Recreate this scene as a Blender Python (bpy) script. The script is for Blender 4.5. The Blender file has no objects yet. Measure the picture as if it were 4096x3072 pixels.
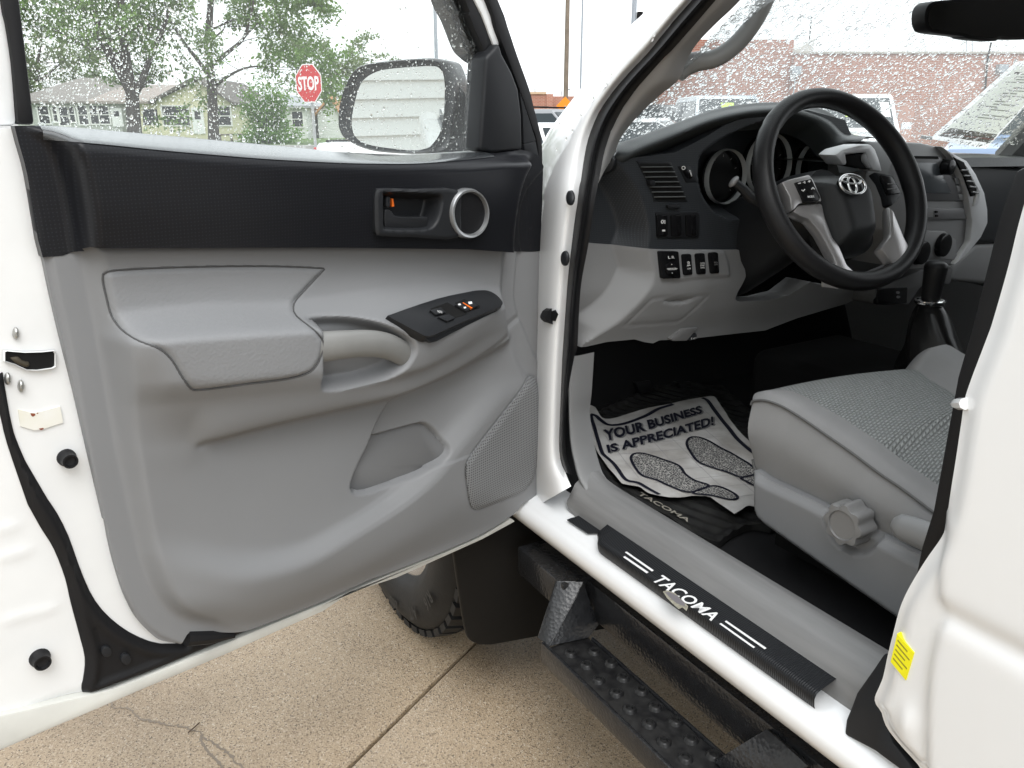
import bpy, bmesh, math, random
import numpy as np
from mathutils import Vector, Matrix
random.seed(7); RNG = np.random.default_rng(7)
SC = bpy.context.scene
COL = SC.collection
R = math.radians

# ------------------------------------------------------------------ camera, sky, sun, exposure
FPX, CXP, CYP = 3148.0, 2048.0, 1536.0
YAW, PIT, CH = R(31.2), R(18.5), 1.25
CAM = np.array([0.0, 0.0, CH])
FWD = np.array([math.sin(YAW)*math.cos(PIT), math.cos(YAW)*math.cos(PIT), -math.sin(PIT)])
RGT = np.array([math.cos(YAW), -math.sin(YAW), 0.0])
UPV = np.cross(RGT, FWD)
cd = bpy.data.cameras.new('camera'); co = bpy.data.objects.new('camera', cd); COL.objects.link(co)
cd.sensor_width = 36.0; cd.lens = 36.0*FPX/4096.0; cd.clip_start = 0.02; cd.clip_end = 3000
co.location = CAM; co.rotation_euler = (math.pi/2-PIT, 0, -YAW)
SC.camera = co

SUN_EL, SUN_AZ = R(58), R(200)
w = bpy.data.worlds.new('World'); SC.world = w; w.use_nodes = True
nt = w.node_tree; nt.nodes.clear()
sky = nt.nodes.new('ShaderNodeTexSky'); sky.sky_type = 'NISHITA'; sky.sun_disc = False
sky.sun_elevation = SUN_EL; sky.sun_rotation = SUN_AZ; sky.dust_density = 6.0; sky.air_density = 1.0; sky.ozone_density = 1.0
hs = nt.nodes.new('ShaderNodeHueSaturation'); hs.inputs['Saturation'].default_value = 0.15
bg = nt.nodes.new('ShaderNodeBackground'); bg.inputs['Strength'].default_value = 0.12
ow = nt.nodes.new('ShaderNodeOutputWorld')
ov = nt.nodes.new('ShaderNodeMix'); ov.data_type = 'RGBA'; ov.inputs['Factor'].default_value = 0.75   # rain cloud over the clear-sky model
ov.inputs['B'].default_value = (6.3, 6.6, 6.8, 1)
nt.links.new(sky.outputs[0], hs.inputs['Color']); nt.links.new(hs.outputs[0], ov.inputs['A']); nt.links.new(ov.outputs['Result'], bg.inputs[0]); nt.links.new(bg.outputs[0], ow.inputs[0])
sl = bpy.data.lights.new('sun', 'SUN'); sl.energy = 0.5; sl.angle = R(40); sl.color = (1.0, 0.985, 0.96)
so = bpy.data.objects.new('sun', sl); COL.objects.link(so); so.location = (0, 0, 30)
_d = Vector((math.sin(SUN_AZ)*math.cos(SUN_EL), math.cos(SUN_AZ)*math.cos(SUN_EL), math.sin(SUN_EL)))
so.rotation_euler = _d.to_track_quat('Z', 'Y').to_euler()
SC.view_settings.view_transform = 'Standard'; SC.view_settings.look = 'None'
SC.view_settings.gamma = 1.0; SC.view_settings.use_curve_mapping = False
SC.view_settings.exposure = 1.45
SC.render.engine = 'CYCLES'
SC.cycles.use_denoising = True
SC.cycles.max_bounces = 10; SC.cycles.transparent_max_bounces = 16
SC.cycles.transmission_bounces = 8; SC.cycles.caustics_reflective = False; SC.cycles.caustics_refractive = False
SC.cycles.sample_clamp_indirect = 6.0

# ------------------------------------------------------------------ measuring from the picture: rays met by real planes
ZT = dict(F=(0,0,1.0),A1=(0,0,.6329),A2=(1100,0,.6329),A3=(2500,0,.7215),A4=(2300,500,.8119),A5=(0,1000,.9946),A6=(1300,650,.5123),
          A7=(2200,1400,.8571),A8=(1400,2000,.9494),B1=(0,2000,.6461),B2=(3000,1900,.7066),B3=(2900,300,.5424),B4=(2200,600,.5125),
          B5=(2300,1550,.3918),B6=(0,1200,.4823),B7=(1800,0,.4823),B8=(1200,1100,.6028),C1=(0,400,.4973),C2=(3300,500,.6026),
          C3=(2900,1350,.5407),C4=(2400,300,.3617),C5=(3500,150,.3315),C6=(1900,1800,.4219))
def zp(k, *pts):
    x0, y0, s = ZT[k]; return [(x0+a*s, y0+b*s) for a, b in pts]
def ray(p): return FWD + RGT*(p[0]-CXP)/FPX - UPV*(p[1]-CYP)/FPX
def hit(p, o, n):
    d = ray(p); n = np.asarray(n, float); return CAM + d*(np.dot(np.asarray(o, float)-CAM, n)/np.dot(d, n))
def atx(p, v): return hit(p, (v,0,0), (1,0,0))
def aty(p, v): return hit(p, (0,v,0), (0,1,0))
def atz(p, v): return hit(p, (0,0,v), (0,0,1))
def far(p, d):   # a point at ground distance d along the ray
    r = ray(p); return CAM + r*(d/math.hypot(r[0], r[1]))
class Pl:
    def __init__(s, o, u, n):
        s.o = np.asarray(o, float); s.n = np.asarray(n, float); s.n /= np.linalg.norm(s.n)
        u = np.asarray(u, float); u = u - s.n*np.dot(u, s.n); s.u = u/np.linalg.norm(u); s.v = np.cross(s.n, s.u)
    def pt(s, p, w=0.0): return hit(p, s.o+s.n*w, s.n)
    def uv(s, p, w=0.0):
        X = s.pt(p, w)-s.o; return (float(X@s.u), float(X@s.v))
    def uvs(s, pts, w=0.0): return [s.uv(p, w) for p in pts]
    def at(s, U, V, W):
        U = np.asarray(U, float)[..., None]; V = np.asarray(V, float)[..., None]; W = np.asarray(W, float)[..., None]
        return s.o + U*s.u + V*s.v + W*s.n
def plane3(a, b, c, toward=None):
    a, b, c = map(np.asarray, (a, b, c)); n = np.cross(b-a, c-a)
    if np.dot(n, CAM-a) < 0: n = -n
    return Pl(a, b-a, n)

# ------------------------------------------------------------------ small maths
def ss(x, a=0.0, b=1.0):
    t = np.clip((np.asarray(x, float)-a)/(b-a), 0, 1); return t*t*(3-2*t)
def cr(pts, n=6, closed=False):
    P = [np.asarray(p, float) for p in pts]; out = []; m = len(P)
    for i in range(m if closed else m-1):
        p0 = P[(i-1) % m] if (closed or i > 0) else P[0]*2-P[1]
        p1 = P[i]; p2 = P[(i+1) % m]
        p3 = P[(i+2) % m] if (closed or i+2 < m) else P[-1]*2-P[-2]
        for j in range(n):
            t = j/n
            out.append(.5*((2*p1)+(p2-p0)*t+(2*p0-5*p1+4*p2-p3)*t*t+(3*p1-p0-3*p2+p3)*t**3))
    if not closed: out.append(P[-1])
    return out
def resample(pts, n):
    P = np.array(pts, float); d = np.r_[0, np.cumsum(np.linalg.norm(np.diff(P, axis=0), axis=1))]
    t = np.linspace(0, d[-1], n); return np.stack([np.interp(t, d, P[:, k]) for k in range(P.shape[1])], 1)
def seg_dist(poly, U, V, closed=True):
    P = np.array(poly, float); Q = np.roll(P, -1, 0)
    if not closed: P, Q = P[:-1], Q[:-1]
    best = np.full(np.shape(U), 1e9); bx = np.zeros(np.shape(U)); by = np.zeros(np.shape(U)); ins = np.zeros(np.shape(U), bool)
    for (ax, ay), (bx_, by_) in zip(P, Q):
        dx, dy = bx_-ax, by_-ay; L = dx*dx+dy*dy+1e-18
        t = np.clip(((U-ax)*dx+(V-ay)*dy)/L, 0, 1); cx, cy = ax+t*dx, ay+t*dy
        d = (U-cx)**2+(V-cy)**2; m = d < best
        best = np.where(m, d, best); bx = np.where(m, cx, bx); by = np.where(m, cy, by)
        if closed:
            c = ((ay > V) != (by_ > V)) & (U < dx*(V-ay)/(dy if dy else 1e-18)+ax); ins ^= c
    d = np.sqrt(best); return (np.where(ins, d, -d) if closed else d), bx, by
def sd(poly, U, V): return seg_dist(poly, U, V)[0]
def pd(line, U, V): return seg_dist(line, U, V, False)[0]
def rbf(pts, smooth=0.0):
    P = np.array([p[:2] for p in pts], float); W = np.array([p[2] for p in pts], float); n = len(P)
    def phi(r2): return r2*np.log(r2+1e-12)
    D = ((P[:, None]-P[None])**2).sum(2); A = np.zeros((n+3, n+3)); A[:n, :n] = phi(D)+smooth*np.eye(n)
    A[:n, n] = 1; A[:n, n+1:] = P; A[n, :n] = 1; A[n+1:, :n] = P.T
    c = np.linalg.lstsq(A, np.r_[W, 0, 0, 0], rcond=None)[0]
    def f(U, V):
        U = np.asarray(U, float); V = np.asarray(V, float); out = c[n]+c[n+1]*U+c[n+2]*V
        for i in range(n): out = out + c[i]*phi((U-P[i, 0])**2+(V-P[i, 1])**2)
        return out
    return f

def pchip_slopes(h, d):
    # h, d: (..., k-1) steps and secants -> slopes (..., k), monotone
    k = d.shape[-1]+1; m = np.zeros(d.shape[:-1]+(k,))
    w1 = 2*h[..., 1:]+h[..., :-1]; w2 = h[..., 1:]+2*h[..., :-1]
    with np.errstate(divide='ignore', invalid='ignore'):
        hm = (w1+w2)/(w1/d[..., :-1]+w2/d[..., 1:])
    m[..., 1:-1] = np.where(d[..., :-1]*d[..., 1:] > 0, np.nan_to_num(hm), 0); m[..., 0] = d[..., 0]; m[..., -1] = d[..., -1]; return m
def pchip1(x, y):
    x = np.asarray(x, float); y = np.asarray(y, float); h = np.diff(x); d = np.diff(y)/h; m = pchip_slopes(h, d)
    def f(t):
        t = np.clip(t, x[0], x[-1]); i = np.clip(np.searchsorted(x, t)-1, 0, len(h)-1); s_ = (t-x[i])/h[i]
        return (y[i]*(1+2*s_)*(1-s_)**2+h[i]*m[i]*s_*(1-s_)**2+y[i+1]*s_*s_*(3-2*s_)+h[i]*m[i+1]*s_*s_*(s_-1))
    return f
def curve_loft(curves):
    """height through feature curves listed from top to bottom; each is [(u, v, w)]"""
    fs = []
    for c in curves:
        c = sorted(c); fs.append((pchip1([p[0] for p in c], [p[1] for p in c]), pchip1([p[0] for p in c], [p[2] for p in c])))
    def f(U, V):
        U = np.asarray(U, float); V = np.asarray(V, float)
        Y = np.stack([-g[0](U) for g in fs], -1); W = np.stack([g[1](U) for g in fs], -1)
        for k in range(1, Y.shape[-1]): Y[..., k] = np.maximum(Y[..., k], Y[..., k-1]+.002)
        h = np.diff(Y, axis=-1); d = np.diff(W, axis=-1)/h; m = pchip_slopes(h, d); t = -V
        t = np.clip(t, Y[..., 0], Y[..., -1]); i = np.clip((t[..., None] > Y).sum(-1)-1, 0, h.shape[-1]-1)[..., None]
        g = lambda A, o=0: np.take_along_axis(A, i+o, -1)[..., 0]
        hh = g(h); s_ = (t-g(Y))/hh
        return g(W)*(1+2*s_)*(1-s_)**2+hh*g(m)*s_*(1-s_)**2+g(W, 1)*s_*s_*(3-2*s_)+hh*g(m, 1)*s_*s_*(s_-1)
    return f

# ------------------------------------------------------------------ materials
MATS = {}
def mat(name, col, rough=.5, metal=0.0, bump=0.0, bscale=300.0, mott=0.0, mscale=8.0, coat=0.0, spec=.5, col2=None, detail=3.0, kind='noise', emit=0.0):
    if name in MATS: return MATS[name]
    if spec == .5 and max(col) < .05: spec = .22
    m = bpy.data.materials.new(name); m.use_nodes = True; t = m.node_tree; b = t.nodes['Principled BSDF']
    c = tuple(col)+(1.0,); b.inputs['Base Color'].default_value = c; b.inputs['Roughness'].default_value = rough
    b.inputs['Metallic'].default_value = metal; b.inputs['Coat Weight'].default_value = coat; b.inputs['Coat Roughness'].default_value = .05
    b.inputs['Specular IOR Level'].default_value = spec
    tc = t.nodes.new('ShaderNodeTexCoord')
    if mott > 0:
        n = t.nodes.new('ShaderNodeTexNoise'); n.inputs['Scale'].default_value = mscale; n.inputs['Detail'].default_value = 6
        r = t.nodes.new('ShaderNodeValToRGB'); r.color_ramp.elements[0].position = .3; r.color_ramp.elements[1].position = .7
        c2 = tuple(col2) if col2 else tuple(x*(1-mott) for x in col)
        r.color_ramp.elements[0].color = c2+(1.0,); r.color_ramp.elements[1].color = c
        t.links.new(tc.outputs['Object'], n.inputs['Vector']); t.links.new(n.outputs['Fac'], r.inputs[0]); t.links.new(r.outputs[0], b.inputs['Base Color'])
    if bump > 0:
        if kind == 'voronoi':
            n = t.nodes.new('ShaderNodeTexVoronoi'); out = n.outputs['Distance']
        else:
            n = t.nodes.new('ShaderNodeTexNoise'); n.inputs['Detail'].default_value = detail; out = n.outputs['Fac']
        n.inputs['Scale'].default_value = bscale
        bp = t.nodes.new('ShaderNodeBump'); bp.inputs['Strength'].default_value = bump; bp.inputs['Distance'].default_value = .001
        t.links.new(tc.outputs['Object'], n.inputs['Vector']); t.links.new(out, bp.inputs['Height']); t.links.new(bp.outputs[0], b.inputs['Normal'])
    MATS[name] = m; return m
def nodes_of(m): return m.node_tree, m.node_tree.nodes['Principled BSDF']

# ------------------------------------------------------------------ objects
def tag(o, label=None, cat=None, group=None, kind=None):
    if label: o['label'] = label
    if cat: o['category'] = cat
    if group: o['group'] = group
    if kind: o['kind'] = kind
    return o
def root(name, loc, label, cat, group=None, rz=0.0):
    o = bpy.data.objects.new(name, None); COL.objects.link(o); o.location = loc; o.rotation_euler = (0, 0, rz); o.empty_display_size = .1
    return tag(o, label, cat, group)
def link(name, me, m, parent=None, local=False):
    o = bpy.data.objects.new(name, me); COL.objects.link(o)
    if m is not None:
        me.materials.clear()
        for x in (m if isinstance(m, (list, tuple)) else [m]): me.materials.append(x)
    if parent is not None:
        o.parent = parent
        if not local and parent.type == 'EMPTY': o.matrix_parent_inverse = Matrix.Translation(-Vector(parent.location))
    return o
def mesh(name, V, Fc, smooth=True, ang=35):
    me = bpy.data.meshes.new(name); me.from_pydata([tuple(map(float, v)) for v in V], [], [tuple(map(int, f)) for f in Fc]); me.update()
    if smooth:
        me.polygons.foreach_set('use_smooth', [True]*len(me.polygons))
        if ang: me.set_sharp_from_angle(angle=R(ang))
    return me
def ob(name, V, Fc, m, parent=None, smooth=True, ang=35, local=False): return link(name, mesh(name, V, Fc, smooth, ang), m, parent, local)
class MB:
    """collects shapes into one mesh"""
    def __init__(s): s.V = []; s.F = []
    def add(s, V, Fc):
        k = len(s.V); s.V += [np.asarray(v, float) for v in V]; s.F += [tuple(i+k for i in f) for f in Fc]; return s
    def box(s, lo, hi, rz=0.0, c=(0,0,0)):
        V = []
        for x in (lo[0], hi[0]):
            for y in (lo[1], hi[1]):
                for zz in (lo[2], hi[2]):
                    V.append((c[0]+x*math.cos(rz)-y*math.sin(rz), c[1]+x*math.sin(rz)+y*math.cos(rz), c[2]+zz))
        return s.add(V, [(0,1,3,2),(4,6,7,5),(0,4,5,1),(2,3,7,6),(0,2,6,4),(1,5,7,3)])
    def tube(s, path, rad, n=8, cap=True, flat=None):
        P = [np.asarray(p, float) for p in path]; m = len(P); rr = rad if hasattr(rad, '__len__') else [rad]*m
        V = []; Fc = []; ref = None
        for i in range(m):
            tng = P[min(i+1, m-1)]-P[max(i-1, 0)]; tng = tng/(np.linalg.norm(tng)+1e-12)
            if ref is None:
                ref = np.array([0, 0, 1.0]) if abs(tng[2]) < .9 else np.array([1.0, 0, 0])
                if flat is not None: ref = np.asarray(flat[2], float)
            a = np.cross(tng, ref); a /= np.linalg.norm(a)+1e-12; b = np.cross(a, tng); ref = b
            for j in range(n):
                th = 2*math.pi*j/n; fx, fy = (flat[0], flat[1]) if flat is not None else (1, 1)
                V.append(P[i]+rr[i]*(math.cos(th)*a*fx+math.sin(th)*b*fy))
        for i in range(m-1):
            for j in range(n):
                k = (j+1) % n; Fc.append((i*n+j, i*n+k, (i+1)*n+k, (i+1)*n+j))
        if cap: Fc.append(tuple(range(n))[::-1]); Fc.append(tuple((m-1)*n+j for j in range(n)))
        return s.add(V, Fc)
    def loft(s, rings, closed=True, caps=True):
        V = []; Fc = []; n = len(rings[0])
        for r_ in rings: V += list(r_)
        for i in range(len(rings)-1):
            for j in range(n if closed else n-1):
                k = (j+1) % n; Fc.append((i*n+j, i*n+k, (i+1)*n+k, (i+1)*n+j))
        if caps and closed: Fc.append(tuple(range(n))[::-1]); Fc.append(tuple((len(rings)-1)*n+j for j in range(n)))
        return s.add(V, Fc)
    def prism(s, front, back):
        n = len(front); V = list(front)+list(back)
        Fc = [tuple(range(n)), tuple(range(2*n-1, n-1, -1))]+[(i, n+i, n+(i+1) % n, (i+1) % n) for i in range(n)]
        return s.add(V, Fc)
    def sheet(s, rows):
        n = len(rows[0]); V = [p for r_ in rows for p in r_]
        return s.add(V, [(i*n+j, i*n+j+1, (i+1)*n+j+1, (i+1)*n+j) for i in range(len(rows)-1) for j in range(n-1)])
    def build(s, name, m, parent=None, smooth=True, ang=35, bevel=0.0, seg=2, local=False):
        me = mesh(name, s.V, s.F, False)
        bm = bmesh.new(); bm.from_mesh(me); bmesh.ops.recalc_face_normals(bm, faces=bm.faces)
        if bevel > 0:
            es = [e for e in bm.edges if len(e.link_faces) == 2 and e.calc_face_angle(0) > R(30)]
            bmesh.ops.bevel(bm, geom=es, offset=bevel, segments=seg, profile=.5, affect='EDGES', clamp_overlap=True)
        bm.to_mesh(me); bm.free()
        if smooth:
            me.polygons.foreach_set('use_smooth', [True]*len(me.polygons)); me.set_sharp_from_angle(angle=R(ang))
        return link(name, me, m, parent, local)

def slab(name, pl, outline_uv, w0, w1, m, parent, bevel=.0, seg=2, local=False):
    """flat piece with thickness on a plane: w1 is the face towards us"""
    a = np.array(outline_uv, float)
    fr = pl.at(a[:, 0], a[:, 1], np.full(len(a), w1)); bk = pl.at(a[:, 0], a[:, 1], np.full(len(a), w0))
    o = MB().prism(fr, bk).build(name, m, parent, bevel=bevel, seg=seg, local=local); me = o.data
    uvl = me.uv_layers.new(name='UVMap'); co_ = np.zeros(len(me.vertices)*3); me.vertices.foreach_get('co', co_); co_ = co_.reshape(-1, 3)-pl.o
    vi = np.zeros(len(me.loops), int); me.loops.foreach_get('vertex_index', vi); uvl.data.foreach_set('uv', np.stack([co_[vi]@pl.u, co_[vi]@pl.v], -1).astype(np.float32).ravel()); return o
def relief(name, pl, outline, h, step, m, parent, skirt=None, holes=()):
    """surface with height h(U,V) over a plane, cut cleanly to an outline"""
    a = np.array(outline, float); lo = a.min(0)-step; hi = a.max(0)+step
    us = np.arange(lo[0], hi[0]+step, step); vs = np.arange(lo[1], hi[1]+step, step); U, V = np.meshgrid(us, vs, indexing='ij')
    D, bx, by = seg_dist(outline, U, V)
    for hl in holes:
        d2, hx, hy = seg_dist(hl, U, V); m2 = (-d2) < D; D = np.where(m2, -d2, D); bx = np.where(m2, hx, bx); by = np.where(m2, hy, by)
    U = np.where(D < 0, bx, U); V = np.where(D < 0, by, V); ins = D > 0
    nu, nv = U.shape; idx = np.arange(nu*nv).reshape(nu, nv)
    q = np.stack([idx[:-1, :-1], idx[1:, :-1], idx[1:, 1:], idx[:-1, 1:]], -1).reshape(-1, 4)
    Dn = D.reshape(-1); keep = ins.reshape(-1)[q].any(1) & (Dn[q].min(1) > -1.5*step); q = q[keep]
    used = np.unique(q); rm = -np.ones(nu*nv, int); rm[used] = np.arange(len(used)); q = rm[q]
    Uu = U.reshape(-1)[used]; Vv = V.reshape(-1)[used]; W = np.asarray(h(Uu, Vv), float)*np.ones_like(Uu)
    X = pl.at(Uu, Vv, W); Fc = q.tolist()
    if skirt is not None:
        from collections import Counter
        cnt = Counter(); dirn = {}
        for f in Fc:
            for i in range(4):
                e = (f[i], f[(i+1) % 4]); k = (min(e), max(e)); cnt[k] += 1; dirn[k] = e
        bd = [dirn[k] for k, c in cnt.items() if c == 1]; bv = sorted({i for e in bd for i in e}); mp = {v: len(X)+i for i, v in enumerate(bv)}
        Bk = pl.at(Uu[bv], Vv[bv], np.minimum(np.full(len(bv), skirt), W[bv]-.001)); X = np.vstack([X, Bk])
        Fc += [(b_, a_, mp[a_], mp[b_]) for a_, b_ in bd]
    o = ob(name, X, Fc, m, parent, True, 50); uvl = o.data.uv_layers.new(name='UVMap'); n0 = len(Uu)
    vi = np.zeros(len(o.data.loops), int); o.data.loops.foreach_get('vertex_index', vi); vi = np.where(vi < n0, vi, 0)
    uvl.data.foreach_set('uv', np.stack([Uu[vi], Vv[vi]], -1).astype(np.float32).ravel()); return o
def ellipse(c, rx, ry, n=40, rot=0.0, a0=0, a1=360):
    T = np.linspace(R(a0), R(a1), n, endpoint=(a1-a0) < 360); x = rx*np.cos(T); y = ry*np.sin(T)
    return [(c[0]+a*math.cos(rot)-b*math.sin(rot), c[1]+a*math.sin(rot)+b*math.cos(rot)) for a, b in zip(x, y)]
def rrect(x0, y0, x1, y1, r, n=4):
    out = []
    for cx, cy, a in ((x1-r, y1-r, 0), (x0+r, y1-r, 90), (x0+r, y0+r, 180), (x1-r, y0+r, 270)):
        out += [(cx+r*math.cos(R(a+90*i/n)), cy+r*math.sin(R(a+90*i/n))) for i in range(n+1)]
    return out
def ringmesh(pl, outer, inner, prof):
    """annulus between two uv loops; prof = [(t, w)] from outer to inner"""
    O = np.array(outer); I = np.array(inner); rings = []
    for t, wv in prof:
        q = O*(1-t)+I*t; rings.append(pl.at(q[:, 0], q[:, 1], np.full(len(q), wv)))
    return MB().loft(rings, True, False)
_TX = {}
def text_poly(s, bold=False, shear=0.0, spacing=1.0):
    k = (s, shear, spacing, bold)
    if k not in _TX:
        c = bpy.data.curves.new('lettering', 'FONT'); c.body = s; c.shear = shear; c.space_character = spacing; c.resolution_u = 3
        c.offset = (bold if isinstance(bold, float) else .02) if bold else 0.0; c.fill_mode = 'FRONT'
        o = bpy.data.objects.new('lettering', c); COL.objects.link(o)
        dg = bpy.context.evaluated_depsgraph_get(); me = bpy.data.meshes.new_from_object(o.evaluated_get(dg))
        V = np.array([v.co[:2] for v in me.vertices]); Fc = [tuple(p.vertices) for p in me.polygons]
        bpy.data.objects.remove(o); bpy.data.curves.remove(c); bpy.data.meshes.remove(me)
        lo = V.min(0); hi = V.max(0); _TX[k] = ((V-lo)/(hi-lo), Fc)
    return _TX[k]
def text_quad(name, s, quad, m, parent, off=.0006, bold=False, shear=0.0, spacing=1.0, lift=None, mirror=False, local=False):
    """lettering laid on the 3D quad (bottom-left, bottom-right, top-right, top-left)"""
    V, Fc = text_poly(s, bold, shear, spacing); q = [np.asarray(x, float) for x in quad]
    x = V[:, :1]; y = V[:, 1:]
    if mirror: x = 1-x
    X = q[0]*(1-x)*(1-y)+q[1]*x*(1-y)+q[2]*x*y+q[3]*(1-x)*y
    n = np.cross(q[1]-q[0], q[3]-q[0]); n /= np.linalg.norm(n)
    if np.dot(n, CAM-q[0]) < 0: n = -n
    if lift is not None: X = lift(X)
    X = X+n*off
    return ob(name, X, Fc, m, parent, False, local=local)
# ------------------------------------------------------------------ truck materials
def dotted(name, col, rough, scale=300.0, strength=.4):
    m = mat(name, col, rough, spec=(.20 if max(col) < .05 else .4)); t, b = nodes_of(m)
    tc = t.nodes.new('ShaderNodeTexCoord'); vo = t.nodes.new('ShaderNodeTexVoronoi'); vo.inputs['Scale'].default_value = scale; vo.inputs['Randomness'].default_value = 0.0; vo.voronoi_dimensions = '2D'
    rp = t.nodes.new('ShaderNodeValToRGB'); rp.color_ramp.elements[0].position = .18; rp.color_ramp.elements[1].position = .32
    bp = t.nodes.new('ShaderNodeBump'); bp.inputs['Strength'].default_value = strength; bp.inputs['Distance'].default_value = .0008
    t.links.new(tc.outputs['UV'], vo.inputs['Vector'])
    if strength < .3:
        cr_ = t.nodes.new('ShaderNodeValToRGB'); cr_.color_ramp.elements[0].position = .10; cr_.color_ramp.elements[1].position = .24; cr_.color_ramp.elements[0].color = tuple(min(1, x*2.0) for x in col)+(1,); cr_.color_ramp.elements[1].color = tuple(col)+(1,)
        t.links.new(vo.outputs['Distance'], cr_.inputs[0]); t.links.new(cr_.outputs[0], b.inputs['Base Color']); t.links.new(vo.outputs['Distance'], rp.inputs[0]); t.links.new(rp.outputs[0], bp.inputs['Height']); t.links.new(bp.outputs[0], b.inputs['Normal'])
    return m
PAINT = mat('white_paint', (.78,.79,.80), .22, coat=.7)
PAINT_IN = mat('white_paint_jamb', (.76,.77,.77), .3, coat=.4, mott=.06, mscale=14)
GREY = mat('grey_plastic', (.20,.204,.21), .52, bump=.10, bscale=900, mott=.05, mscale=5, spec=.35)
GREY2 = mat('grey_plastic_dash', (.22,.222,.224), .55, bump=.10, bscale=900, spec=.3)
LEATH = mat('grey_vinyl_pad', (.20,.204,.21), .55, bump=.5, bscale=260, spec=.35, detail=1.5)
HANDG = mat('worn_grey_handle', (.20,.20,.193), .42, mott=.08, mscale=30)
DARK = dotted('charcoal_dimpled_plastic', (.009,.0095,.0115), .30, 230, .05)
DARKD = dotted('charcoal_dimpled_dash', (.030,.033,.037), .40, 260, .12)
DARKP = mat('charcoal_plastic', (.016,.017,.019), .40, bump=.06, bscale=900)
BLACK = mat('black_rubber', (.010,.010,.011), .48, bump=.05, bscale=200)
BLACKM = mat('black_matt', (.006,.006,.006), .8)
CARPET = mat('black_carpet', (.012,.012,.013), .95, bump=.6, bscale=600)
SILVER = mat('silver_trim', (.62,.63,.64), .28, metal=.85)
CHROME = mat('chrome', (.8,.8,.8), .08, metal=1.0)
STEEL = mat('zinc_screw', (.45,.45,.43), .35, metal=.9)
WHITEINK = mat('white_ink', (.75,.75,.75), .6)
ORANGE = mat('orange_flag', (.85,.16,.01), .5)
SCUFFP = mat('sill_plastic', (.215,.215,.215), .40, bump=.2, bscale=12, mott=.22, mscale=5)
TRKLOC = (1.55, .6, 0)
TR = root('pickup_truck', TRKLOC, 'white pickup truck with its driver door standing open, seen from beside the sill', 'pickup truck')

# ------------------------------------------------------------------ door
_h = atz((2092,2055), .5); _r = atz((0,2990), .5); _u = (_h-_r); _u[2] = 0
DP = Pl((_h[0], _h[1], 0), _u, (_u[1], -_u[0], 0))
if np.dot(DP.n, CAM-DP.o) < 0: DP = Pl(DP.o, _u, -DP.n)
def dq(k, pts, w=0.0): return DP.uvs(zp(k, *pts), w)
def dw(k, *t): # (x,y,w cm) -> (u,v,w)
    out = []
    for x, y, c in t:
        p = zp(k, (x, y))[0]; u, v = DP.uv(p, c*.01); out.append((u, v, c*.01))
    return out
belt = cr(dq('C1', [(-60,195),(280,200),(500,212),(1000,255),(1500,300),(2212,365)], .006)+dq('A2', [(400,960),(800,978),(1000,977),(1270,962)], .006), 4)
# white shell
zb = .497
shell_out = [(-1.08,zb),(-.6,zb),(-.2,zb),(.0,zb+.002),(.022,.54),(.03,.62),(.03,.9),(.03,1.19),(-.02,1.20)]+[(u, v-.004) for u, v in belt[::-1]]+[(-.86,1.25),(-1.0,1.25),(-1.02,1.2),(-1.06,.9)]
crv = cr(dq('B1', [(-700,1500),(0,1375),(180,1330),(420,1240),(560,1215),(900,1110),(1300,940),(2167,560)]), 4)
slots = [dq('B1', q) for q in ([(0,190),(90,172)], [(20,365),(160,328)], [(60,750),(330,680)])]
def h_shell(U, V):
    h = -.004-.05*ss(-U, .92, 1.10)
    h = h-.006*ss(.012-pd(crv, U, V), 0, .012)
    for s_ in slots: h = h+.0015*ss(.012-pd(s_, U, V), 0, .012)
    h = h-.010*ss(zb+.008-V, 0, .008)
    return h
DOOR = relief('door', DP, shell_out, h_shell, .006, PAINT_IN, TR, skirt=-.10, holes=[[(-.66,.60),(-.04,.60),(-.02,.75),(-.02,1.12),(-.66,1.16)]])
tag(DOOR, 'open driver door with white shell and grey and charcoal trim')
slab('outer_panel', DP, [(-1.09,zb-.012),(.05,zb-.012),(.06,.7),(.06,1.17),(-.05,1.185),(-.75,1.23),(-1.04,1.24),(-1.075,.95)], -.16, -.10, PAINT, DOOR, .02, 3)

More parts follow.
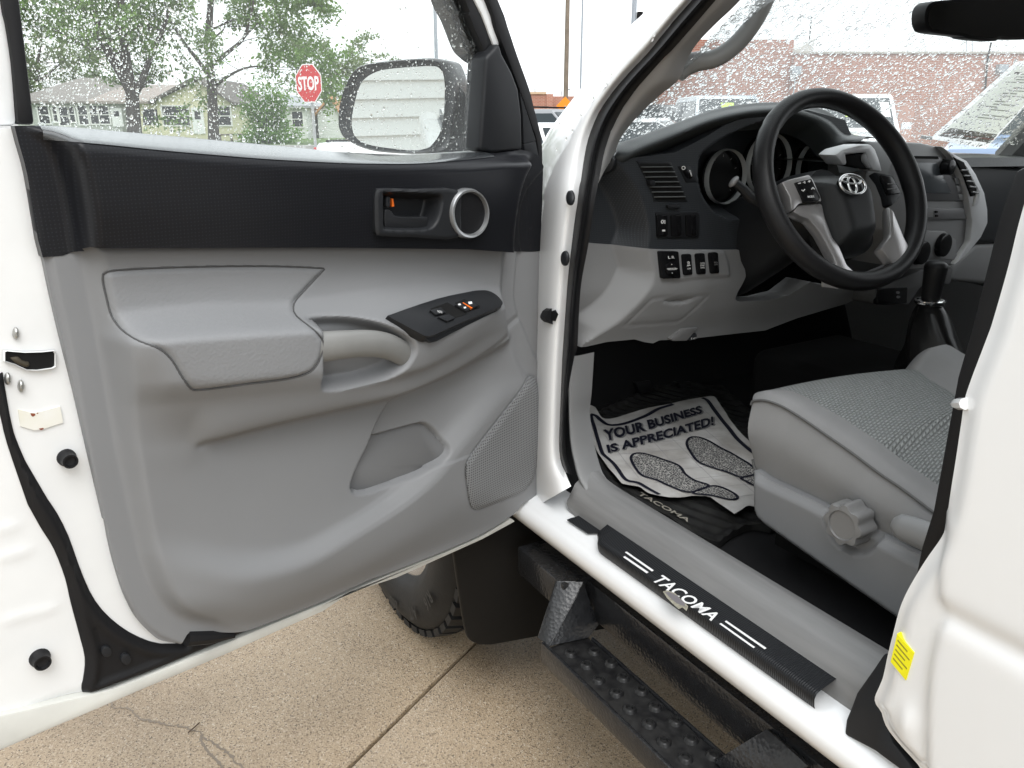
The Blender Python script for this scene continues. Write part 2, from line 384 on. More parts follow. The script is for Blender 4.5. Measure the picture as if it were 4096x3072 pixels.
# lower trim
LOWC = [
 [(-300,-20,3.0),(100,0,3.0),(1000,0,3.1),(2300,0,3.0)],
 [(-300,85,3.0),(450,88,3.0),(1330,76,3.0),(1700,85,3.0),(2000,105,2.9),(2300,120,2.8)],
 [(-300,250,3.3),(480,240,3.3),(800,212,3.4),(1180,200,3.6),(1500,158,3.6),(1800,130,3.4),(2000,145,3.0),(2300,170,2.7)],
 [(-300,330,3.6),(430,320,3.8),(520,305,4.9),(800,275,5.4),(1180,258,5.6),(1500,215,5.4),(1800,165,4.6),(2000,185,3.9),(2100,210,3.0),(2300,230,2.6)],
 [(-300,420,3.8),(400,400,4.2),(500,388,6.4),(620,380,8.6),(900,358,9.2),(1220,335,9.5),(1560,345,9.5),(1720,378,9.4),(1850,325,8.4),(1980,262,6.4),(2040,242,4.4),(2120,248,2.9),(2300,260,2.5)],
 [(-300,560,3.8),(400,540,4.2),(550,528,6.4),(700,522,8.6),(950,510,9.3),(1200,482,9.6),(1500,500,9.2),(1700,470,8.8),(1850,390,7.6),(1990,305,5.6),(2060,278,3.9),(2150,292,2.7),(2300,310,2.4)],
 [(-300,650,3.8),(500,645,4.6),(750,625,6.6),(1000,600,7.6),(1300,572,8.0),(1590,530,7.4),(1800,450,6.6),(1990,345,4.8),(2080,306,3.4),(2150,335,2.4),(2300,350,2.2)],
 [(-300,790,3.9),(500,790,4.0),(760,778,4.1),(840,768,4.9),(900,752,5.4),(1100,698,6.1),(1300,652,6.5),(1590,585,6.6),(1800,498,5.8),(2000,385,4.0),(2100,330,2.9),(2180,380,2.2),(2300,390,2.0)],
 [(-300,815,3.85),(500,815,3.95),(760,802,4.0),(840,786,3.6),(900,770,3.2),(1100,716,2.9),(1300,670,2.7),(1590,601,2.0),(1800,514,1.5),(2000,410,1.7),(2100,352,1.8),(2180,410,1.8),(2300,420,1.7)],
 [(-300,950,3.8),(700,930,3.6),(1000,900,3.1),(1300,870,3.0),(1450,850,2.6),(1600,780,1.6),(1800,660,1.8),(1950,560,2.2),(2080,470,2.2),(2180,470,1.9),(2300,480,1.7)],
 [(-300,1140,3.4),(700,1160,3.4),(860,1200,3.4),(1034,1222,3.5),(1228,1186,3.5),(1420,1095,3.5),(1560,1010,3.0),(1680,905,2.8),(1790,775,2.6),(1900,655,2.8),(2030,540,2.6),(2150,500,2.0),(2300,500,1.8)],
 [(-300,1250,3.4),(600,1250,3.6),(800,1285,4.4),(1034,1312,5.2),(1228,1258,5.2),(1440,1130,5.0),(1592,1030,4.8),(1743,915,4.8),(1833,800,4.6),(1953,670,4.0),(2074,560,3.0),(2180,530,1.8),(2300,530,1.6)],
 [(-300,1400,3.0),(600,1400,3.4),(800,1410,4.2),(1000,1420,4.2),(1228,1345,4.3),(1440,1250,4.3),(1650,1130,4.2),(1850,1000,3.9),(1990,880,3.4),(2090,780,2.8),(2180,720,1.6),(2300,700,1.4)],
 [(-300,1560,1.6),(600,1540,1.6),(850,1515,1.6),(1000,1522,1.7),(1300,1408,1.7),(1600,1275,1.7),(1900,1145,1.5),(2060,1075,1.2),(2300,1000,1.0)]]
f_body = curve_loft([dw('A5', *c) for c in LOWC])
lowbody = (cr(dq('A5',[(320,-60),(338,30),(378,230),(420,450),(470,750),(530,1050)], .02), 4)+cr(dq('B1',[(880,350),(930,500),(1000,630),(1110,735),(1300,812)], .02), 3)
 + [(-.5,.40),(.3,.40),(.3,.70)]+cr(dq('A5',[(2260,580),(2200,560),(2150,525),(2110,455),(2075,370),(2042,290),(2025,200),(2034,45),(2036,-60)], .02), 3))
_fb0 = f_body
_cc = sorted(dw('A5', *LOWC[8])); _crv = pchip1([p[0] for p in _cc], [p[1] for p in _cc])
def f_body(U, V):
    o = _fb0(U, V)*2
    for dx, dy in ((.008,0),(-.008,0),(0,.004),(0,-.004),(.005,.003),(-.005,-.003),(.005,-.003),(-.005,.003)): o = o+_fb0(U+dx, V+dy)
    o2 = _fb0(U, V)
    for q in range(16):
        a_ = q*math.pi/8; o2 = o2+_fb0(U+.026*math.cos(a_), V+.015*math.sin(a_))+_fb0(U+.013*math.cos(a_), V+.008*math.sin(a_))
    m_ = ss(_crv(U)-V, .012, .04); return (o/10)*(1-m_)+(o2/33)*m_
def f_low(U, V):
    e = ss(sd(lowbody, U, V), -.004, .022); fl = .009+.004*ss(sd(lowbody, U, V), -.035, -.03)
    return fl*(1-e)+f_body(U, V)*e
pocket = cr([p[:2] for p in dw('B8',(480,1115,2.2),(560,1085,1.9),(700,1040,2.0),(820,1008,2.2),(880,1028,2.4),(945,1095,3.0),(985,1160,3.6),(965,1220,4.2),(900,1280,4.6),(800,1345,4.6),(650,1410,4.5),(500,1450,4.2),(420,1455,4.0),(378,1440,3.8),(370,1395,3.6),(395,1320,3.4),(430,1230,3.0))], 4, True)
pk_edge = dq('B8',[(665,770),(600,880),(540,985),(480,1115),(430,1230),(372,1410)], .032)
recess = cr(dq('A5',[(1252,288),(1330,276),(1450,278),(1560,303),(1640,350),(1660,390),(1652,430),(1620,480),(1560,522),(1400,562),(1325,568),(1297,550),(1290,480),(1290,400),(1288,325)], .085), 4, True)
crease = cr(dq('A5',[(820,790),(870,768),(1100,708),(1300,662),(1590,595),(1800,508),(2000,395),(2130,285)], .045), 5)
pad = cr(dq('A5',[(445,130),(455,102),(520,90),(800,78),(1100,74),(1325,82),(1335,95),(1260,170),(1195,235),(1188,270),(1225,320),(1240,345),(1230,410),(1190,465),(1100,495),(950,515),(770,543),(730,535),(690,485),(650,420),(600,375),(520,345),(480,290),(458,200)], .055), 4, True)
pad2 = cr(dq('A5',[(1345,82),(1270,170),(1205,240),(1245,345)], .06), 4)
def valley_side(U, V):
    # + to the hinge side of the lower panel's cut edge
    e = np.array(pk_edge); ue = np.interp(V, e[::-1, 1], e[::-1, 0]); return U-ue
def h_low(U, V):
    h = f_low(U, V)
    h = h-.003*np.exp(-((pd(crease, U, V))/.006)**2)
    vs = valley_side(U, V); vr = (V > pk_edge[-1][1]-.01) & (V < pk_edge[0][1]+.01)
    h = h-np.where(vr, .020*ss(vs, -.001, .003)*np.exp(-np.maximum(vs, 0)/.09)*ss(pk_edge[0][1]-V, -.01, .03), 0)
    h = h-.010*ss(sd(pocket, U, V), -.006, .0)
    h = h-.042*ss(sd(recess, U, V), -.003, .016)
    s_ = sd(pad, U, V); h = h-.006*ss(s_, -.0005, .003)
    h = h-.0022*np.exp(-(pd(spk_o, U, V)/.002)**2)
    return h
spk = cr(zp('A5',(2165,518),(2140,525),(2100,570),(1990,690),(1880,820),(1858,870),(1865,930),(1885,1010),(1905,1040),(1940,1045),(2050,1010),(2130,975),(2170,920),(2190,800),(2192,650),(2185,540)), 3, True)
def spk_w(p): return .03
spk_uv = [DP.uv(p, .032) for p in spk]; spk_o = spk_uv+[spk_uv[0]]
low_out = (cr(dq('A5',[(172,22),(205,180),(245,350),(300,570),(360,830),(425,1106)], .008), 4)
 + cr(dq('B1',[(650,110),(690,320),(755,545),(800,650),(850,740),(940,830),(1000,865),(1110,882)], .006), 3)
 + dq('B1',[(1160,815)], .01)+cr(dq('B1',[(1300,817),(1420,822),(1520,805),(1700,738),(2000,618),(2167,540)], .015), 3)
 + cr(dq('A8',[(80,330),(200,288),(400,210),(560,140),(690,62),(730,15)], .014), 3)
 + cr(dq('A5',[(2150,992),(2180,900),(2193,700),(2200,520),(2192,420),(2176,345),(2163,318)], .011), 3)
 + dq('A5',[(2165,150),(2170,8)], .009)
 + cr(dq('A6',[(1590,692),(1490,690),(1430,688)], .012), 2)+cr(dq('A6',[(1100,676),(500,668),(0,662)], .032), 3)+cr(dq('C1',[(2000,1186),(1200,1188),(680,1190)], .032), 3)
 + dq('C1',[(640,1200),(510,1250),(345,1268)], .012))
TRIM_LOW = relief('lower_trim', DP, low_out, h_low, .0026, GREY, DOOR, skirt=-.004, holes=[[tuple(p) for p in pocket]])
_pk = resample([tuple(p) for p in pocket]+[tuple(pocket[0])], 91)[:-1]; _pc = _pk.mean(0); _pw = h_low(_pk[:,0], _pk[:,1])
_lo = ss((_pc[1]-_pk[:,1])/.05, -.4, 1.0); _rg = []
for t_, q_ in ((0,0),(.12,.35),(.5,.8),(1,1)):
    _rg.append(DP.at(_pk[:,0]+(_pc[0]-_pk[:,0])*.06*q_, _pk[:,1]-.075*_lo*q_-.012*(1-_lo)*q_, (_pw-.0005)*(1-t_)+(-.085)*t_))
MB().loft(_rg).build('map_pocket', mat('pocket_shade_grey', (.135,.137,.14), .6, bump=.1, bscale=700), DOOR, ang=60)  # bin shade put into the colour: trim plastic in a darker grey
# soft pad laid over the armrest
pad_in = [tuple(p) for p in pad]
relief('armrest_pad', DP, pad_in, lambda U, V: f_low(U, V)-.0022+.0042*ss(sd(pad, U, V), 0, .006), .003, LEATH, DOOR, skirt=.02)

# dark upper trim
UPC = [dw('C1',(-400,190,0.60),(280,200,0.60),(500,212,0.60),(1000,255,0.60),(1500,300,0.60),(2212,365,0.60))+dw('A2',(800,978,0.60),(1270,962,0.70),(1500,945,0.80),(1900,930,0.80)),
 dw('C1',(-400,290,5.80),(430,318,5.90),(800,347,6.10),(1300,397,6.10),(1700,432,6.10),(2212,472,6.10))+dw('A2',(600,1030,5.90),(900,1030,5.60),(1200,1008,4.40),(1400,985,3.20),(1560,960,1.00),(1900,950,0.90)),
 dw('C1',(-400,390,6.60),(600,420,6.60),(1200,480,6.70),(2000,550,6.70))+dw('A2',(500,1095,6.60),(900,1100,6.40),(1200,1085,6.00),(1450,1060,5.60),(1900,1040,5.40)),
 dw('C1',(-400,800,6.50),(700,800,6.50),(2000,820,6.50))+dw('A6',(700,330,6.50),(1300,350,6.20),(1700,350,6.00)),
 dw('C1',(-400,1190,5.60),(700,1190,5.60),(2000,1190,5.60))+dw('A6',(500,668,5.60),(1100,676,5.60),(1400,690,5.40),(1800,700,5.20))]
_c0, _c1 = [sorted(c) for c in UPC[:2]]
_f = [pchip1([p[0] for p in c], [p[k] for p in c]) for c in (_c0, _c1) for k in (1, 2)]
_us = np.linspace(-1.0, .06, 60); UPC.insert(1, [(float(u), float(_f[0](u)*.14+_f[2](u)*.86), float(_f[1](u)*.10+_f[3](u)*.90)) for u in _us])
f_upb = curve_loft(UPC)
upbody = cr(dq('C1',[(200,150),(285,214),(430,318),(505,450),(565,640),(620,900),(655,1195),(660,1260)], .04), 4)+[(.0,.9)]+cr(dq('A6',[(1440,760),(1425,690),(1415,500),(1435,300),(1490,140),(1570,20),(1640,-60)], .02), 3)+[(.02,1.3),(-.3,1.34)]
def f_up(U, V):
    d = sd(upbody, U, V); e = ss(d, -.006, .016); fl = .010+.004*ss(d, -.04, -.034)
    return np.minimum(fl*(1-e)+f_upb(U, V)*e, 1.0)
seam1 = cr(dq('A6',[(1610,0),(1605,60),(1560,130),(1510,280),(1470,430),(1468,520),(1500,690)], .015), 3)
seam2 = dq('A6',[(1565,130),(1590,400),(1608,690)], .009)
def h_up(U, V): return f_up(U, V)-.0018*np.exp(-(pd(seam1, U, V)/.0018)**2)-.0018*np.exp(-(pd(seam2, U, V)/.0015)**2)
up_out = (dq('C1',[(105,208)], .008)+[(u, v) for u, v in belt[6:]]+dq('A2',[(1400,967),(1560,946),(1608,958),(1660,985),(1690,1060)], .01)
 + dq('A6',[(1697,60),(1690,300),(1680,560),(1672,692)], .008)+dq('A6',[(1612,698),(1500,694),(1430,688)], .012)+dq('A6',[(1100,676),(500,668),(0,662)], .052)
 + dq('C1',[(2000,1186),(1200,1188),(680,1190)], .052)+dq('C1',[(640,1195),(505,1248),(340,1264)], .012)+cr(dq('C1',[(300,1130),(210,600),(140,340)], .009), 3))

LEDGE = mat('satin_window_ledge', (.03,.033,.036), .25, coat=1.0, spec=.8); nodes_of(LEDGE)[1].inputs['Coat Roughness'].default_value = .22
_f0 = [pchip1([p[0] for p in c], [p[k] for p in c]) for c in (sorted(UPC[0]), sorted(UPC[2])) for k in (1,)]
_rows = []
for t_ in np.linspace(.02, 1.06, 9):
    u_ = np.linspace(-.745, -.10, 90); vv = _f0[0](u_)*(1-t_)+_f0[1](u_)*t_; ww = f_up(u_, vv); _rows.append(list(DP.at(u_, vv, ww+.0012)))
MB().sheet(_rows).build('window_ledge', LEDGE, DOOR, ang=80)
# release handle, lock knob and tweeter
bez = cr(dq('A6',[(390,500),(386,300),(398,222),(440,200),(700,206),(1030,213),(1060,400),(1030,588),(700,584),(440,574),(400,552)], .068), 3, True)
rec = cr(dq('A6',[(456,260),(470,240),(700,246),(870,254),(900,272),(903,310),(880,420),(842,488),(780,518),(640,522),(480,515),(458,495),(455,380)], .068), 3, True)
relief('handle_bezel', DP, bez, lambda U, V: .0685+.0025*ss(sd(bez, U, V), 0, .004)-.032*ss(sd(rec, U, V), -.003, .010), .0022, DARKP, DOOR, skirt=.046)
lev = cr(dq('A6',[(465,372),(515,378),(545,415),(640,424),(785,424),(800,440),(790,500),(740,512),(500,508),(466,495)], .061), 2, True)
slab('release_lever', DP, lev, .046, .062, DARKP, DOOR, .003)
slab('lock_knob', DP, dq('A6',[(476,275),(484,266),(500,266),(508,275),(508,340),(500,350),(484,350),(476,340)], .062), .042, .063, DARKP, DOOR, .002)
slab('lock_flag', DP, dq('A6',[(516,284),(530,282),(538,342),(522,346)], .056), .042, .057, ORANGE, DOOR)
tw_o = dq('A6', ellipse((1124,398), 150, 198, 48), .072); tw_i = dq('A6', ellipse((1133,398), 123, 161, 48), .072)
ringmesh(DP, tw_o, tw_i, [(0,.061),(.02,.071),(.3,.0765),(.7,.076),(1,.070),(1.02,.064)]).build('tweeter_ring', SILVER, DOOR)
MESHD = dotted('black_speaker_mesh', (.008,.008,.009), .5, 330, .9)
slab('tweeter_mesh', DP, tw_i, .061, .0695, MESHD, DOOR)
relief('upper_trim', DP, up_out, h_up, .0035, DARK, DOOR, skirt=-.004, holes=[rec, [tuple(p) for p in tw_i]])
slab('trim_screw_cover', DP, dq('A6', ellipse((1612,128), 22, 38, 20), .012), .004, .0125, DARKP, DOOR, .002)

# speaker grille
MESHG = dotted('grey_speaker_mesh', (.20,.203,.208), .5, 200, 1.0)
tn, bn = nodes_of(MESHG)
_v = [n for n in tn.nodes if n.type == 'TEX_VORONOI'][0]; _rp = tn.nodes.new('ShaderNodeValToRGB')
_rp.color_ramp.elements[0].position = .20; _rp.color_ramp.elements[0].color = (.05,.05,.052,1); _rp.color_ramp.elements[1].position = .36; _rp.color_ramp.elements[1].color = (.20,.205,.21,1)
tn.links.new(_v.outputs['Distance'], _rp.inputs[0]); tn.links.new(_rp.outputs[0], bn.inputs['Base Color'])
relief('speaker_grille', DP, spk_uv, lambda U, V: f_low(U, V)+.002+.0025*ss(sd(spk_uv, U, V), 0, .01), .004, MESHG, DOOR, skirt=.005)

# pull handle bar over the recess
hp = []
for (x, y, c) in [(1220,394,7.6),(1292,390,8.3),(1380,381,8.7),(1480,376,8.7),(1550,385,8.4),(1605,408,7.8),(1645,436,7.1),(1665,455,6.7)]:
    hp.append(DP.pt(zp('A5', (x, y))[0], c*.01))
hp = cr(hp, 5); rad = np.interp(np.linspace(0,1,len(hp)), [0,.12,.3,.6,.8,1], [.0235,.0225,.0205,.019,.0185,.017])
MB().tube(hp, list(rad), 16, flat=(.62,1.0,(0,0,1))).build('pull_handle', HANDG, DOOR, ang=60)
slab('handle_screw_cover', DP, dq('A5',[(1395,440),(1455,438),(1468,475),(1460,484),(1425,485),(1412,476)], .034), .02, .0335, GREY, DOOR, .002)

# window switch panel
sw = lambda x, y, c: DP.pt(zp('A6', (x, y))[0], c*.01)
SWP = plane3(sw(500,1205,8.0), sw(790,1365,10.6), sw(1360,1085,5.6))
swo = SWP.uvs(cr(zp('A6',(492,1214),(520,1192),(860,1076),(1100,1022),(1190,1008),(1265,1011),(1330,1045),(1376,1098),(1370,1126),(1330,1150),(1100,1240),(870,1345),(790,1368),(730,1345),(600,1275)), 3, True))
slab('switch_panel', SWP, swo, -.012, .004, DARKP, DOOR, .003, 2)
lip = zp('A6',(772,1358),(870,1340),(1100,1240),(1330,1146),(1376,1112),(1368,1134),(1335,1163),(1100,1275),(865,1398),(822,1407),(795,1392))
LIPP = plane3(sw(772,1358,10.4), sw(822,1407,10.3), sw(1372,1120,5.6))
slab('switch_panel_lip', LIPP, LIPP.uvs(lip), -.006, .002, DARKP, DOOR, .002)
slab('switch_well', SWP, SWP.uvs(zp('A6',(812,1155),(945,1105),(1100,1195),(960,1245))), .0, .0046, BLACKM, DOOR)
for q, s_, qt in (([(820,1152),(905,1128),(945,1170),(868,1190)], 'AUTO', [(885,1165),(918,1158),(905,1146),(872,1153)]), ([(885,1205),(965,1180),(1020,1215),(955,1240)], None, None)):
    slab('window_switch', SWP, SWP.uvs(zp('A6', *q), .008), .004, .0085, DARKP, DOOR, .001)
    if s_: text_quad('switch_lettering', s_, [SWP.pt(p, .0088) for p in zp('A6', (880,1172),(915,1180),(912,1162),(872,1154))], WHITEINK, DOOR)
slab('lock_switch_bezel', SWP, SWP.uvs(zp('A6',(1003,1108),(1075,1080),(1202,1132),(1195,1150),(1098,1175))), .0, .0052, BLACKM, DOOR, .001)
slab('lock_switch', SWP, SWP.uvs(zp('A6',(1015,1110),(1068,1095),(1135,1148),(1100,1165)), .008), .004, .0095, DARKP, DOOR, .001)
slab('lockout_switch', SWP, SWP.uvs(zp('A6',(1085,1092),(1130,1080),(1195,1122),(1155,1138)), .008), .004, .0095, DARKP, DOOR, .001)
slab('switch_stripe', SWP, SWP.uvs(zp('A6',(1072,1095),(1078,1092),(1152,1135),(1146,1139)), .0095), .004, .0098, ORANGE, DOOR)
for q in ([(1038,1104),(1056,1100),(1062,1112),(1044,1116)], [(1082,1128),(1098,1124),(1104,1136),(1088,1140)], [(1118,1088),(1146,1084),(1150,1102),(1124,1106)]):
    slab('switch_icon', SWP, SWP.uvs(zp('A6', *q), .0098), .009, .0099, WHITEINK, DOOR)

seamp = [DP.at(u, v, float(f_low(np.array(u), np.array(v)))-.0004).reshape(3) for u, v in resample([tuple(p) for p in pad]+[tuple(pad[0])], 150)]
MB().tube(seamp, .0011, 6, cap=False).build('pad_seam', mat('seam_shade', (.07,.07,.071), .8), DOOR, ang=80)  # dark tube draws the shadow line of the groove round the pad
fl_t = dq('B1',[(-700,1500),(545,1206),(700,1168),(900,1092),(1200,968),(1400,885),(1700,760),(2000,640),(2167,565)], .004)+dq('A8',[(200,300),(400,222),(560,152),(680,78)], .006)
fl_b = dq('A8',[(700,92),(560,168),(400,240),(200,330),(0,396)], .006)+dq('B1',[(2000,690),(1700,820),(1400,955),(1200,1040),(900,1165),(600,1295),(300,1422),(0,1552),(-700,1850)], .004)
slab('bottom_flange', DP, fl_t+fl_b, -.02, .005, mat('dusty_white', (.62,.62,.58), .5, mott=.2, mscale=12), DOOR, .003)
pr_unused = [DP.at(u, v, float(f_low(np.array(u), np.array(v)))-.001).reshape(3) for u, v in resample(pocket[:34], 50)]
# pocket details
slab('pocket_step', DP, dq('B8',[(440,1415),(545,1362),(572,1375),(575,1440),(490,1452)], .0), -.03, .004, GREY, DOOR, .004)

# lower corner seal and bottom seal
seal = (cr(dq('F',[(-60,1500),(-15,1640),(15,1760),(97,2000)], -.02), 3)+cr(dq('B1',[(250,170),(330,300),(400,480),(432,620),(480,800),(522,970),(514,1090),(502,1150),(512,1190),(545,1206)], -.005), 3)
 + cr(dq('B1',[(700,1168),(900,1092),(1200,968),(1400,885),(1700,760),(2000,635),(2167,560)], .004), 2)+cr(dq('A8',[(200,297),(400,218),(560,148),(640,100)], .004), 2)
 + dq('A8',[(640,80),(400,180),(0,345)], .0)+dq('B1',[(1700,700),(1200,800),(1160,880)], .002)
 + cr(dq('B1',[(1150,895),(1000,900),(870,860),(750,790),(640,690),(560,570),(490,400),(430,230),(360,90),(300,0)], .002), 2)+cr(dq('F',[(90,1830),(45,1720),(20,1600),(0,1480)], -.015), 2))
f_seal = lambda U, V: h_shell(U, V)+.002+.008*ss(sd(seal, U, V), 0, .009)-.004*ss(sd(seal, U, V), .012, .02)
relief('corner_seal', DP, seal, f_seal, .004, BLACK, DOOR, skirt=-.02)
for c in ((660,938), (780,985)):
    e = dq('B1', ellipse(c, 32, 34, 16), .006)
    slab('seal_plug', DP, e, -.004, .0075, DARKP, DOOR, .002)
MB().tube([DP.pt(p, .010) for p in zp('B1', (1155,855),(1300,845),(1450,838))], [.012,.011,.004], 10).build('seal_end', BLACK, DOOR)

# latch opening, screws, stops, old label
def onshell(k, pts, extra=0.0):
    out = []
    for p in zp(k, *pts):
        wv = -.01
        for _ in range(4):
            u, v = DP.uv(p, wv); wv = float(h_shell(np.array(u), np.array(v)))+extra
        out.append((u, v))
    return out, wv
q, wv = onshell('B6', [(42,425),(60,420),(200,432),(330,428),(430,418),(443,440),(443,540),(420,555),(300,572),(215,570),(120,525),(42,500)])
slab('latch_opening', DP, q, wv-.01, wv+.0035, BLACKM, DOOR)
ringmesh(DP, [tuple(np.array(q).mean(0)+(np.array(p)-np.array(q).mean(0))*1.10) for p in q], q, [(0,wv+.002),(.5,wv+.006),(1,wv+.003)]).build('latch_rim', PAINT_IN, DOOR)
LATCHM = mat('latch_grease', (.10,.085,.06), .4, metal=.5, mott=.6, mscale=60)
q, wv2 = onshell('B6', [(60,470),(140,455),(190,500),(235,500),(245,545),(200,555),(120,520)])
slab('latch_claw', DP, q, wv-.005, wv+.0055, LATCHM, DOOR, .003)
for c in ((128,275),(60,650),(170,710)):
    q, wv = onshell('B6', ellipse(c, 28, 52, 20)); q = np.array(q); m_ = q.mean(0)
    rings = [DP.at(m_[0]+(q[:,0]-m_[0])*s_, m_[1]+(q[:,1]-m_[1])*s_, np.full(len(q), wv+d_)) for s_, d_ in ((1,.001),(.95,.004),(.6,.0065),(.35,.007),(.33,.004),(.05,.004))]
    MB().loft(rings).build('latch_screw', STEEL, DOOR, ang=60)
def stopper(k, c, rx, ry, hgt):
    q, wv = onshell(k, ellipse(c, rx, ry, 20)); q = np.array(q); m_ = q.mean(0); r_ = abs(q[:,1]-m_[1]).max(); T = np.linspace(0,2*np.pi,21)[:-1]
    rings = [DP.at(m_[0]+np.cos(T)*r_*s_, m_[1]+np.sin(T)*r_*s_, np.full(20, wv+d_)) for s_, d_ in ((1.12,0),(1.1,hgt*.2),(.95,hgt*.3),(.9,hgt),(.7,hgt),(.6,hgt*.8),(.05,hgt*.75))]
    MB().loft(rings).build('bump_stop', BLACK, DOOR, ang=50)
stopper('B6', (550,1305), 60, 62, .018); stopper('B1', (245,975), 42, 46, .016)
q, wv = onshell('B6', [(148,905),(250,932),(300,930),(495,880),(520,1012),(350,1068),(280,1078),(165,1042)])
LAB = mat('yellowed_label', (.76,.76,.74), .5, mott=.1, mscale=14, col2=(.68,.66,.56))
slab('peeled_label', DP, q, wv-.004, wv+.0022, LAB, DOOR)
RUST = mat('rust_spot', (.22,.06,.03), .8)
for q0 in ([(248,935),(285,937),(290,950),(268,964),(255,955)], [(300,932),(312,930),(312,938),(304,940)], [(318,1062),(355,1056),(358,1066),(335,1076)]):
    q, w3 = onshell('B6', q0); slab('label_rust', DP, q, wv, wv+.0026, RUST, DOOR)

# window frame: rear post
def post(name, k, left, right, w0, w1, m, bevel=.004):
    pts = cr(dq(k, left, w1), 3)+cr(dq(k, right, w1), 3)[::-1]
    return slab(name, DP, pts, w0, w1, m, DOOR, bevel)
post('rear_sash', 'A1', [(-90,-800),(10,0),(40,150),(78,400),(112,785)], [(20,-800),(125,0),(150,200),(180,450),(221,790)], -.05, -.012, BLACK)
post('rear_window_post', 'A1', [(-420,-800),(-260,0),(-180,500),(-120,800)], [(-90,-800),(12,0),(42,150),(80,400),(112,795)], -.07, -.018, PAINT_IN, .006)
post('upper_rail', 'A1', [(-420,-800),(1000,-800),(2300,-800)], [(-420,-980),(1000,-980),(2300,-980)], -.05, -.015, PAINT_IN)
# front post and corner sail
post('front_sash', 'B7', [(-400,-1100),(125,0),(160,120),(240,320),(278,400),(285,520),(265,800),(235,1250)], [(-310,-1100),(210,0),(275,130),(375,388),(350,470),(320,520),(300,800),(262,1250)], -.05, -.008, BLACK)
post('front_window_post', 'B7', [(-310,-1100),(205,0),(270,130),(368,392)], [(-200,-1100),(302,0),(362,180),(430,372)], -.07, -.004, PAINT_IN, .006)
post('front_seal', 'B7', [(-190,-1100),(312,0),(382,220),(442,380),(525,600),(605,820),(672,1020),(722,1170),(745,1400),(752,1659)], [(-90,-1100),(402,0),(482,220),(562,460),(662,740),(702,900),(742,1050),(767,1200),(770,1400),(768,1659)], -.05, .004, BLACK, .006)
slab('mirror_sail', DP, dq('B7',[(412,352),(440,450),(520,600),(572,740),(598,950),(606,1245),(520,1252),(380,1268),(335,1268),(246,1245),(262,1000),(292,600),(300,470),(368,405)], .012), -.03, .012, DARKP, DOOR, .006, 3)
slab('sail_side', DP, dq('B7',[(440,395),(520,590),(600,815),(660,1000),(712,1165),(612,1192),(604,950),(576,740),(524,600)], .004), -.03, .004, DARKP, DOOR, .002)
slab('hinge_side_panel', DP, dq('B7',[(612,1195),(712,1168),(740,1300),(752,1659),(690,1659),(672,1300),(620,1245)], .005), -.03, .005, DARKP, DOOR, .002)
VISOR = mat('smoked_visor', (.012,.016,.016), .12)
vo = cr(dq('A2',[(990,-300),(1062,0),(1122,120),(1192,300),(1232,350),(1282,390),(1322,403)], -.03), 3)+cr(dq('A2',[(1322,320),(1296,245),(1205,50),(1185,0),(1090,-300)], -.03), 3)
relief('rain_visor', DP, vo, lambda U, V: -.03-.02*ss(sd(vo, U, V), 0, .02), .006, VISOR, DOOR, skirt=-.06)
# glass
GLS = bpy.data.materials.new('clear_glass'); GLS.use_nodes = True; t = GLS.node_tree; t.nodes.clear()
o_ = t.nodes.new('ShaderNodeOutputMaterial'); mx = t.nodes.new('ShaderNodeMixShader'); tr = t.nodes.new('ShaderNodeBsdfTransparent'); gl = t.nodes.new('ShaderNodeBsdfGlossy'); lw = t.nodes.new('ShaderNodeLayerWeight'); pw_ = t.nodes.new('ShaderNodeMath'); pw_.operation = 'POWER'; pw_.inputs[1].default_value = 5.0; fr = t.nodes.new('ShaderNodeMath'); fr.operation = 'MULTIPLY_ADD'; fr.inputs[1].default_value = .8; fr.inputs[2].default_value = .035
lw.inputs[0].default_value = .5; t.links.new(lw.outputs['Facing'], pw_.inputs[0]); t.links.new(pw_.outputs[0], fr.inputs[0])
tr.inputs[0].default_value = (.92,.95,.94,1); gl.inputs['Roughness'].default_value = .01
t.links.new(fr.outputs[0], mx.inputs[0]); t.links.new(tr.outputs[0], mx.inputs[1]); t.links.new(gl.outputs[0], mx.inputs[2]); t.links.new(mx.outputs[0], o_.inputs[0])
WATER = mat('rain_water', (1,1,1), 0.0); _t, _b = nodes_of(WATER); _b.inputs['Transmission Weight'].default_value = 1.0; _b.inputs['IOR'].default_value = 1.33
def misted(name, f):
    m = GLS.copy(); m.name = name; t = m.node_tree; mx_ = [n for n in t.nodes if n.type == 'MIX_SHADER'][0]; tl = t.nodes.new('ShaderNodeBsdfTranslucent'); tl.inputs[0].default_value = (.92,.94,.94,1)
    m2 = t.nodes.new('ShaderNodeMixShader'); m2.inputs[0].default_value = f; o = [n for n in t.nodes if n.type == 'OUTPUT_MATERIAL'][0]
    t.links.new(mx_.outputs[0], m2.inputs[1]); t.links.new(tl.outputs[0], m2.inputs[2]); t.links.new(m2.outputs[0], o.inputs[0]); return m
MIST1 = misted('misted_door_glass', .10); MIST2 = misted('misted_windshield', .13)
wglass = dq('F', [(20,-250),(60,60),(140,520),(500,580),(1100,590),(1600,640),(1900,640),(1935,300),(1925,190),(1830,-250)], -.022)
wg = DP.at([p[0] for p in wglass], [p[1] for p in wglass], [-.022]*len(wglass))
ob('window_pane', wg, [tuple(range(len(wg)))], MIST1, DOOR, False)
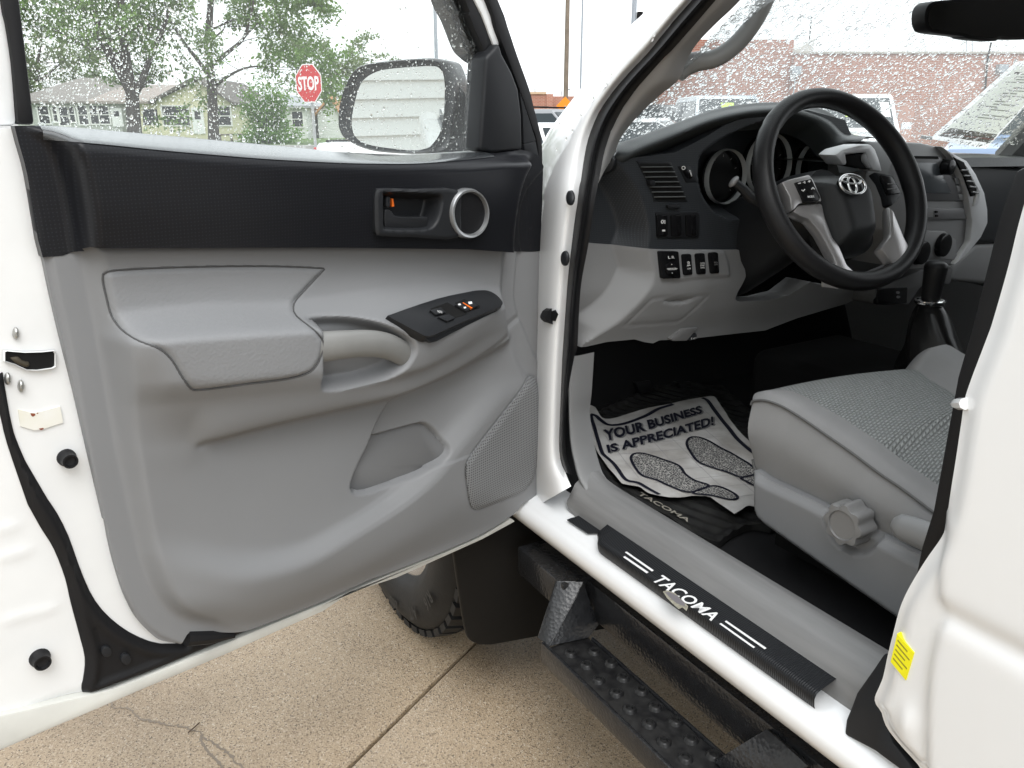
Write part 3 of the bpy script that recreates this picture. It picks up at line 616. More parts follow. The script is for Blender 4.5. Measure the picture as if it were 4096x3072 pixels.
def droplets(name, pts, radii, nrm, m, parent, seg=8, asp=None, lean=None, hf=1.0):
    nrm = np.asarray(nrm, float); a = np.cross(nrm, [.1,.2,1.0]); a /= np.linalg.norm(a); b = np.cross(nrm, a); V = []; Fc = []
    for i, (p, r_) in enumerate(zip(pts, radii)):
        k = len(V); e = (1+.5*random.random()) if asp is None else asp; ca = random.uniform(-.5, .5) if lean is None else lean
        ax = a*math.cos(ca)+b*math.sin(ca); ay = -a*math.sin(ca)+b*math.cos(ca)
        for (s_, d_) in ((1.0, 0.0), (.86, .26), (.5, .44)):
            for j in range(seg):
                th = 2*math.pi*j/seg; V.append(p+r_*s_*(math.cos(th)*ax+math.sin(th)*ay*e)+nrm*r_*d_*hf)
        V.append(p+nrm*r_*.50*hf)
        for l in range(2):
            for j in range(seg): Fc.append((k+l*seg+j, k+l*seg+(j+1) % seg, k+(l+1)*seg+(j+1) % seg, k+(l+1)*seg+j))
        for j in range(seg): Fc.append((k+2*seg+j, k+2*seg+(j+1) % seg, k+3*seg))
        Fc.append(tuple(k+j for j in range(seg))[::-1])
    return ob(name, V, Fc, m, parent, True, 50)
# outer side of the glass: away from us
pp = []; rr = []
while len(pp) < 6500:
    x, y = random.uniform(60, 2050), random.uniform(-40, 640)
    dens = (1.0 if x < 1100 else .75) * (.35 if (1180 < x < 1800 and y < 240) else 1.0)
    if random.random() > dens: continue
    u, v = DP.uv((x, y), -.0225)
    if float(sd(wglass, np.array(u), np.array(v))) < .004: continue
    pp.append(DP.pt((x, y), -.0232)); rr.append(min(.0035, random.lognormvariate(math.log(.00062), .42)))
droplets('raindrops', pp, rr, -DP.n, WATER, DOOR, seg=7, hf=1.5)['kind'] = 'stuff'
ETCH = mat('etched_white', (.6,.63,.62), .8)
for s_, q in (('TOYOTA', [(372,530),(248,525),(250,502),(374,510)]), ('UNITED', [(345,552),(278,548),(279,536),(346,540)]), ('M4', [(330,586),(288,584),(290,558),(332,560)]), ('GLASS', [(343,618),(280,613),(281,600),(344,604)]), ('DOT 15', [(412,645),(340,640),(341,626),(413,631)])):
    text_quad('glass_marking', s_, [DP.pt(p, -.0215) for p in zp('A1', *q)], ETCH, DOOR, bold=True)

# door mirror
mo = DP.o+DP.u*-.12+DP.n*-.20+np.array([0,0,1.27])
MN = -DP.u*math.cos(R(27))+DP.n*math.sin(R(27)); MN = MN/np.linalg.norm(MN)+np.array([0,0,-.02])
MP = Pl(mo, (MN[1]*-1, MN[0], 0), MN)
mh = zp('A2',(395,770),(400,680),(420,600),(455,510),(500,440),(570,405),(700,385),(850,372),(960,368),(1040,384),(1066,420),(1085,500),(1088,620),(1080,760),(1060,860),(1010,945),(900,972),(700,965),(560,940),(440,880),(402,820))
mh = np.array(MP.uvs(cr(mh, 3, True))); mg = zp('A2',(488,760),(505,660),(530,570),(560,510),(620,465),(700,440),(850,425),(1000,418),(1050,440),(1072,500),(1075,620),(1065,760),(1040,850),(990,920),(950,940),(880,950),(760,940),(620,920),(540,890),(500,840))
mg = np.array(MP.uvs(cr(mg, 3, True), -.006)); mc = mh.mean(0)
HOUS = mat('black_mirror_housing', (.012,.013,.014), .3, bump=.05, bscale=500)
rings = [MP.at(c_[0]+(mh[:,0]-c_[0])*s_, c_[1]+(mh[:,1]-c_[1])*s_, np.full(len(mh), d_)) for s_, d_, c_ in ((.90,-.012,mc),(.97,.002,mc),(1.0,-.004,mc),(1.02,-.03,mc),(1.0,-.08,mc),(.88,-.12,mc),(.6,-.15,mc),(.1,-.16,mc))]
MB().loft(rings).build('mirror_housing', HOUS, DOOR, ang=60)
MGL = mat('mirror_silver', (.84,.87,.86), .015, metal=1.0)
# slightly convex glass
ob('mirror_glass', MP.at(mg[:,0], mg[:,1], np.full(len(mg), -.004)), [tuple(range(len(mg)))], MGL, DOOR, False)
gm = mg.mean(0); _unused = [MP.at(gm[0]+(mg[:,0]-gm[0])*s_, gm[1]+(mg[:,1]-gm[1])*s_, np.full(len(mg), -.006)) for s_ in (1.0,.75,.5,.25,.02)]
# mirror arm towards the sail, with the lower foot
arm = cr(dq('A2',[(1040,378),(1090,392),(1150,410),(1222,452),(1272,522),(1306,620),(1330,800),(1330,985),(1150,985),(1040,975),(1062,860),(1092,700),(1094,520),(1072,420)], -.13), 3, True)
relief('mirror_arm', DP, arm, lambda U, V: -.165+.06*ss(sd(arm, U, V), 0, .06), .005, HOUS, DOOR, skirt=-.18)

# check strap to the hinge pillar
s0 = DP.pt((2150,1268), -.01); s1 = atx((2205,1255), .775)
MB().tube([s0, (s0+s1)/2, s1], .006, 8).build('check_strap', BLACK, DOOR)
# ------------------------------------------------------------------ truck: body side
def side(p, off=0.0):
    a = atx(p, .775+off); b = hit(p, (.775+off,0,1.12), (1,0,-.30))
    return b if a[2] > 1.12 else a
def ext(rail):
    q0, q1 = rail[0], rail[1]; d = q0-q1
    return rail if d[2] < .01 else [q0+d*max(0, (1.665-q0[2])/d[2])]+list(rail)
def strip(name, rails, m, parent, n=60, sub=5, up=False):
    """smooth skin through several long rails"""
    if up: rails = [ext(r_) for r_ in rails]
    R_ = np.array([resample(cr(r_, 5), n) for r_ in rails]); rows = []
    for j in range(n):
        c = cr(list(R_[:, j]), sub); rows.append(c)
    mb = MB().sheet(rows); return mb.build(name, m, parent, ang=70)
pill_sil = zp('B7',(2250,-600),(1990,-300),(1720,0),(1640,80),(1520,190),(1400,330),(1290,470),(1180,620),(1100,720),(1000,850),(900,980),(830,1080),(785,1170),(745,1250),(720,1400),(700,1659))+[(2110,1000),(2095,1300),(2085,1600),(2080,1830),(2080,1960),(2085,2060)]
pill_rt = zp('B7',(2420,-480),(2150,-160),(1866,160),(1780,265),(1640,440),(1520,565),(1430,665),(1350,760),(1290,845),(1235,930),(1190,1030),(1150,1140),(1125,1240),(1108,1340),(1100,1400),(1070,1600))+[(2292,933),(2270,1160),(2249,1450),(2238,1800),(2262,1890),(2285,1945)]
pill_mid = [((a[0]*.55+b[0]*.45), (a[1]*.55+b[1]*.45)) for a, b in zip(pill_sil, pill_rt)]
pill_q = [((a[0]*.25+b[0]*.75), (a[1]*.25+b[1]*.75)) for a, b in zip(pill_sil, pill_rt)]
rb = [side(p, .075) for p in pill_sil]; rb = [q+np.array([.03,.05,-.01]) for q in rb]
strip('front_pillar', [rb, [side(p, .04) for p in pill_sil], [side(p, .0) for p in pill_mid], [side(p, -.006) for p in pill_q], [side(p, .012) for p in pill_rt]], PAINT, TR, 90, 6, True)
# rocker
sec = [(.86,.44),(.80,.455),(.765,.468),(.748,.484),(.740,.500),(.742,.514),(.750,.524),(.757,.527),(.760,.533),(.80,.541),(.84,.541)]
rows = [[np.array([x+.008*(1.16-y), y, z_]) for x, z_ in sec] for y in np.linspace(1.23, -.3, 40)]
MB().sheet(rows).build('rocker_panel', PAINT, TR, ang=60)
# door opening seal
blk_in = zp('B7',(2600,-480),(2230,-30),(1866,390),(1760,495),(1640,630),(1560,720),(1490,815),(1430,900),(1385,990),(1335,1090),(1305,1180),(1275,1280),(1250,1420),(1230,1520))+zp('B4',(388,200),(350,400),(300,735),(250,1000),(230,1200),(212,1560),(195,1590))+[(2268,1600),(2262,1800),(2290,1900)]
blk_out = pill_rt[:14]+zp('B7',(1100,1400),(1085,1500))+zp('B4',(232,250),(210,450),(185,640),(150,900),(125,1200),(98,1600),(95,1659))+[(2243,1600),(2237,1800),(2262,1890)]
strip('opening_seal', [[side(p, .010) for p in blk_out], [side(((a[0]*.6+b[0]*.4), (a[1]*.6+b[1]*.4)), -.004) for a, b in zip(resample(blk_out, 30), resample(blk_in, 30))], [side(((a[0]*.4+b[0]*.6), (a[1]*.4+b[1]*.6)), .02) for a, b in zip(resample(blk_out, 30), resample(blk_in, 30))], [side(p, .032) for p in blk_in]], BLACK, TR, 90, 5, True)
for c in ((165,373),(123,845)):
    q = [side(p, -.008) for p in zp('B4', *ellipse(c, 31, 60, 20))]; m_ = sum(q)/len(q); nn = np.array([-.96,-.28,0])
    MB().loft([[m_+(p-m_)*s_+nn*d_ for p in q] for s_, d_ in ((1,0),(.95,.004),(.6,.006),(.05,.0065))]).build('rubber_plug', DARKP, TR, ang=70)
MB().tube([atx(p, .772) for p in zp('A6', (1700,1205),(1740,1195),(1790,1200))], [.006,.014,.016], 8).add(*[[atx(p, .765) for p in zp('A6', (1715,1180),(1800,1150),(1822,1185),(1800,1240),(1720,1225))], [(0,1,2,3,4)]]).build('strap_mount', BLACK, TR)
# inner pillar trim
tr_out = blk_in[:14]; tr_in = zp('A3',(900,-300),(640,0),(500,135),(400,240),(345,330),(300,440))+zp('B7',(1740,790),(1600,920),(1500,1030),(1430,1120),(1390,1200),(1368,1270),(1350,1310))
PTRIM = mat('grey_pillar_trim', (.30,.30,.30), .6, bump=.15, bscale=700)
ro = [side(p, .036) for p in tr_out]; ri = [side(p, .095) for p in tr_in]
strip('pillar_trim', [ro, [(a+b)/2+np.array([-.012,-.012,0]) for a, b in zip(resample(ro, 20), resample(ri, 20))], ri], PTRIM, TR, 60, 6, True)
slab('pillar_trim_foot', Pl((.86,1.14,1.2), (0,-1,0), (-1,-.7,0)), Pl((.86,1.14,1.2), (0,-1,0), (-1,-.7,0)).uvs(zp('B7',(1310,1285),(1372,1322),(1345,1400),(1300,1435),(1235,1465),(1262,1300))), -.03, .0, DARKP, TR, .004)
# grab handle
gp = [hit(p, (1.0,1.0,1.3), (-.55,-.75,.35)) for p in zp('A3', (290,405),(340,362),(405,340),(480,330),(560,290),(640,220),(710,130),(765,30),(790,-60),(770,-200))]
gp = cr(gp, 5); MB().tube(gp, list(np.interp(np.linspace(0,1,len(gp)), [0,.15,.3,.8,1], [.016,.017,.0145,.014,.016])), 14).build('grab_handle', mat('grey_handle', (.26,.265,.265), .4, bump=.1, bscale=800), TR, ang=70)

# grey kick panel, sill trim and scuff plate
kl = [atx(p, .812) for p in zp('A7', (82,15),(84,130),(86,250),(92,420),(122,570),(155,645))]; kr = [atx(p, .875) for p in zp('A7', (206,10),(200,110),(194,200),(186,290),(200,400),(216,480),(250,580),(320,665))]
strip('kick_panel', [[q+np.array([.03,.03,0]) for q in kl], kl, [(a+b)/2+np.array([-.022,-.012,0]) for a, b in zip(resample(kl, 14), resample(kr, 14))], kr], GREY2, TR, 40, 6)
sec = [(.792,.535),(.793,.555),(.797,.566),(.806,.585),(.822,.597),(.842,.602),(.860,.600),(.870,.590),(.875,.55),(.876,.51)]
rows = []
for y in np.linspace(1.10, .40, 50):
    e = max(0, (y-1.0)/.10); rows.append([np.array([x, y, z_+(.010*e**3)]) for x, z_ in sec])
rows.insert(0, [np.array([q[0], q[1]+.006, .56+(q[2]-.56)*.4]) for q in rows[0]])
t, b = nodes_of(SCUFFP); _mp = t.nodes.new('ShaderNodeMapping'); _mp.inputs['Scale'].default_value = (14,1.2,14)
for n in list(t.nodes):
    if n.type == 'TEX_NOISE': t.links.new(_mp.outputs[0], n.inputs['Vector'])
t.links.new([n for n in t.nodes if n.type == 'TEX_COORD'][0].outputs['Object'], _mp.inputs[0])
SILL = MB().sheet(rows).build('sill_trim', SCUFFP, TR, ang=60)
CARB = mat('carbon_film', (.014,.015,.017), .32)
t, b = nodes_of(CARB); tc = t.nodes.new('ShaderNodeTexCoord'); wv_ = t.nodes.new('ShaderNodeTexWave'); wv_.inputs['Scale'].default_value = 95; wv_.bands_direction = 'Y'
bp = t.nodes.new('ShaderNodeBump'); bp.inputs['Strength'].default_value = .5; bp.inputs['Distance'].default_value = .001
t.links.new(tc.outputs['Object'], wv_.inputs['Vector']); t.links.new(wv_.outputs['Fac'], bp.inputs['Height']); t.links.new(bp.outputs[0], b.inputs['Normal'])
psec = [(.757,.5335),(.7545,.541),(.753,.551),(.756,.5575),(.762,.5595),(.795,.5655)]
prow = []
for i, y in enumerate(np.linspace(.985, .505, 60)):
    e = ss((y-.955)/.03)*.02; prow.append([np.array([x+.002+.006*(.8-y)+e*(1 if x < .79 else 0), y, z_]) for x, z_ in psec])
SCUFF = MB().sheet(prow).build('scuff_plate', CARB, TR, ang=60)
def on_plate(p):
    return hit(p, (.77,0,.5610), (-.18,0,1))
slab('sill_film', Pl((.78,1.0,.5445), (0,1,0), (-.17,0,1)), Pl((.78,1.0,.5445), (0,1,0), (-.17,0,1)).uvs(zp('A8',(914,82),(925,78),(1000,55),(1085,108),(1060,135),(1000,138),(985,128))), -.002, .0, CARB, TR)
for q in ([(1158,222),(1166,219),(1280,298),(1272,303)], [(1150,242),(1158,238),(1258,306),(1250,311)], [(1578,514),(1586,510),(1755,626),(1747,631)], [(1556,524),(1563,520),(1707,622),(1699,626)]):
    P4 = [on_plate(p) for p in zp('A8', *q)]; ob('plate_stripe', [p+np.array([0,0,.0008]) for p in P4], [(0,1,2,3)], WHITEINK, SCUFF, False)
text_quad('plate_lettering', 'TACOMA', [on_plate(p) for p in zp('A8', (1272,342),(1522,512),(1562,486),(1318,316))], WHITEINK, SCUFF, off=.0008, bold=.02, shear=.2, spacing=1.06)
TORN = mat('torn_film_edge', (.35,.33,.26), .7, mott=.4, mscale=200); WORN = mat('worn_metal_patch', (.16,.15,.16), .45)
ob('film_tear', [on_plate(p)+np.array([0,0,.0010]) for p in zp('A8', (1318,388),(1335,382),(1370,395),(1400,425),(1425,450),(1418,470),(1400,455),(1385,462),(1360,440),(1335,415))], [tuple(range(10))], TORN, SCUFF, False)
ob('film_tear_patch', [on_plate(p)+np.array([0,0,.0014]) for p in zp('A8', (1328,392),(1345,390),(1380,408),(1410,438),(1412,452),(1375,438),(1345,412))], [tuple(range(7))], WORN, SCUFF, False)

# rear access door and pillar
BPX = .74
BP = Pl((BPX,0,0), (0,-1,0), (-1,0,0))   # u = -y, v = z
bed = zp('C2',(1450,60),(1321,490),(1270,670),(1200,960),(1100,1310),(1065,1410))+zp('C3',(1770,420),(1740,600),(1680,1000),(1625,1290))+zp('B2',(1090,200),(1070,330),(1030,400),(960,500),(870,650),(820,760),(790,870),(750,1030),(720,1170),(670,1295),(710,1345),(730,1420),(780,1500),(920,1659))
bed = [tuple(q) for q in resample(BP.uvs(cr(bed, 3)), 90)]
b_out = [(bed[0][0]-.06, 1.70)]+bed+[(-.30+.02,.50),(.35,.50),(.35,1.70)]
b_out = [(u, v) for u, v in b_out]
cr1 = cr(BP.uvs(zp('B2',(1140,-900),(1075,0),(1062,350),(1052,640),(1078,780),(1040,900),(1000,1100),(985,1400),(990,1659))), 4)
ind = cr(BP.uvs(zp('B2',(1085,760),(1250,850),(1400,930),(1551,1010),(1800,1150))), 3)
def h_b(U, V):
    e = np.array(cr1); ue = np.interp(V, e[::-1,1], e[::-1,0]); h = .007*ss((U-ue)/.012)
    h = h-.005*np.exp(-(pd(ind, U, V)/.013)**2)*ss(U-ue, 0, .01)-.02*ss(.02-sd(b_out, U, V), 0, .02)*0
    d_ = BP.uv(zp('B2', (890,1400))[0]); h = h+.006*np.exp(-(((U-d_[0])/.010)**2+((V-d_[1])/.022)**2))
    return h-.010*(1-ss(sd(bed+[(.4,.5),(.4,1.7)], U, V), 0, .022))
REARD = relief('rear_access_door', BP, b_out, h_b, .005, PAINT, TR, skirt=-.10, holes=[[(-.27,1.25),(.30,1.25),(.30,1.60),(-.22,1.60)]])
ob('rear_door_glass', [BP.at(u, v, -.02).reshape(3) for u, v in ((-.28,1.24),(.31,1.24),(.31,1.61),(-.23,1.61))], [(0,1,2,3)], GLS, REARD, False)
STK = mat('yellow_sticker', (.86,.80,.01), .5); SINK = mat('sticker_print', (.28,.25,.02), .6)
q = BP.uvs(zp('B2',(838,895),(932,1005),(886,1160),(800,1055)), .0); slab('yellow_label', BP, q, -.012, .0015, STK, REARD)
e0, e1, e2, e3 = [np.array(x) for x in q]
for i in range(5):
    t0 = .14+.16*i; a = e0*(1-t0)+e3*t0; c = e1*(1-t0)+e2*t0; d_ = (c-a); a = a+d_*.1; c = a+d_*(.8 if i % 2 else .6); n_ = (e3-e0)*.05
    slab('label_print', BP, [a, c, c+n_, a+n_], .001, .0017, SINK, REARD)
gl_ = BP.uvs(zp('C2',(1318,300),(1210,600),(1120,960),(1020,1350),(930,1659)), -.06)+BP.uvs(zp('B2',(985,220),(920,430),(878,640)), -.03)
slab('rear_door_seal', BP, gl_+BP.uvs(zp('B2',(1000,640),(1200,0)), -.04)+BP.uvs([(4300,600)], -.06), -.10, -.045, BLACK, TR, .004)
MB().tube([BP.pt(p, w_) for p, w_ in zip(zp('C3', (1700,492),(1730,490),(1780,490)), (-.02,-.01,0))], [.004,.006,.006], 8).build('door_latch_pin', PAINT, TR)
bl = Pl((.765,.45,.55), (0,-1,0), (-1,.2,.35))
slab('sill_corner_trim', bl, bl.uvs(zp('B2',(600,1232),(700,1090),(760,1000),(800,1100),(760,1300),(800,1500),(940,1680),(860,1680),(700,1560),(530,1470),(540,1385),(575,1300))), -.02, .0, DARKP, TR, .004)

# ------------------------------------------------------------------ truck: shell that closes the cab
LIN = mat('grey_headliner', (.30,.30,.30), .9)
mb = MB(); mb.box((.98,-.7,1.66), (2.12,.86,1.70)); mb.build('roof', [PAINT], TR, bevel=.01)
mb = MB(); mb.box((.98,-.7,1.63), (2.12,.86,1.655)); mb.build('headliner', LIN, TR)
MB().box((.80,-.74,.45), (2.34,-.70,1.66)).build('rear_cab_wall', DARKP, TR)
MB().box((2.33,-.7,.40), (2.38,1.76,1.16)).build('passenger_door', GREY2, TR)
MB().box((2.22,-.72,1.1), (2.30,-.1,1.66)).build('passenger_rear_pillar', GREY2, TR)
MB().tube([(2.33,1.22,1.15),(2.27,1.08,1.30),(2.16,.86,1.66)], .035, 8).build('passenger_front_pillar', PTRIM, TR)
MB().box((.79,-.7,.455), (2.34,1.74,.515)).build('floor', CARPET, TR)
MB().box((.86,1.72,.40), (2.34,1.76,1.12)).build('firewall', BLACKM, TR)
MB().add([(.88,1.72,.80),(2.33,1.72,.80),(2.33,1.60,.515),(.88,1.60,.515),(.88,1.72,.51),(2.33,1.72,.51)], [(0,1,2,3),(0,3,4),(1,5,2),(0,4,5,1)]).build('toe_board', CARPET, TR)
MB().box((.80,1.26,.33), (2.32,1.30,.46)).build('underbody_panel', BLACKM, TR)
MB().box((.86,-.7,.36), (2.30,2.7,.42)).build('chassis', BLACKM, TR)
# nose: hood and fender in front of the pillar, mostly hidden
hood = [[np.array([x, y, 1.10-.05*((x-1.55)/.8)**2-.10*max(0,(y-1.7))**1.4]) for x in np.linspace(.80,2.30,14)] for y in np.linspace(1.42,2.75,12)]
MB().sheet(hood).build('hood', PAINT, TR)
fen = [[np.array([.79-.05*math.sin(math.pi*t_)*1.0, y, .95-.25*t_-.02*(y-1.3)]) for t_ in np.linspace(0,1,6)] for y in np.linspace(1.27,2.7,12)]
MB().sheet(fen).build('front_fender', PAINT, TR)
def wy(x): return .30*(1-((x-1.62)/.75)**2)
def wsp(x, s_):  # s_ metres up the slope
    return np.array([x, 1.155+wy(x)-.79*s_, 1.185+.61*s_])
xl = lambda z_: .775+.10+.30*(z_-1.12)
wrows = [[wsp(x, s_) for x in np.linspace(xl(1.185+.61*s_),2.355-.15*s_,24)] for s_ in np.linspace(0,.80,16)]
WSH = MB().sheet(wrows).build('windshield', MIST2, TR, ang=80)
pp = []; rr = []
def ws_hit(p):
    x = 1.5
    for _ in range(8):
        X = hit(p, (x, 1.155+wy(x), 1.185), (0,.61,.79)); x = float(np.clip(X[0], .88, 2.36))
    return X
while len(pp) < 12000:
    x, y = random.uniform(2480, 4110), random.uniform(-20, 640)
    X = ws_hit((x, y))
    if not (xl(X[2])+.006 < X[0] < 2.35) or X[2] < 1.186: continue
    pp.append(X+np.array([0,.0006,.0008])); rr.append(min(.0048, random.lognormvariate(math.log(.00145), .45)))
droplets('windshield_rain', pp, rr, (0,.61,.79), WATER, TR, seg=6, hf=1.5)['kind'] = 'stuff'
# inside mirror
IM = Pl((1.62,.78,1.42), (1,0,0), (-.25,-1,-.05))
imo = IM.uvs(cr(zp('A3',(1662,95),(1672,45),(1700,15),(1760,2),(2100,-25),(2400,-40),(2480,60),(2440,190),(2250,218),(2080,216),(2050,228),(1905,214),(1870,200),(1705,180),(1670,150)), 3, True))
IMO = slab('inside_mirror', IM, imo, -.03, .0, mat('mirror_black', (.006,.006,.007), .45), TR, .008, 3)
im2 = [tuple(np.array(imo).mean(0)+(np.array(p)-np.array(imo).mean(0))*np.array([.95,.84])) for p in imo]
slab('mirror_glass', IM, im2, -.004, .0008, mat('dimmed_mirror', (.02,.02,.02), .05, spec=.6), IMO)
MB().tube([IM.at(.0,.02,-.02).reshape(3), np.array([1.62,.86,1.50])], .012, 8).build('mirror_stem', BLACK, TR)

# ------------------------------------------------------------------ dashboard
FA = Pl((0,1.12,0), (1,0,0), (0,-1,0))
K1 = FA.uvs(cr(zp('B4',(410,195),(480,300),(540,420),(588,560),(600,640),(545,765)), 4), -.02)
K2 = FA.uvs(cr(zp('B4',(515,85),(620,210),(700,340),(750,480),(775,620),(768,778)), 4), 0)
LE1 = K1+[(.6,K1[-1][1]-.05),(.6,1.25),(K1[0][0]-.01,1.25)]; LE2 = K2+[(K2[-1][0],K2[-1][1]-.05),(.6,K2[-1][1]-.05),(.6,1.3),(K2[0][0],1.3)]
def chamf(P1, P2, depth, U, V):
    d1 = sd(P1, U, V); d2 = sd(P2, U, V); t_ = np.clip(d2/(d2-d1+1e-9), 0, 1); t_ = np.where(d1 > 0, 1, np.where(d2 < 0, 0, t_)); return -depth*t_
clus = FA.uvs(cr([(2798,650),(2845,590),(2960,525),(3100,480),(3250,490),(3370,560),(3400,650),(3380,760),(3250,850),(3000,870),(2885,860),(2812,770)], 3, True))
fa_out = FA.uvs(zp('B4',(512,78),(470,150),(440,182),(385,205),(350,400),(300,735),(540,763),(750,776),(1100,780),(1462,777)), 0)+FA.uvs([(3000,1010),(3330,1000),(3420,900),(3440,620),(3380,480),(3230,440),(3020,455),(2900,500),(2800,560),(2700,610)], 0)
DASH = relief('dashboard', FA, fa_out, lambda U, V: chamf(LE1, LE2, .05, U, V)-.12*ss(sd(clus, U, V), -.004, .02), .004, DARKD, TR, skirt=-.14)
tag(DASH, 'charcoal and grey dashboard with vents, gauges and switches')
# lower grey panel
G1 = FA.uvs(cr(zp('B4',(545,760),(585,900),(580,960),(500,1100),(400,1220),(300,1310),(262,1370),(248,1570)), 4), -.02)
G2 = FA.uvs(cr(zp('B4',(768,774),(792,900),(800,960),(760,1080),(600,1300),(480,1420),(320,1540)), 4), 0)
LG1 = [(.6,1.2),(G1[0][0],1.2)]+G1+[(.6,G1[-1][1])]; LG2 = [(.6,1.2),(G2[0][0],1.2)]+G2+[(G2[-1][0]-.02,.8),(.6,.8)]
gl_out = FA.uvs(zp('A4',(62,592),(250,605),(430,612),(798,614),(822,690),(828,740),(795,820),(790,860),(812,872),(950,868),(1060,840),(1150,770),(1220,790),(1300,800),(1480,825),(1380,890),(1150,965),(1000,1030),(860,1045),(600,1075),(470,1078),(440,1095),(395,1088),(340,1072),(200,1085),(100,1110),(12,1116),(20,1000),(35,800)), 0)
lid = FA.uvs(zp('B4',(612,1382),(780,1160),(830,1152),(1222,1138),(1070,1330),(1040,1355)), 0); lid = lid+[lid[0]]
insw = FA.uvs(cr(zp('B4',(862,792),(1100,784),(1345,784),(1378,960),(1365,985),(1100,1000),(865,1015)), 2, True), 0)
scoop = FA.uvs(cr(zp('B4',(850,1165),(1130,1145),(1080,1195),(1000,1215),(900,1200)), 3, True), 0)
vtop = FA.uvs(zp('B4', (700,778))[0:1])[0][1]
_kn = pchip1([.78,.84,.90,.95,.985,1.05], [-.05,-.034,-.008,.004,.002,.0])
kneeblk = lambda U, V: _kn(V+.10*(np.clip(U,.8,1.5)-.95)*0.25)
def h_gl(U, V):
    h = kneeblk(U, V)+.004+chamf(LG1, LG2, .05, U, V)
    h = h-.002*np.exp(-(pd(lid, U, V)/.0022)**2)+.004*ss(sd(insw, U, V), 0, .004)-.012*ss(sd(scoop, U, V), 0, .012)
    return h
relief('knee_panel', FA, gl_out, h_gl, .004, GREY2, DASH, skirt=-.06)
def sw_on(name, k, pts, w0, w1, m, bevel=.0015): return slab(name, FA, FA.uvs(zp(k, *pts), w1), w0, w1, m, DASH, bevel)
def kw(k, pts):
    c = np.mean([FA.uv(p, .02) for p in zp(k, *pts)], 0); return float(h_gl(np.array(c[0]), np.array(c[1])))
KB = kw('B4', [(1000,900)])-.016
def fq(k, *pts, w_=.0): return [FA.pt(p, w_) for p in zp(k, *pts)]
GLOSSB = mat('gloss_black_switch', (.008,.008,.009), .22)
sw_on('mirror_switch', 'B4', [(865,800),(872,793),(998,792),(1005,798),(1022,994),(1015,1002),(888,1006),(880,1000)], KB+(-.01), KB+.022, GLOSSB)
sw_on('mirror_selector', 'B4', [(912,824),(978,820),(984,855),(918,858)], KB+(.02), KB+.025, GLOSSB)
sw_on('mirror_pad', 'B4', [(905,905),(925,882),(980,880),(995,900),(1000,955),(985,975),(930,978),(912,960)], KB+(.02), KB+.027, GLOSSB, .003)
text_quad('switch_lettering', 'L R', fq('B4', (922,848),(970,846),(968,826),(920,828), w_=KB+.0256), WHITEINK, DASH, bold=True)
text_quad('switch_lettering', 'MIRROR', fq('B4', (922,938),(986,935),(984,918),(920,921), w_=KB+.0276), WHITEINK, DASH, bold=True)
for tri in ([(945,896),(956,896),(950,888)], [(948,958),(960,957),(955,966)], [(912,928),(919,922),(919,934)], [(995,926),(988,920),(988,932)]):
    ob('switch_arrow', fq('B4', *tri, w_=KB+.0278), [(0,1,2)], WHITEINK, DASH, False)
for x0, txt in ((1035, ('OFF',)), (1140, ('CLUTCH','START','CANCEL')), (1244, ('RSCA','OFF'))):
    y0 = 820-(x0-1035)*.06
    sw_on('rocker_switch', 'B4', [(x0+2,y0+8),(x0+10,y0-4),(x0+62,y0-8),(x0+70,y0),(x0+80,y0+145),(x0+74,y0+155),(x0+20,y0+160),(x0+12,y0+152)], KB+(-.01), KB+.021, GLOSSB, .003)
    ink = WHITEINK if x0 < 1200 else mat('grey_ink', (.18,.18,.18), .6)
    for i, s_ in enumerate(txt):
        yb = y0+(112 if len(txt) == 1 else 76+17*i); xa = x0+(36 if len(s_) < 5 else 32)
        text_quad('switch_lettering', s_, fq('B4', (xa,yb),(xa+(28 if len(s_) < 5 else 36),yb-1),(xa+(27 if len(s_) < 5 else 35),yb-13),(xa-1,yb-12), w_=KB+.0216), ink, DASH, bold=True)
MB().tube(fq('B4', (1072,878),(1080,872),(1088,878),(1088,888),(1074,889), w_=KB+.0222), .0009, 5).build('stability_icon', WHITEINK, DASH)
MB().tube(fq('B4', (1070,908),(1076,898),(1082,906),(1090,897),(1096,902), w_=KB+.0222), .0007, 5).build('stability_icon', WHITEINK, DASH)
# upper switches
sw_on('switch_frame', 'B4', [(828,490),(850,482),(1150,482),(1168,495),(1170,660),(1158,688),(848,692),(838,680)], -.01, .003, DARKP, .002)
for x0 in (838, 946, 1062):
    sw_on('rocker_switch', 'B4', [(x0+2,516),(x0+10,506),(x0+72,504),(x0+80,512),(x0+84,660),(x0+76,672),(x0+16,676),(x0+8,668)], .0, .007, GLOSSB, .003)
for q in ([(868,560),(874,548),(882,548),(886,560),(880,572),(872,572)],):
    MB().tube(fq('B4', *(q+[q[0]]), w_=.008), .0008, 5).build('fog_icon', WHITEINK, DASH)
for i in range(3): MB().tube(fq('B4', (890,550+i*10),(900,553+i*10), w_=.008), .0007, 5).build('fog_icon', WHITEINK, DASH)
sw_on('switch_lamp', 'B4', [(876,623),(898,622),(900,635),(878,636)], .006, .0078, WHITEINK, .0)
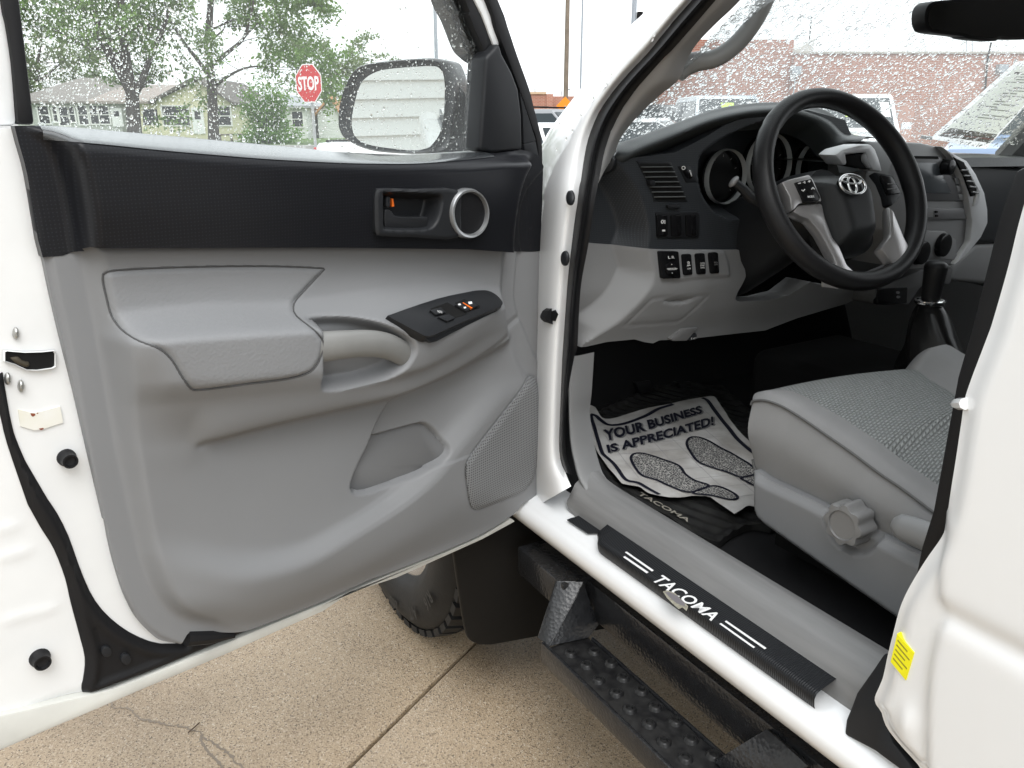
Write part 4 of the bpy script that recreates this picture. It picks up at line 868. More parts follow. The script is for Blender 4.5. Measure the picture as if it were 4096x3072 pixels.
# vent
vent = FA.uvs(cr(zp('B4',(688,97),(700,92),(925,92),(958,112),(1000,200),(1045,310),(1076,392),(1066,404),(832,404),(818,394),(770,260)), 2, True), .003)
vin = FA.uvs(zp('B4',(702,106),(925,104),(948,120),(990,210),(1030,310),(1060,392),(832,394),(775,250)), .003)
c_ = np.array(vent).mean(0)
VENT = slab('air_vent', FA, vent, -.03, .0015, DARKP, DASH, .0015)
slab('vent_opening', FA, vin, -.03, .0022, BLACKM, DASH)
for i in range(7):
    t_ = (i+.7)/7.4; yl = 106+t_*288; xl = 702+t_*128; xr = 940+t_*122
    a, b_ = fq('B4', (xl,yl),(xr,yl-2), w_=.004); MB().tube([a, b_], .0019, 6, flat=(1.9,.55,(0,0,1))).build('vent_slat', mat('vent_slat_plastic', (.16,.17,.17), .35), DASH)
sw_on('vent_tab', 'B4', [(780,240),(822,236),(828,276),(788,280)], .0, .012, DARKP, .002)
sw_on('dimmer_panel', 'B4', [(1000,126),(1092,120),(1156,248),(1066,256)], -.004, .002, DARKP, .002)
sw_on('dimmer_wheel', 'B4', [(1052,150),(1086,152),(1118,208),(1110,224),(1080,222),(1054,180)], .0, .006, GLOSSB, .003)
MB().tube([FA.pt(p, .0045) for p in zp('B4', *ellipse((1042,140), 13, 13, 12))+zp('B4', (1055,140))], .0008, 5).build('dimmer_icon', WHITEINK, DASH)
for i in range(7): a = fq('B4', (1088+i*2.2,160+i*7),(1096+i*2.2,160+i*7), w_=.0065); MB().tube(a, .0006, 4).build('dimmer_mark', WHITEINK, DASH)
sw_on('pull_tab', 'B4', [(912,432),(930,426),(995,424),(1018,442),(1016,458),(930,462)], .0, .006, DARKP, .003)
# fuse lid and hood latch
HLP = FA
KL = kw('B4', [(1050,1440)])
sw_on('fuse_lid', 'B4', [(945,1478),(1025,1392),(1155,1385),(1150,1400),(1070,1490),(965,1492)], KL-.02, KL+.004, mat('grey_pull', (.15,.15,.15), .5), .003)
sw_on('hood_latch', 'B4', [(1085,1478),(1140,1430),(1150,1440),(1148,1475),(1100,1490)], KL-.02, KL+.006, DARKP, .002)
text_quad('switch_lettering', 'E SET', fq('B4', (1100,1478),(1142,1474),(1142,1462),(1100,1466), w_=KL+.0066), WHITEINK, DASH)

# dash top: brow edge, crown and run to the windshield
E_ = [aty(p, y) for p, y in zip(zp('C4',(150,905),(180,895),(300,905),(430,842),(800,692),(1200,530),(1600,432),(1880,402))+zp('B3',(450,262),(560,290),(680,330),(750,370),(800,420),(840,465),(890,492),(1000,490)), (1.13,1.12,1.11,1.11,1.11,1.11,1.11,1.11,1.11,1.11,1.11,1.10,1.09,1.08,1.06,1.05))]
S_ = [aty(p, y) for p, y in zip(zp('C4',(170,850),(200,760),(330,720),(500,660),(850,535),(1200,420),(1500,365),(1800,345))+zp('B3',(450,235),(580,255),(700,285),(780,335),(840,400),(880,440),(940,458),(1050,470)), (1.16,1.19,1.20,1.20,1.20,1.20,1.20,1.20,1.20,1.20,1.20,1.20,1.19,1.18,1.15,1.14))]
B_ = [np.array([q[0]+.02, min(1.40, 1.15+wy(max(.9, q[0]))*.95-.02), min(q[2]-.02, 1.19)]) for q in S_]
U_ = [np.array([q[0], q[1]+.05, q[2]-.035]) for q in E_]
TOPM = mat('dash_top', (.036,.040,.041), .42, bump=.25, bscale=700, spec=.5)
strip('dash_top', [U_, E_, [(a*.5+b_*.5)+np.array([0,-.004,.006]) for a, b_ in zip(E_, S_)], S_, B_], TOPM, DASH, 70, 6)
# shelf behind the brow to the glass and to the passenger side
rows = [[np.array([x, y, 1.175-.02*abs(x-1.6)-(1.35-y)*.0]) for x in np.linspace(1.40, 2.33, 16)] for y in np.linspace(1.06, 1.42, 6)]
rows.insert(0, [p+np.array([0,-.01,-.02]) for p in rows[0]])
MB().sheet(rows).build('passenger_dash_top', TOPM, DASH, ang=60)
# gauges
GB = mat('gauge_black', (.004,.004,.004), .25)
GP = Pl((0,1.215,0), (1,0,0), (0,-1,0)); RINGM = mat('gauge_ring', (.50,.52,.52), .35)
for cx_, cz_, r_ in ((1.247,1.140,.056),(1.372,1.160,.066),(1.520,1.150,.056)):
    o1 = ellipse((cx_,cz_), r_, r_, 40); o2 = ellipse((cx_,cz_), r_*.945, r_*.945, 40)
    ringmesh(GP, o1, o2, [(0,.004),(.1,.012),(.5,.016),(1,.012),(1.05,.004)]).build('gauge_ring', RINGM, DASH)
    slab('gauge_face', GP, o2, -.012, -.004, GB, DASH)
    for i in range(9):
        a_ = R(225-270*i/8); c0 = np.array([cx_+r_*.78*math.cos(a_), cz_+r_*.78*math.sin(a_)]); c1 = np.array([cx_+r_*.70*math.cos(a_), cz_+r_*.70*math.sin(a_)])
        MB().tube([GP.at(c0[0],c0[1],-.003).reshape(3), GP.at(c1[0],c1[1],-.003).reshape(3)], .0008, 4).build('gauge_tick', mat('gauge_ink', (.25,.25,.25), .6), DASH)
qn = [GP.at(1.318+dx, 1.166+dz, -.003).reshape(3) for dx, dz in ((0,0),(.018,-.006),(.020,.006),(.002,.012))]
text_quad('gauge_number', '80', qn, MATS['gauge_ink'], DASH)
# steering column, stalk, key area
WC = np.array([1.252,.928,1.136]); th, ph = R(28.0), R(-7.2)
WN = np.array([math.sin(ph)*math.cos(th), -math.cos(ph)*math.cos(th), math.sin(th)]); WU = -np.cross(WN, [0,0,1.0]); WU /= np.linalg.norm(WU)
WP = Pl(WC, WU, WN)
col_path = [WC-WN*.035, WC-WN*.10, WC-WN*.22, WC-WN*.34]
MB().tube(col_path, [.045,.062,.075,.085], 20, flat=(1.0,1.15,(0,0,1))).build('steering_column', DARKP, TR, ang=60)
k0 = FA.pt(zp('C4', (1480,1180))[0], .04); k1 = FA.pt(zp('C4', (1750,1400))[0], .07)
MB().tube(cr([k0, k0*.6+k1*.4, k1, WC-WN*.10], 4), list(np.linspace(.008,.012,13)), 10).build('signal_stalk', DARKP, TR)
T = np.linspace(0, math.pi, 9); ax = (k0-k1)/np.linalg.norm(k0-k1); e1_ = np.cross(ax, [0,0,1.0]); e1_ /= np.linalg.norm(e1_); e2_ = np.cross(e1_, ax)
MB().loft([[k0+ax*(.006*math.cos(a_))+(e1_*math.cos(b_)+e2_*math.sin(b_))*max(.0004, .0125*math.sin(a_)) for b_ in np.linspace(0, 2*math.pi, 15)[:-1]] for a_ in T]).build('stalk_knob', mat('stalk_cap', (.30,.30,.31), .25), TR, ang=80)

# ------------------------------------------------------------------ steering wheel
SWL = bpy.data.objects.new('steering_wheel', None); COL.objects.link(SWL); SWL.parent = TR; SWL.matrix_parent_inverse = Matrix.Translation(-Vector(TRKLOC))
tag(SWL, 'black leather steering wheel with silver spokes')
def wq(pts, w_=0.0): return WP.uvs(zp('B3', *pts), w_)
RIMM = mat('black_leather', (.014,.014,.015), .38, bump=.35, bscale=420)
RM, nT = .1735, 96; rings = []
for i in range(nT):
    a_ = 2*math.pi*i/nT; rad = WU*math.cos(a_)+WP.v*math.sin(a_); fl = 1+.12*math.exp(-((abs(math.degrees(a_) % 180)-0)/18)**2)
    gz = (.0165 - (.0015 if (abs((math.degrees(a_)-138) % 360) < 2.2 or abs((math.degrees(a_)-42) % 360) < 2.2) else 0))
    rings.append([WC+rad*(RM+gz*fl*math.cos(b_))+WN*(.0195*math.sin(b_)) for b_ in np.linspace(0, 2*math.pi, 19)[:-1]])
rings.append(rings[0]); MB().loft(rings, True, False).build('wheel_rim', RIMM, SWL, ang=80)
hub = cr(wq([(470,800),(520,730),(650,690),(850,665),(1000,672),(1105,710),(1160,780),(1200,900),(1226,1100),(1222,1180),(1165,1250),(1050,1292),(905,1292),(845,1215),(785,1045),(725,880),(655,770)], .03), 3, True)
relief('airbag_cover', WP, hub, lambda U, V: -.012+.045*(1-(1-ss(sd(hub, U, V), 0, .055))**2), .004, mat('airbag_plastic', (.017,.018,.019), .5, bump=.2, bscale=800), SWL, skirt=-.03)
def wsl(name, pts, w0, w1, m, bev=.003): return slab(name, WP, wq(pts, w1), w0, w1, m, SWL, bev)
SPK = mat('spoke_silver', (.42,.41,.41), .33, metal=.7)
wsl('spoke_bezel', [(420,790),(468,770),(505,760),(622,732),(650,765),(705,885),(718,930),(585,938),(545,952),(520,985),(495,1000),(480,900)], -.006, .016, SPK)
wsl('audio_buttons', [(518,790),(640,762),(705,902),(698,926),(582,934),(560,880)], .01, .020, GLOSSB, .002)
wsl('lower_spoke', [(498,1003),(545,955),(720,938),(745,1050),(800,1195),(850,1260),(905,1395),(985,1470),(1002,1520),(962,1562),(830,1500),(815,1482),(830,1420),(795,1330),(705,1165),(625,1065),(560,1042)], -.010, .012, SPK, .006)
wsl('lower_spoke', [(1150,1275),(1226,1180),(1215,960),(1255,1010),(1330,1195),(1402,1325),(1392,1395),(1310,1492),(1296,1432),(1240,1390)], -.010, .012, SPK, .006)
wsl('spoke_bezel', [(1105,712),(1240,738),(1310,872),(1290,905),(1240,960),(1213,950),(1200,880),(1160,782)], -.006, .012, DARKP)
wsl('phone_buttons', [(1150,735),(1235,748),(1300,868),(1212,882)], .008, .016, GLOSSB, .002)
for yy in (800, 838): wsl('button_line', [(1198,yy),(1268,yy-2),(1270,yy+3),(1200,yy+5)], .015, .0166, mat('grey_ink2', (.12,.12,.12), .5), .0)
text_quad('button_lettering', 'MODE', [WP.pt(p, .0206) for p in zp('B3', (612,908),(658,904),(654,888),(608,892))], WHITEINK, SWL, bold=True)
for q in ([(565,848),(577,858),(588,843)], [(638,843),(648,830),(660,842)], [(540,800),(558,797)], [(612,786),(630,782)], [(620,777),(624,792)], [(577,793),(588,786),(590,800)]):
    MB().tube([WP.pt(p, .021) for p in zp('B3', *q)], .0009, 5).build('button_icon', WHITEINK, SWL)
# emblem: three crossing chrome ovals
def oval(c, rx, ry, rot, rad, w_=.040):
    q = [WP.pt(p, w_) for p in zp('B3', *ellipse(c, rx, ry, 36, rot))]; MB().tube(q+[q[0], q[1]], rad, 8, cap=False).build('emblem', CHROME, SWL, ang=80)
slab('emblem_back', WP, wq(ellipse((940,808), 96, 66, 30, R(22)), .036), .026, .036, GB, SWL, .002)
oval((940,808), 97, 68, R(22), .0026); oval((930,777), 70, 26, R(8), .0022); oval((936,812), 27, 60, R(-18), .0022)

# ------------------------------------------------------------------ centre stack, passenger dash
ST = Pl((0,1.00,0), (1,0,0), (0,-1,0))
def stq(k, pts, w_=0.0): return ST.uvs(zp(k, *pts), w_)
def stk(name, k, pts, w0, w1, m, bev=.003): return slab(name, ST, stq(k, pts, w1), w0, w1, m, DASH, bev)
STM = mat('stack_charcoal', (.26,.262,.265), .45); SSIL = mat('stack_silver', (.68,.69,.70), .4, metal=.1)
stk('centre_stack', 'C2', [(480,112),(640,118),(780,150),(842,210),(905,330),(962,540),(978,640),(966,770),(870,928),(560,960),(400,700),(430,300)], -.15, .0, STM, .006)
stk('stack_frame', 'B3', [(812,590),(868,548),(1000,514),(1082,512),(1112,545),(1140,620),(1168,715),(1095,704),(1062,640),(1044,572),(895,588),(905,662),(876,668),(850,630)], -.03, .012, SSIL, .005)
stk('centre_vent', 'B3', [(884,600),(1040,570),(1062,640),(1085,700),(905,668)], -.02, .006, BLACKM)
stk('centre_vent_flap', 'B3', [(1015,600),(1042,572),(1085,690),(1060,690),(1020,640)], .0, .010, STM)
stk('stack_frame', 'C2', [(778,140),(870,198),(945,236),(1005,325),(1062,450),(1082,560),(1084,650),(1040,745),(960,842),(868,930),(966,775),(978,640),(962,540),(940,430),(900,320),(842,212)], -.04, .014, SSIL, .006)
stk('side_vent', 'C2', [(858,212),(925,246),(1008,425),(1002,470),(972,476),(922,335)], .0, .017, BLACKM, .002)
for i in range(5):
    a, b_ = [ST.pt(p, .018) for p in zp('C2', (905+i*18,300+i*36),(950+i*17,300+i*38))]; MB().tube([a, b_], .002, 6).build('vent_slat', STM, DASH)
stk('side_vent_rim', 'C2', [(930,262),(955,290),(1040,450),(1020,530),(990,540),(1008,470),(1012,425)], .0, .019, SSIL, .003)
SCRM = mat('dark_screen', (.085,.095,.105), .2)
stk('screen_bezel', 'C2', [(520,205),(745,205),(775,212),(930,505),(655,505),(560,300)], -.01, .005, mat('bezel_charcoal', (.10,.10,.105), .4), .003)
stk('disc_slot', 'C2', [(562,205),(750,208),(756,226),(575,222)], .0, .0065, BLACKM, .0)
stk('display_screen', 'C2', [(578,248),(742,250),(838,440),(835,455),(650,452)], .0, .0065, SCRM, .001)
def stknob(c, r_, d_):
    q = ST.uv(zp('C2', c)[0], d_); rr_ = [ST.at(np.array([q[0]+s_*r_*math.cos(a_) for a_ in np.linspace(0,2*np.pi,21)[:-1]]), np.array([q[1]+s_*r_*math.sin(a_) for a_ in np.linspace(0,2*np.pi,21)[:-1]]), np.full(20, h_)) for s_, h_ in ((1.05,.0),(1.0,.004),(.95,d_),(.75,d_+.002),(.05,d_+.001))]
    MB().loft(rr_).build('stack_knob', GLOSSB, DASH, ang=50)
stknob((840,282), .016, .022); stknob((800,800), .026, .012); stknob((655,850), .026, .012)
for q in ([(862,350),(900,355),(905,395),(870,395)], [(872,402),(908,402),(915,450),(880,450)], [(885,458),(918,458),(925,500),(895,500)]): stk('stack_button', 'C2', q, .0, .006, STM, .002)
stk('radio_strip', 'C2', [(672,552),(925,552),(945,625),(672,632)], -.01, .006, mat('radio_charcoal', (.16,.16,.165), .4), .002)
stk('radio_display', 'C2', [(682,574),(718,572),(716,610),(682,612)], .0, .008, mat('pale_display', (.22,.22,.22), .4), .0)
for c in ((742,577),(745,603)): stk('radio_button', 'C2', ellipse(c, 8, 8, 10), .0, .009, BLACKM, .0)
stk('climate_panel', 'C2', [(640,700),(800,705),(870,760),(880,900),(640,880)], -.02, .003, STM, .003)
PDM = Pl((0,1.07,0), (1,0,0), (0,-1,0))
slab('passenger_dash', PDM, PDM.uvs(zp('C2',(900,232),(960,242),(1150,268),(1330,288),(1500,300),(1500,800),(1165,784),(1020,790),(900,800))), -.15, .0, mat('passenger_charcoal', (.035,.037,.04), .45, bump=.1, bscale=800), DASH, .012, 3)
slab('passenger_knee_panel', PDM, PDM.uvs(zp('C2',(860,930),(1020,792),(1165,786),(1500,800),(1500,1150),(1100,1065),(830,1040))), -.15, -.004, GREY2, DASH, .012, 3)
slab('centre_knee_panel', PDM, PDM.uvs(zp('C2',(330,1090),(640,960),(860,940),(840,1060),(640,1080),(560,1200),(350,1200))), -.10, .0, mat('dim_grey', (.10,.10,.10), .6), DASH, .008)
slab('console_switch_row', PDM, PDM.uvs(zp('C2',(355,1088),(550,1078),(545,1182),(350,1192)), .003), -.01, .003, GLOSSB, DASH, .002)
for c in ((485,1112),(487,1142)): slab('switch_icon', PDM, PDM.uvs(zp('C2', *ellipse(c, 12, 9, 10)), .004), .002, .0042, MATS['grey_ink'], DASH)
slab('paper_tag', FA, FA.uvs(zp('B3',(725,1500),(770,1510),(838,1565),(835,1578),(722,1562)), .06), .056, .060, mat('tag_paper', (.55,.53,.5), .8), DASH)

# ------------------------------------------------------------------ console, shifter, pedals
MB().box((1.42,.15,.515), (1.74,1.25,.735)).build('console', mat('console_black', (.006,.006,.006), .8, spec=.05), TR, bevel=.03, seg=3)
bt = np.array([1.50,.86,.76])
SHB = mat('shift_boot', (.010,.010,.010), .25, bump=.6, bscale=40)
kz = atx(zp('C2', (740,930))[0], 1.5); kc = atx(zp('C2', (695,1180))[0], 1.5)
T = np.linspace(0, 2*np.pi, 25)[:-1]; rings = []
for s_ in np.linspace(0, 1, 9):
    c = np.array([1.50, .84, .757])*(1-s_)+kc*s_; r0 = .052*(1-s_)**.8+.022
    rings.append([c+np.array([r0*.8*math.cos(a_), r0*1.1*math.sin(a_)*(1-.1*s_), 0])*(1+.16*math.sin(4*a_+7*s_)*(1-s_)*(.4+s_)) for a_ in T])
MB().loft(rings).build('shifter_boot', SHB, TR, ang=70)
MB().loft([[kc+np.array([.026*s_*math.cos(a_), .026*s_*math.sin(a_), d_]) for a_ in T] for s_, d_ in ((.95,-.004),(1.1,.0),(1.1,.006),(.9,.008))]).build('shifter_collar', CHROME, TR, ang=60)
MB().loft([[kc*(1-q_)+kz*q_+np.array([r_*math.cos(a_), r_*1.15*math.sin(a_), 0]) for a_ in T] for q_, r_ in ((.05,.015),(.4,.017),(.75,.0185),(.95,.0195),(1.04,.018),(1.10,.011),(1.11,.002))]).build('gear_knob', RIMM, TR, ang=70)
for q in ([(400,148),(470,140),(488,190),(425,205)], [(600,150),(660,145),(672,185),(618,192)]):
    PD_ = Pl((0,1.38,0), (1,0,0), (0,-1,.35)); slab('pedal', PD_, PD_.uvs(zp('A7', *q)), -.02, .0, BLACK, TR, .004)

# ------------------------------------------------------------------ driver seat
SEAT = bpy.data.objects.new('driver_seat', None); COL.objects.link(SEAT); SEAT.parent = TR; SEAT.matrix_parent_inverse = Matrix.Translation(-Vector(TRKLOC))
tag(SEAT, 'grey cloth driver seat with ribbed cushion centre')
CLOTH = mat('grey_cloth', (.245,.245,.246), .85, bump=.5, bscale=1400, spec=.2, mott=.10, mscale=12)
WOVEN = mat('woven_cloth', (.24,.25,.25), .8, spec=.2)
t, b = nodes_of(WOVEN); tc = t.nodes.new('ShaderNodeTexCoord'); mp = t.nodes.new('ShaderNodeMapping'); br = t.nodes.new('ShaderNodeTexBrick')
mp.inputs['Rotation'].default_value = (0,0,R(0)); br.inputs['Scale'].default_value = 84; br.inputs['Mortar Size'].default_value = .16; br.inputs['Mortar Smooth'].default_value = 1.0; br.inputs['Brick Width'].default_value = .62; br.inputs['Row Height'].default_value = .42
br.inputs['Color1'].default_value = (.32,.335,.33,1); br.inputs['Color2'].default_value = (.285,.30,.295,1); br.inputs['Mortar'].default_value = (.20,.21,.21,1)
bp = t.nodes.new('ShaderNodeBump'); bp.inputs['Strength'].default_value = .9; bp.inputs['Distance'].default_value = .003; bp.invert = True
t.links.new(tc.outputs['Object'], mp.inputs[0]); t.links.new(mp.outputs[0], br.inputs['Vector']); t.links.new(br.outputs['Color'], b.inputs['Base Color']); t.links.new(br.outputs['Fac'], bp.inputs['Height']); t.links.new(bp.outputs[0], b.inputs['Normal'])
A_ = [atx(p, .98) for p in zp('C3',(212,900),(230,975),(300,1030),(450,1100),(620,1180),(810,1280),(1000,1375),(1200,1470),(1500,1600))]
Bq = [atx(p, .985) for p in zp('C3',(198,500),(215,472),(300,468),(420,508),(560,590),(750,720),(950,860),(1150,1010),(1300,1110),(1480,1245),(1620,1350))]
Cq = [atx(p, 1.045) for p in zp('C3',(330,388),(420,384),(500,402),(600,440),(720,510),(880,600),(1000,680),(1150,780),(1290,890),(1430,990),(1560,1080),(1700,1180))]
bul = [(a+c)/2+np.array([-.012,0,.004]) for a, c in zip(resample(A_, 20), resample(Bq, 20))]
strip('side_fabric', [A_, bul, Bq], CLOTH, SEAT, 60, 6)
mid = [(a+c)/2+np.array([-.012,.003,.008]) for a, c in zip(resample(Bq, 20), resample(Cq, 20))]
strip('bolster', [Bq, mid, Cq], CLOTH, SEAT, 60, 6)
pip = resample(cr(Bq, 5), 60); MB().tube([q+np.array([-.002,0,.001]) for q in pip], .0022, 6).build('piping', mat('dark_piping', (.10,.10,.10), .8), SEAT, ang=80)
pip = resample(cr(A_, 5), 60); MB().tube([q+np.array([-.002,0,.0]) for q in pip], .0025, 6).build('piping', MATS['dark_piping'], SEAT, ang=80)
zt = lambda p: hit(p, (1.2,.7,.835), (0,-.06,1))
Fq = [zt(p) for p in zp('C3',(1330,240),(1400,232),(1500,300),(1600,362),(1720,440),(1900,560),(2150,720))]
Cs = resample(cr(Cq, 5), 30); Fs = resample(cr(Fq, 4), 30); rows = []
for i in range(30):
    c, f = Cs[i], Fs[i]; row = []
    for t_ in np.linspace(0, 1, 14):
        q = c*(1-t_)+f*t_; q = q+np.array([0,0,.006*math.sin(math.pi*t_)]); s_ = i/29
        dip = .014*ss(s_, .66, .70)*(1-.6*ss(s_, .70, .8)); q = q-np.array([0,0,dip]); row.append(q)
    rows.append(row)
rows.insert(0, [q+np.array([.0,.012,-.01]) for q in rows[0]]); rows.insert(0, [q+np.array([0,.02,-.05]) for q in rows[0]]); rows.insert(0, [q+np.array([0.03,-.03,-.10]) for q in rows[0]])
MB().sheet(rows).build('cushion_centre', WOVEN, SEAT, ang=80)
fb = [[f, f+np.array([.03,.0,.022]), f+np.array([.07,0,.03]), f+np.array([.11,0,.01]), f+np.array([.12,0,-.15])] for f in Fs]
fb.insert(0, [q+np.array([.0,.03,-.06]) for q in fb[0]])
MB().sheet([cr(r_, 4) for r_ in fb]).build('far_bolster', CLOTH, SEAT, ang=80)
bk = MB(); bk.box((.985,-.02,.78), (1.50,.16,1.38), c=(0,0,0)); bk.build('seat_back', CLOTH, SEAT, bevel=.06, seg=4)
BS = Pl((.965,0,0), (0,-1,0), (-1,0,0))
bso = BS.uvs(cr(zp('C3',(214,985),(240,992),(320,1050),(450,1112),(620,1190),(790,1278)), 3)+zp('C3',(860,1300),(1100,1440),(1300,1540),(1500,1640))+zp('B2',(1150,560),(1150,1030),(810,790),(500,572),(250,395),(90,282),(45,240),(25,180)))
kn = BS.uvs(zp('B2', (598,255))[0:1])[0]
bsr = np.array(bso); cup = [(kn[0]+.048*math.cos(a_), kn[1]-.004+.048*math.sin(a_)) for a_ in np.linspace(0, 2*np.pi, 40)[:-1]]
relief('seat_base_cover', BS, bso, lambda U, V: .012*ss(sd(bso, U, V), 0, .012)-.014*ss(sd(cup, U, V), 0, .008), .004, GREY, SEAT, skirt=-.06)
MB().box((1.02,.15,.55), (1.46,.80,.66)).build('seat_frame', BLACKM, SEAT)
T = np.linspace(0, 2*np.pi, 97)[:-1]; kr_ = .031*(1+.085*np.cos(8*T)); rings = []
for s_, d_ in ((.98,-.004),(1.0,.003),(1.0,.026),(.94,.031),(.72,.032),(.68,.0295),(.05,.029)):
    rr_ = kr_ if s_ > .9 else np.full_like(kr_, .031); rings.append(BS.at(kn[0]+s_*rr_*np.cos(T), kn[1]+s_*rr_*np.sin(T), np.full(len(T), d_)))
MB().loft(rings).build('height_knob', mat('grey_knob', (.19,.19,.19), .35), SEAT, ang=50)
lv = [atx(p, .945) for p in zp('B2', (800,285),(900,310),(1050,370),(1250,450))]
MB().tube(cr(lv, 5), list(np.interp(np.linspace(0,1,16), [0,.06,.2,1], [.004,.012,.019,.024])), 14, flat=(.6,1,(0,0,1))).build('recline_lever', mat('grey_lever', (.23,.235,.24), .4), SEAT, ang=70)

# ------------------------------------------------------------------ running board, wheel, mud flap
RB = bpy.data.objects.new('running_board', None); COL.objects.link(RB); RB.parent = TR; RB.matrix_parent_inverse = Matrix.Translation(-Vector(TRKLOC))
tag(RB, 'black steel hoop step with studded tread')
PC = mat('wet_black_powdercoat', (.012,.0125,.014), .22, bump=.5, bscale=160, kind='voronoi', mott=.4, mscale=70, col2=(.02,.021,.023), spec=.45)
mb = MB(); mb.box((.792,-.2,.350), (.845,1.06,.426)); mb.build('rail', PC, RB, bevel=.006)
mb = MB(); mb.box((.738,1.035,.368), (.846,1.20,.432)); mb.build('rail_end', PC, RB, bevel=.006)
a4 = lambda x, y, z_: atz(zp('A8', (x, y))[0], z_)
def plate(name, pts, th, m):
    P_ = [np.asarray(p, float) for p in pts]; n = np.cross(P_[1]-P_[0], P_[2]-P_[0]); n /= np.linalg.norm(n)
    if np.dot(n, CAM-P_[0]) < 0: n = -n
    return MB().prism(P_, [p-n*th for p in P_]).build(name, m, RB, bevel=.002)
plate('front_bracket', [a4(868,340,.434), a4(988,342,.434), a4(838,618,.335), a4(788,582,.335)], .008, PC)
plate('gusset', [a4(985,348,.428), a4(1050,525,.345), a4(1005,582,.334), a4(836,618,.336)], .006, PC)
TRD = mat('tread_black', (.010,.010,.011), .28, bump=.8, bscale=90, mott=.5, mscale=60, col2=(.03,.03,.03))
P0, P1, P2, P3 = a4(838,622,.33), a4(1006,580,.33), a4(1600,1105,.33), a4(1400,1225,.33)
xo = (P0[0]+.002); xi = P1[0]
tread = MB(); tread.box((xo-.004,.60,.322), (xi,P0[1],.330)); TREAD = tread.build('tread', TRD, RB, bevel=.002)
MB().box((xo-.012,.55,.295), (xo-.004,P0[1]+.012,.338)).build('tread_rim', PC, RB, bevel=.002)
MB().box((xi,.55,.305), (xi+.006,P0[1]-.02,.334)).build('tread_rim', PC, RB, bevel=.002)
sm = None
for i in range(9):
    for j in range(2):
        x = xo+.022+j*.040+(.006 if i % 2 else 0); y = P0[1]-.035-i*.042-(.018 if j else 0)
        if sm is None:
            T = np.linspace(0, 2*np.pi, 15)[:-1]
            sm = MB().loft([[np.array([r_*math.cos(a_), r_*math.sin(a_), h_]) for a_ in T] for r_, h_ in ((.0125,.0),(.010,.004),(.0082,.006),(.0066,.0058),(.006,.001))], True, False)
            o = sm.build('tread_stud', TRD, RB, ang=70); sm = o.data; o.location = (x, y, .330)
        else:
            o = bpy.data.objects.new('tread_stud', sm); COL.objects.link(o); o.parent = RB; o.location = (x, y, .330)
plate('rear_bracket', [a4(1530,1100,.335), a4(1755,962,.425), a4(1930,1120,.425), a4(1690,1250,.335)], .01, PC)

TY = bpy.data.objects.new('front_wheel', None); COL.objects.link(TY); TY.parent = TR; TY.matrix_parent_inverse = Matrix.Translation(-Vector(TRKLOC))
TIRE = mat('tyre_rubber', (.022,.022,.022), .55, bump=.4, bscale=120, mott=.3, mscale=20)
wx, wyc, wr = .640, 1.675, .385
prof = [(.06,.218),(.022,.228),(.004,.262),(.0,.30),(.008,.335),(.03,.362),(.055,.374),(.10,.379),(.17,.379),(.215,.372),(.24,.35),(.255,.30),(.25,.22)]
nT = 72; rings = [[np.array([wx+a, wyc+r_*math.cos(t_), wr+r_*math.sin(t_)]) for a, r_ in prof] for t_ in np.linspace(0, 2*np.pi, nT+1)]
MB().loft(rings, False, False).build('tyre', TIRE, TY, ang=80)
mb = MB()
for i in range(46):
    t0 = 2*math.pi*i/46
    for (xa, xb, sh) in ((.022,.062,0),(.070,.115,.5),(.123,.168,0),(.176,.225,.5)):
        ta = t0+sh*2*math.pi/46; tb = ta+2*math.pi/46*.68
        V = []
        for t_ in (ta, tb):
            for x_ in (xa, xb):
                for r_ in ((.358 if x_ < .03 or x_ > .22 else .374), (.374 if x_ < .03 or x_ > .22 else .3825)): V.append((wx+x_, wyc+r_*math.cos(t_+(.02 if x_ == xb else 0)), wr+r_*math.sin(t_+(.02 if x_ == xb else 0))))
        mb.add(V, [(0,1,3,2),(4,6,7,5),(0,4,5,1),(2,3,7,6),(0,2,6,4),(1,5,7,3)])
mb.build('tread_blocks', TIRE, TY)
for k in range(26):
    t_ = R(-150+k*7); 
    MB().box((-.0015,-.006,-.010), (.002,.006,.010)).build('sidewall_rib', TIRE, TY) if False else None
rimm = [[np.array([wx+a, wyc+r_*math.cos(t_), wr+r_*math.sin(t_)]) for a, r_ in ((.06,.222),(.03,.226),(.028,.214),(.05,.185),(.045,.12),(.05,.06),(.05,.002))] for t_ in np.linspace(0, 2*np.pi, 49)]
MB().loft(rimm, False, False).build('wheel_rim', mat('alloy', (.55,.55,.56), .25, metal=.9), TY, ang=60)
for a0, s_ in ((238,'A/T'),(262,'265'),(214,'R16')):
    for dd in (0,):
        tq = []
        for (da, r_) in ((-5,.292),(5,.292),(5,.325),(-5,.325)):
            t_ = R(a0+da); tq.append(np.array([wx-.002, wyc-r_*math.cos(t_+math.pi), wr+r_*math.sin(t_)]))
        text_quad('sidewall_lettering', s_, tq, mat('tyre_letter', (.035,.035,.035), .5), TY, off=.002, bold=True)
MF = Pl((0,1.245,0), (1,0,0), (0,-1,0))
slab('mud_flap', MF, MF.uvs(cr(zp('A8',(425,150),(437,220),(448,300),(470,450),(488,550),(506,592),(545,612)), 3)+zp('A8',(600,612),(785,578),(1000,560),(1300,500),(1300,100),(900,0),(425,0))), -.012, .0, mat('flap_rubber', (.007,.0065,.006), .5, bump=.3, bscale=50), TR, .004)
MB().box((.78,1.46,.30), (1.2,2.5,.36)).build('front_axle_guard', BLACKM, TR)

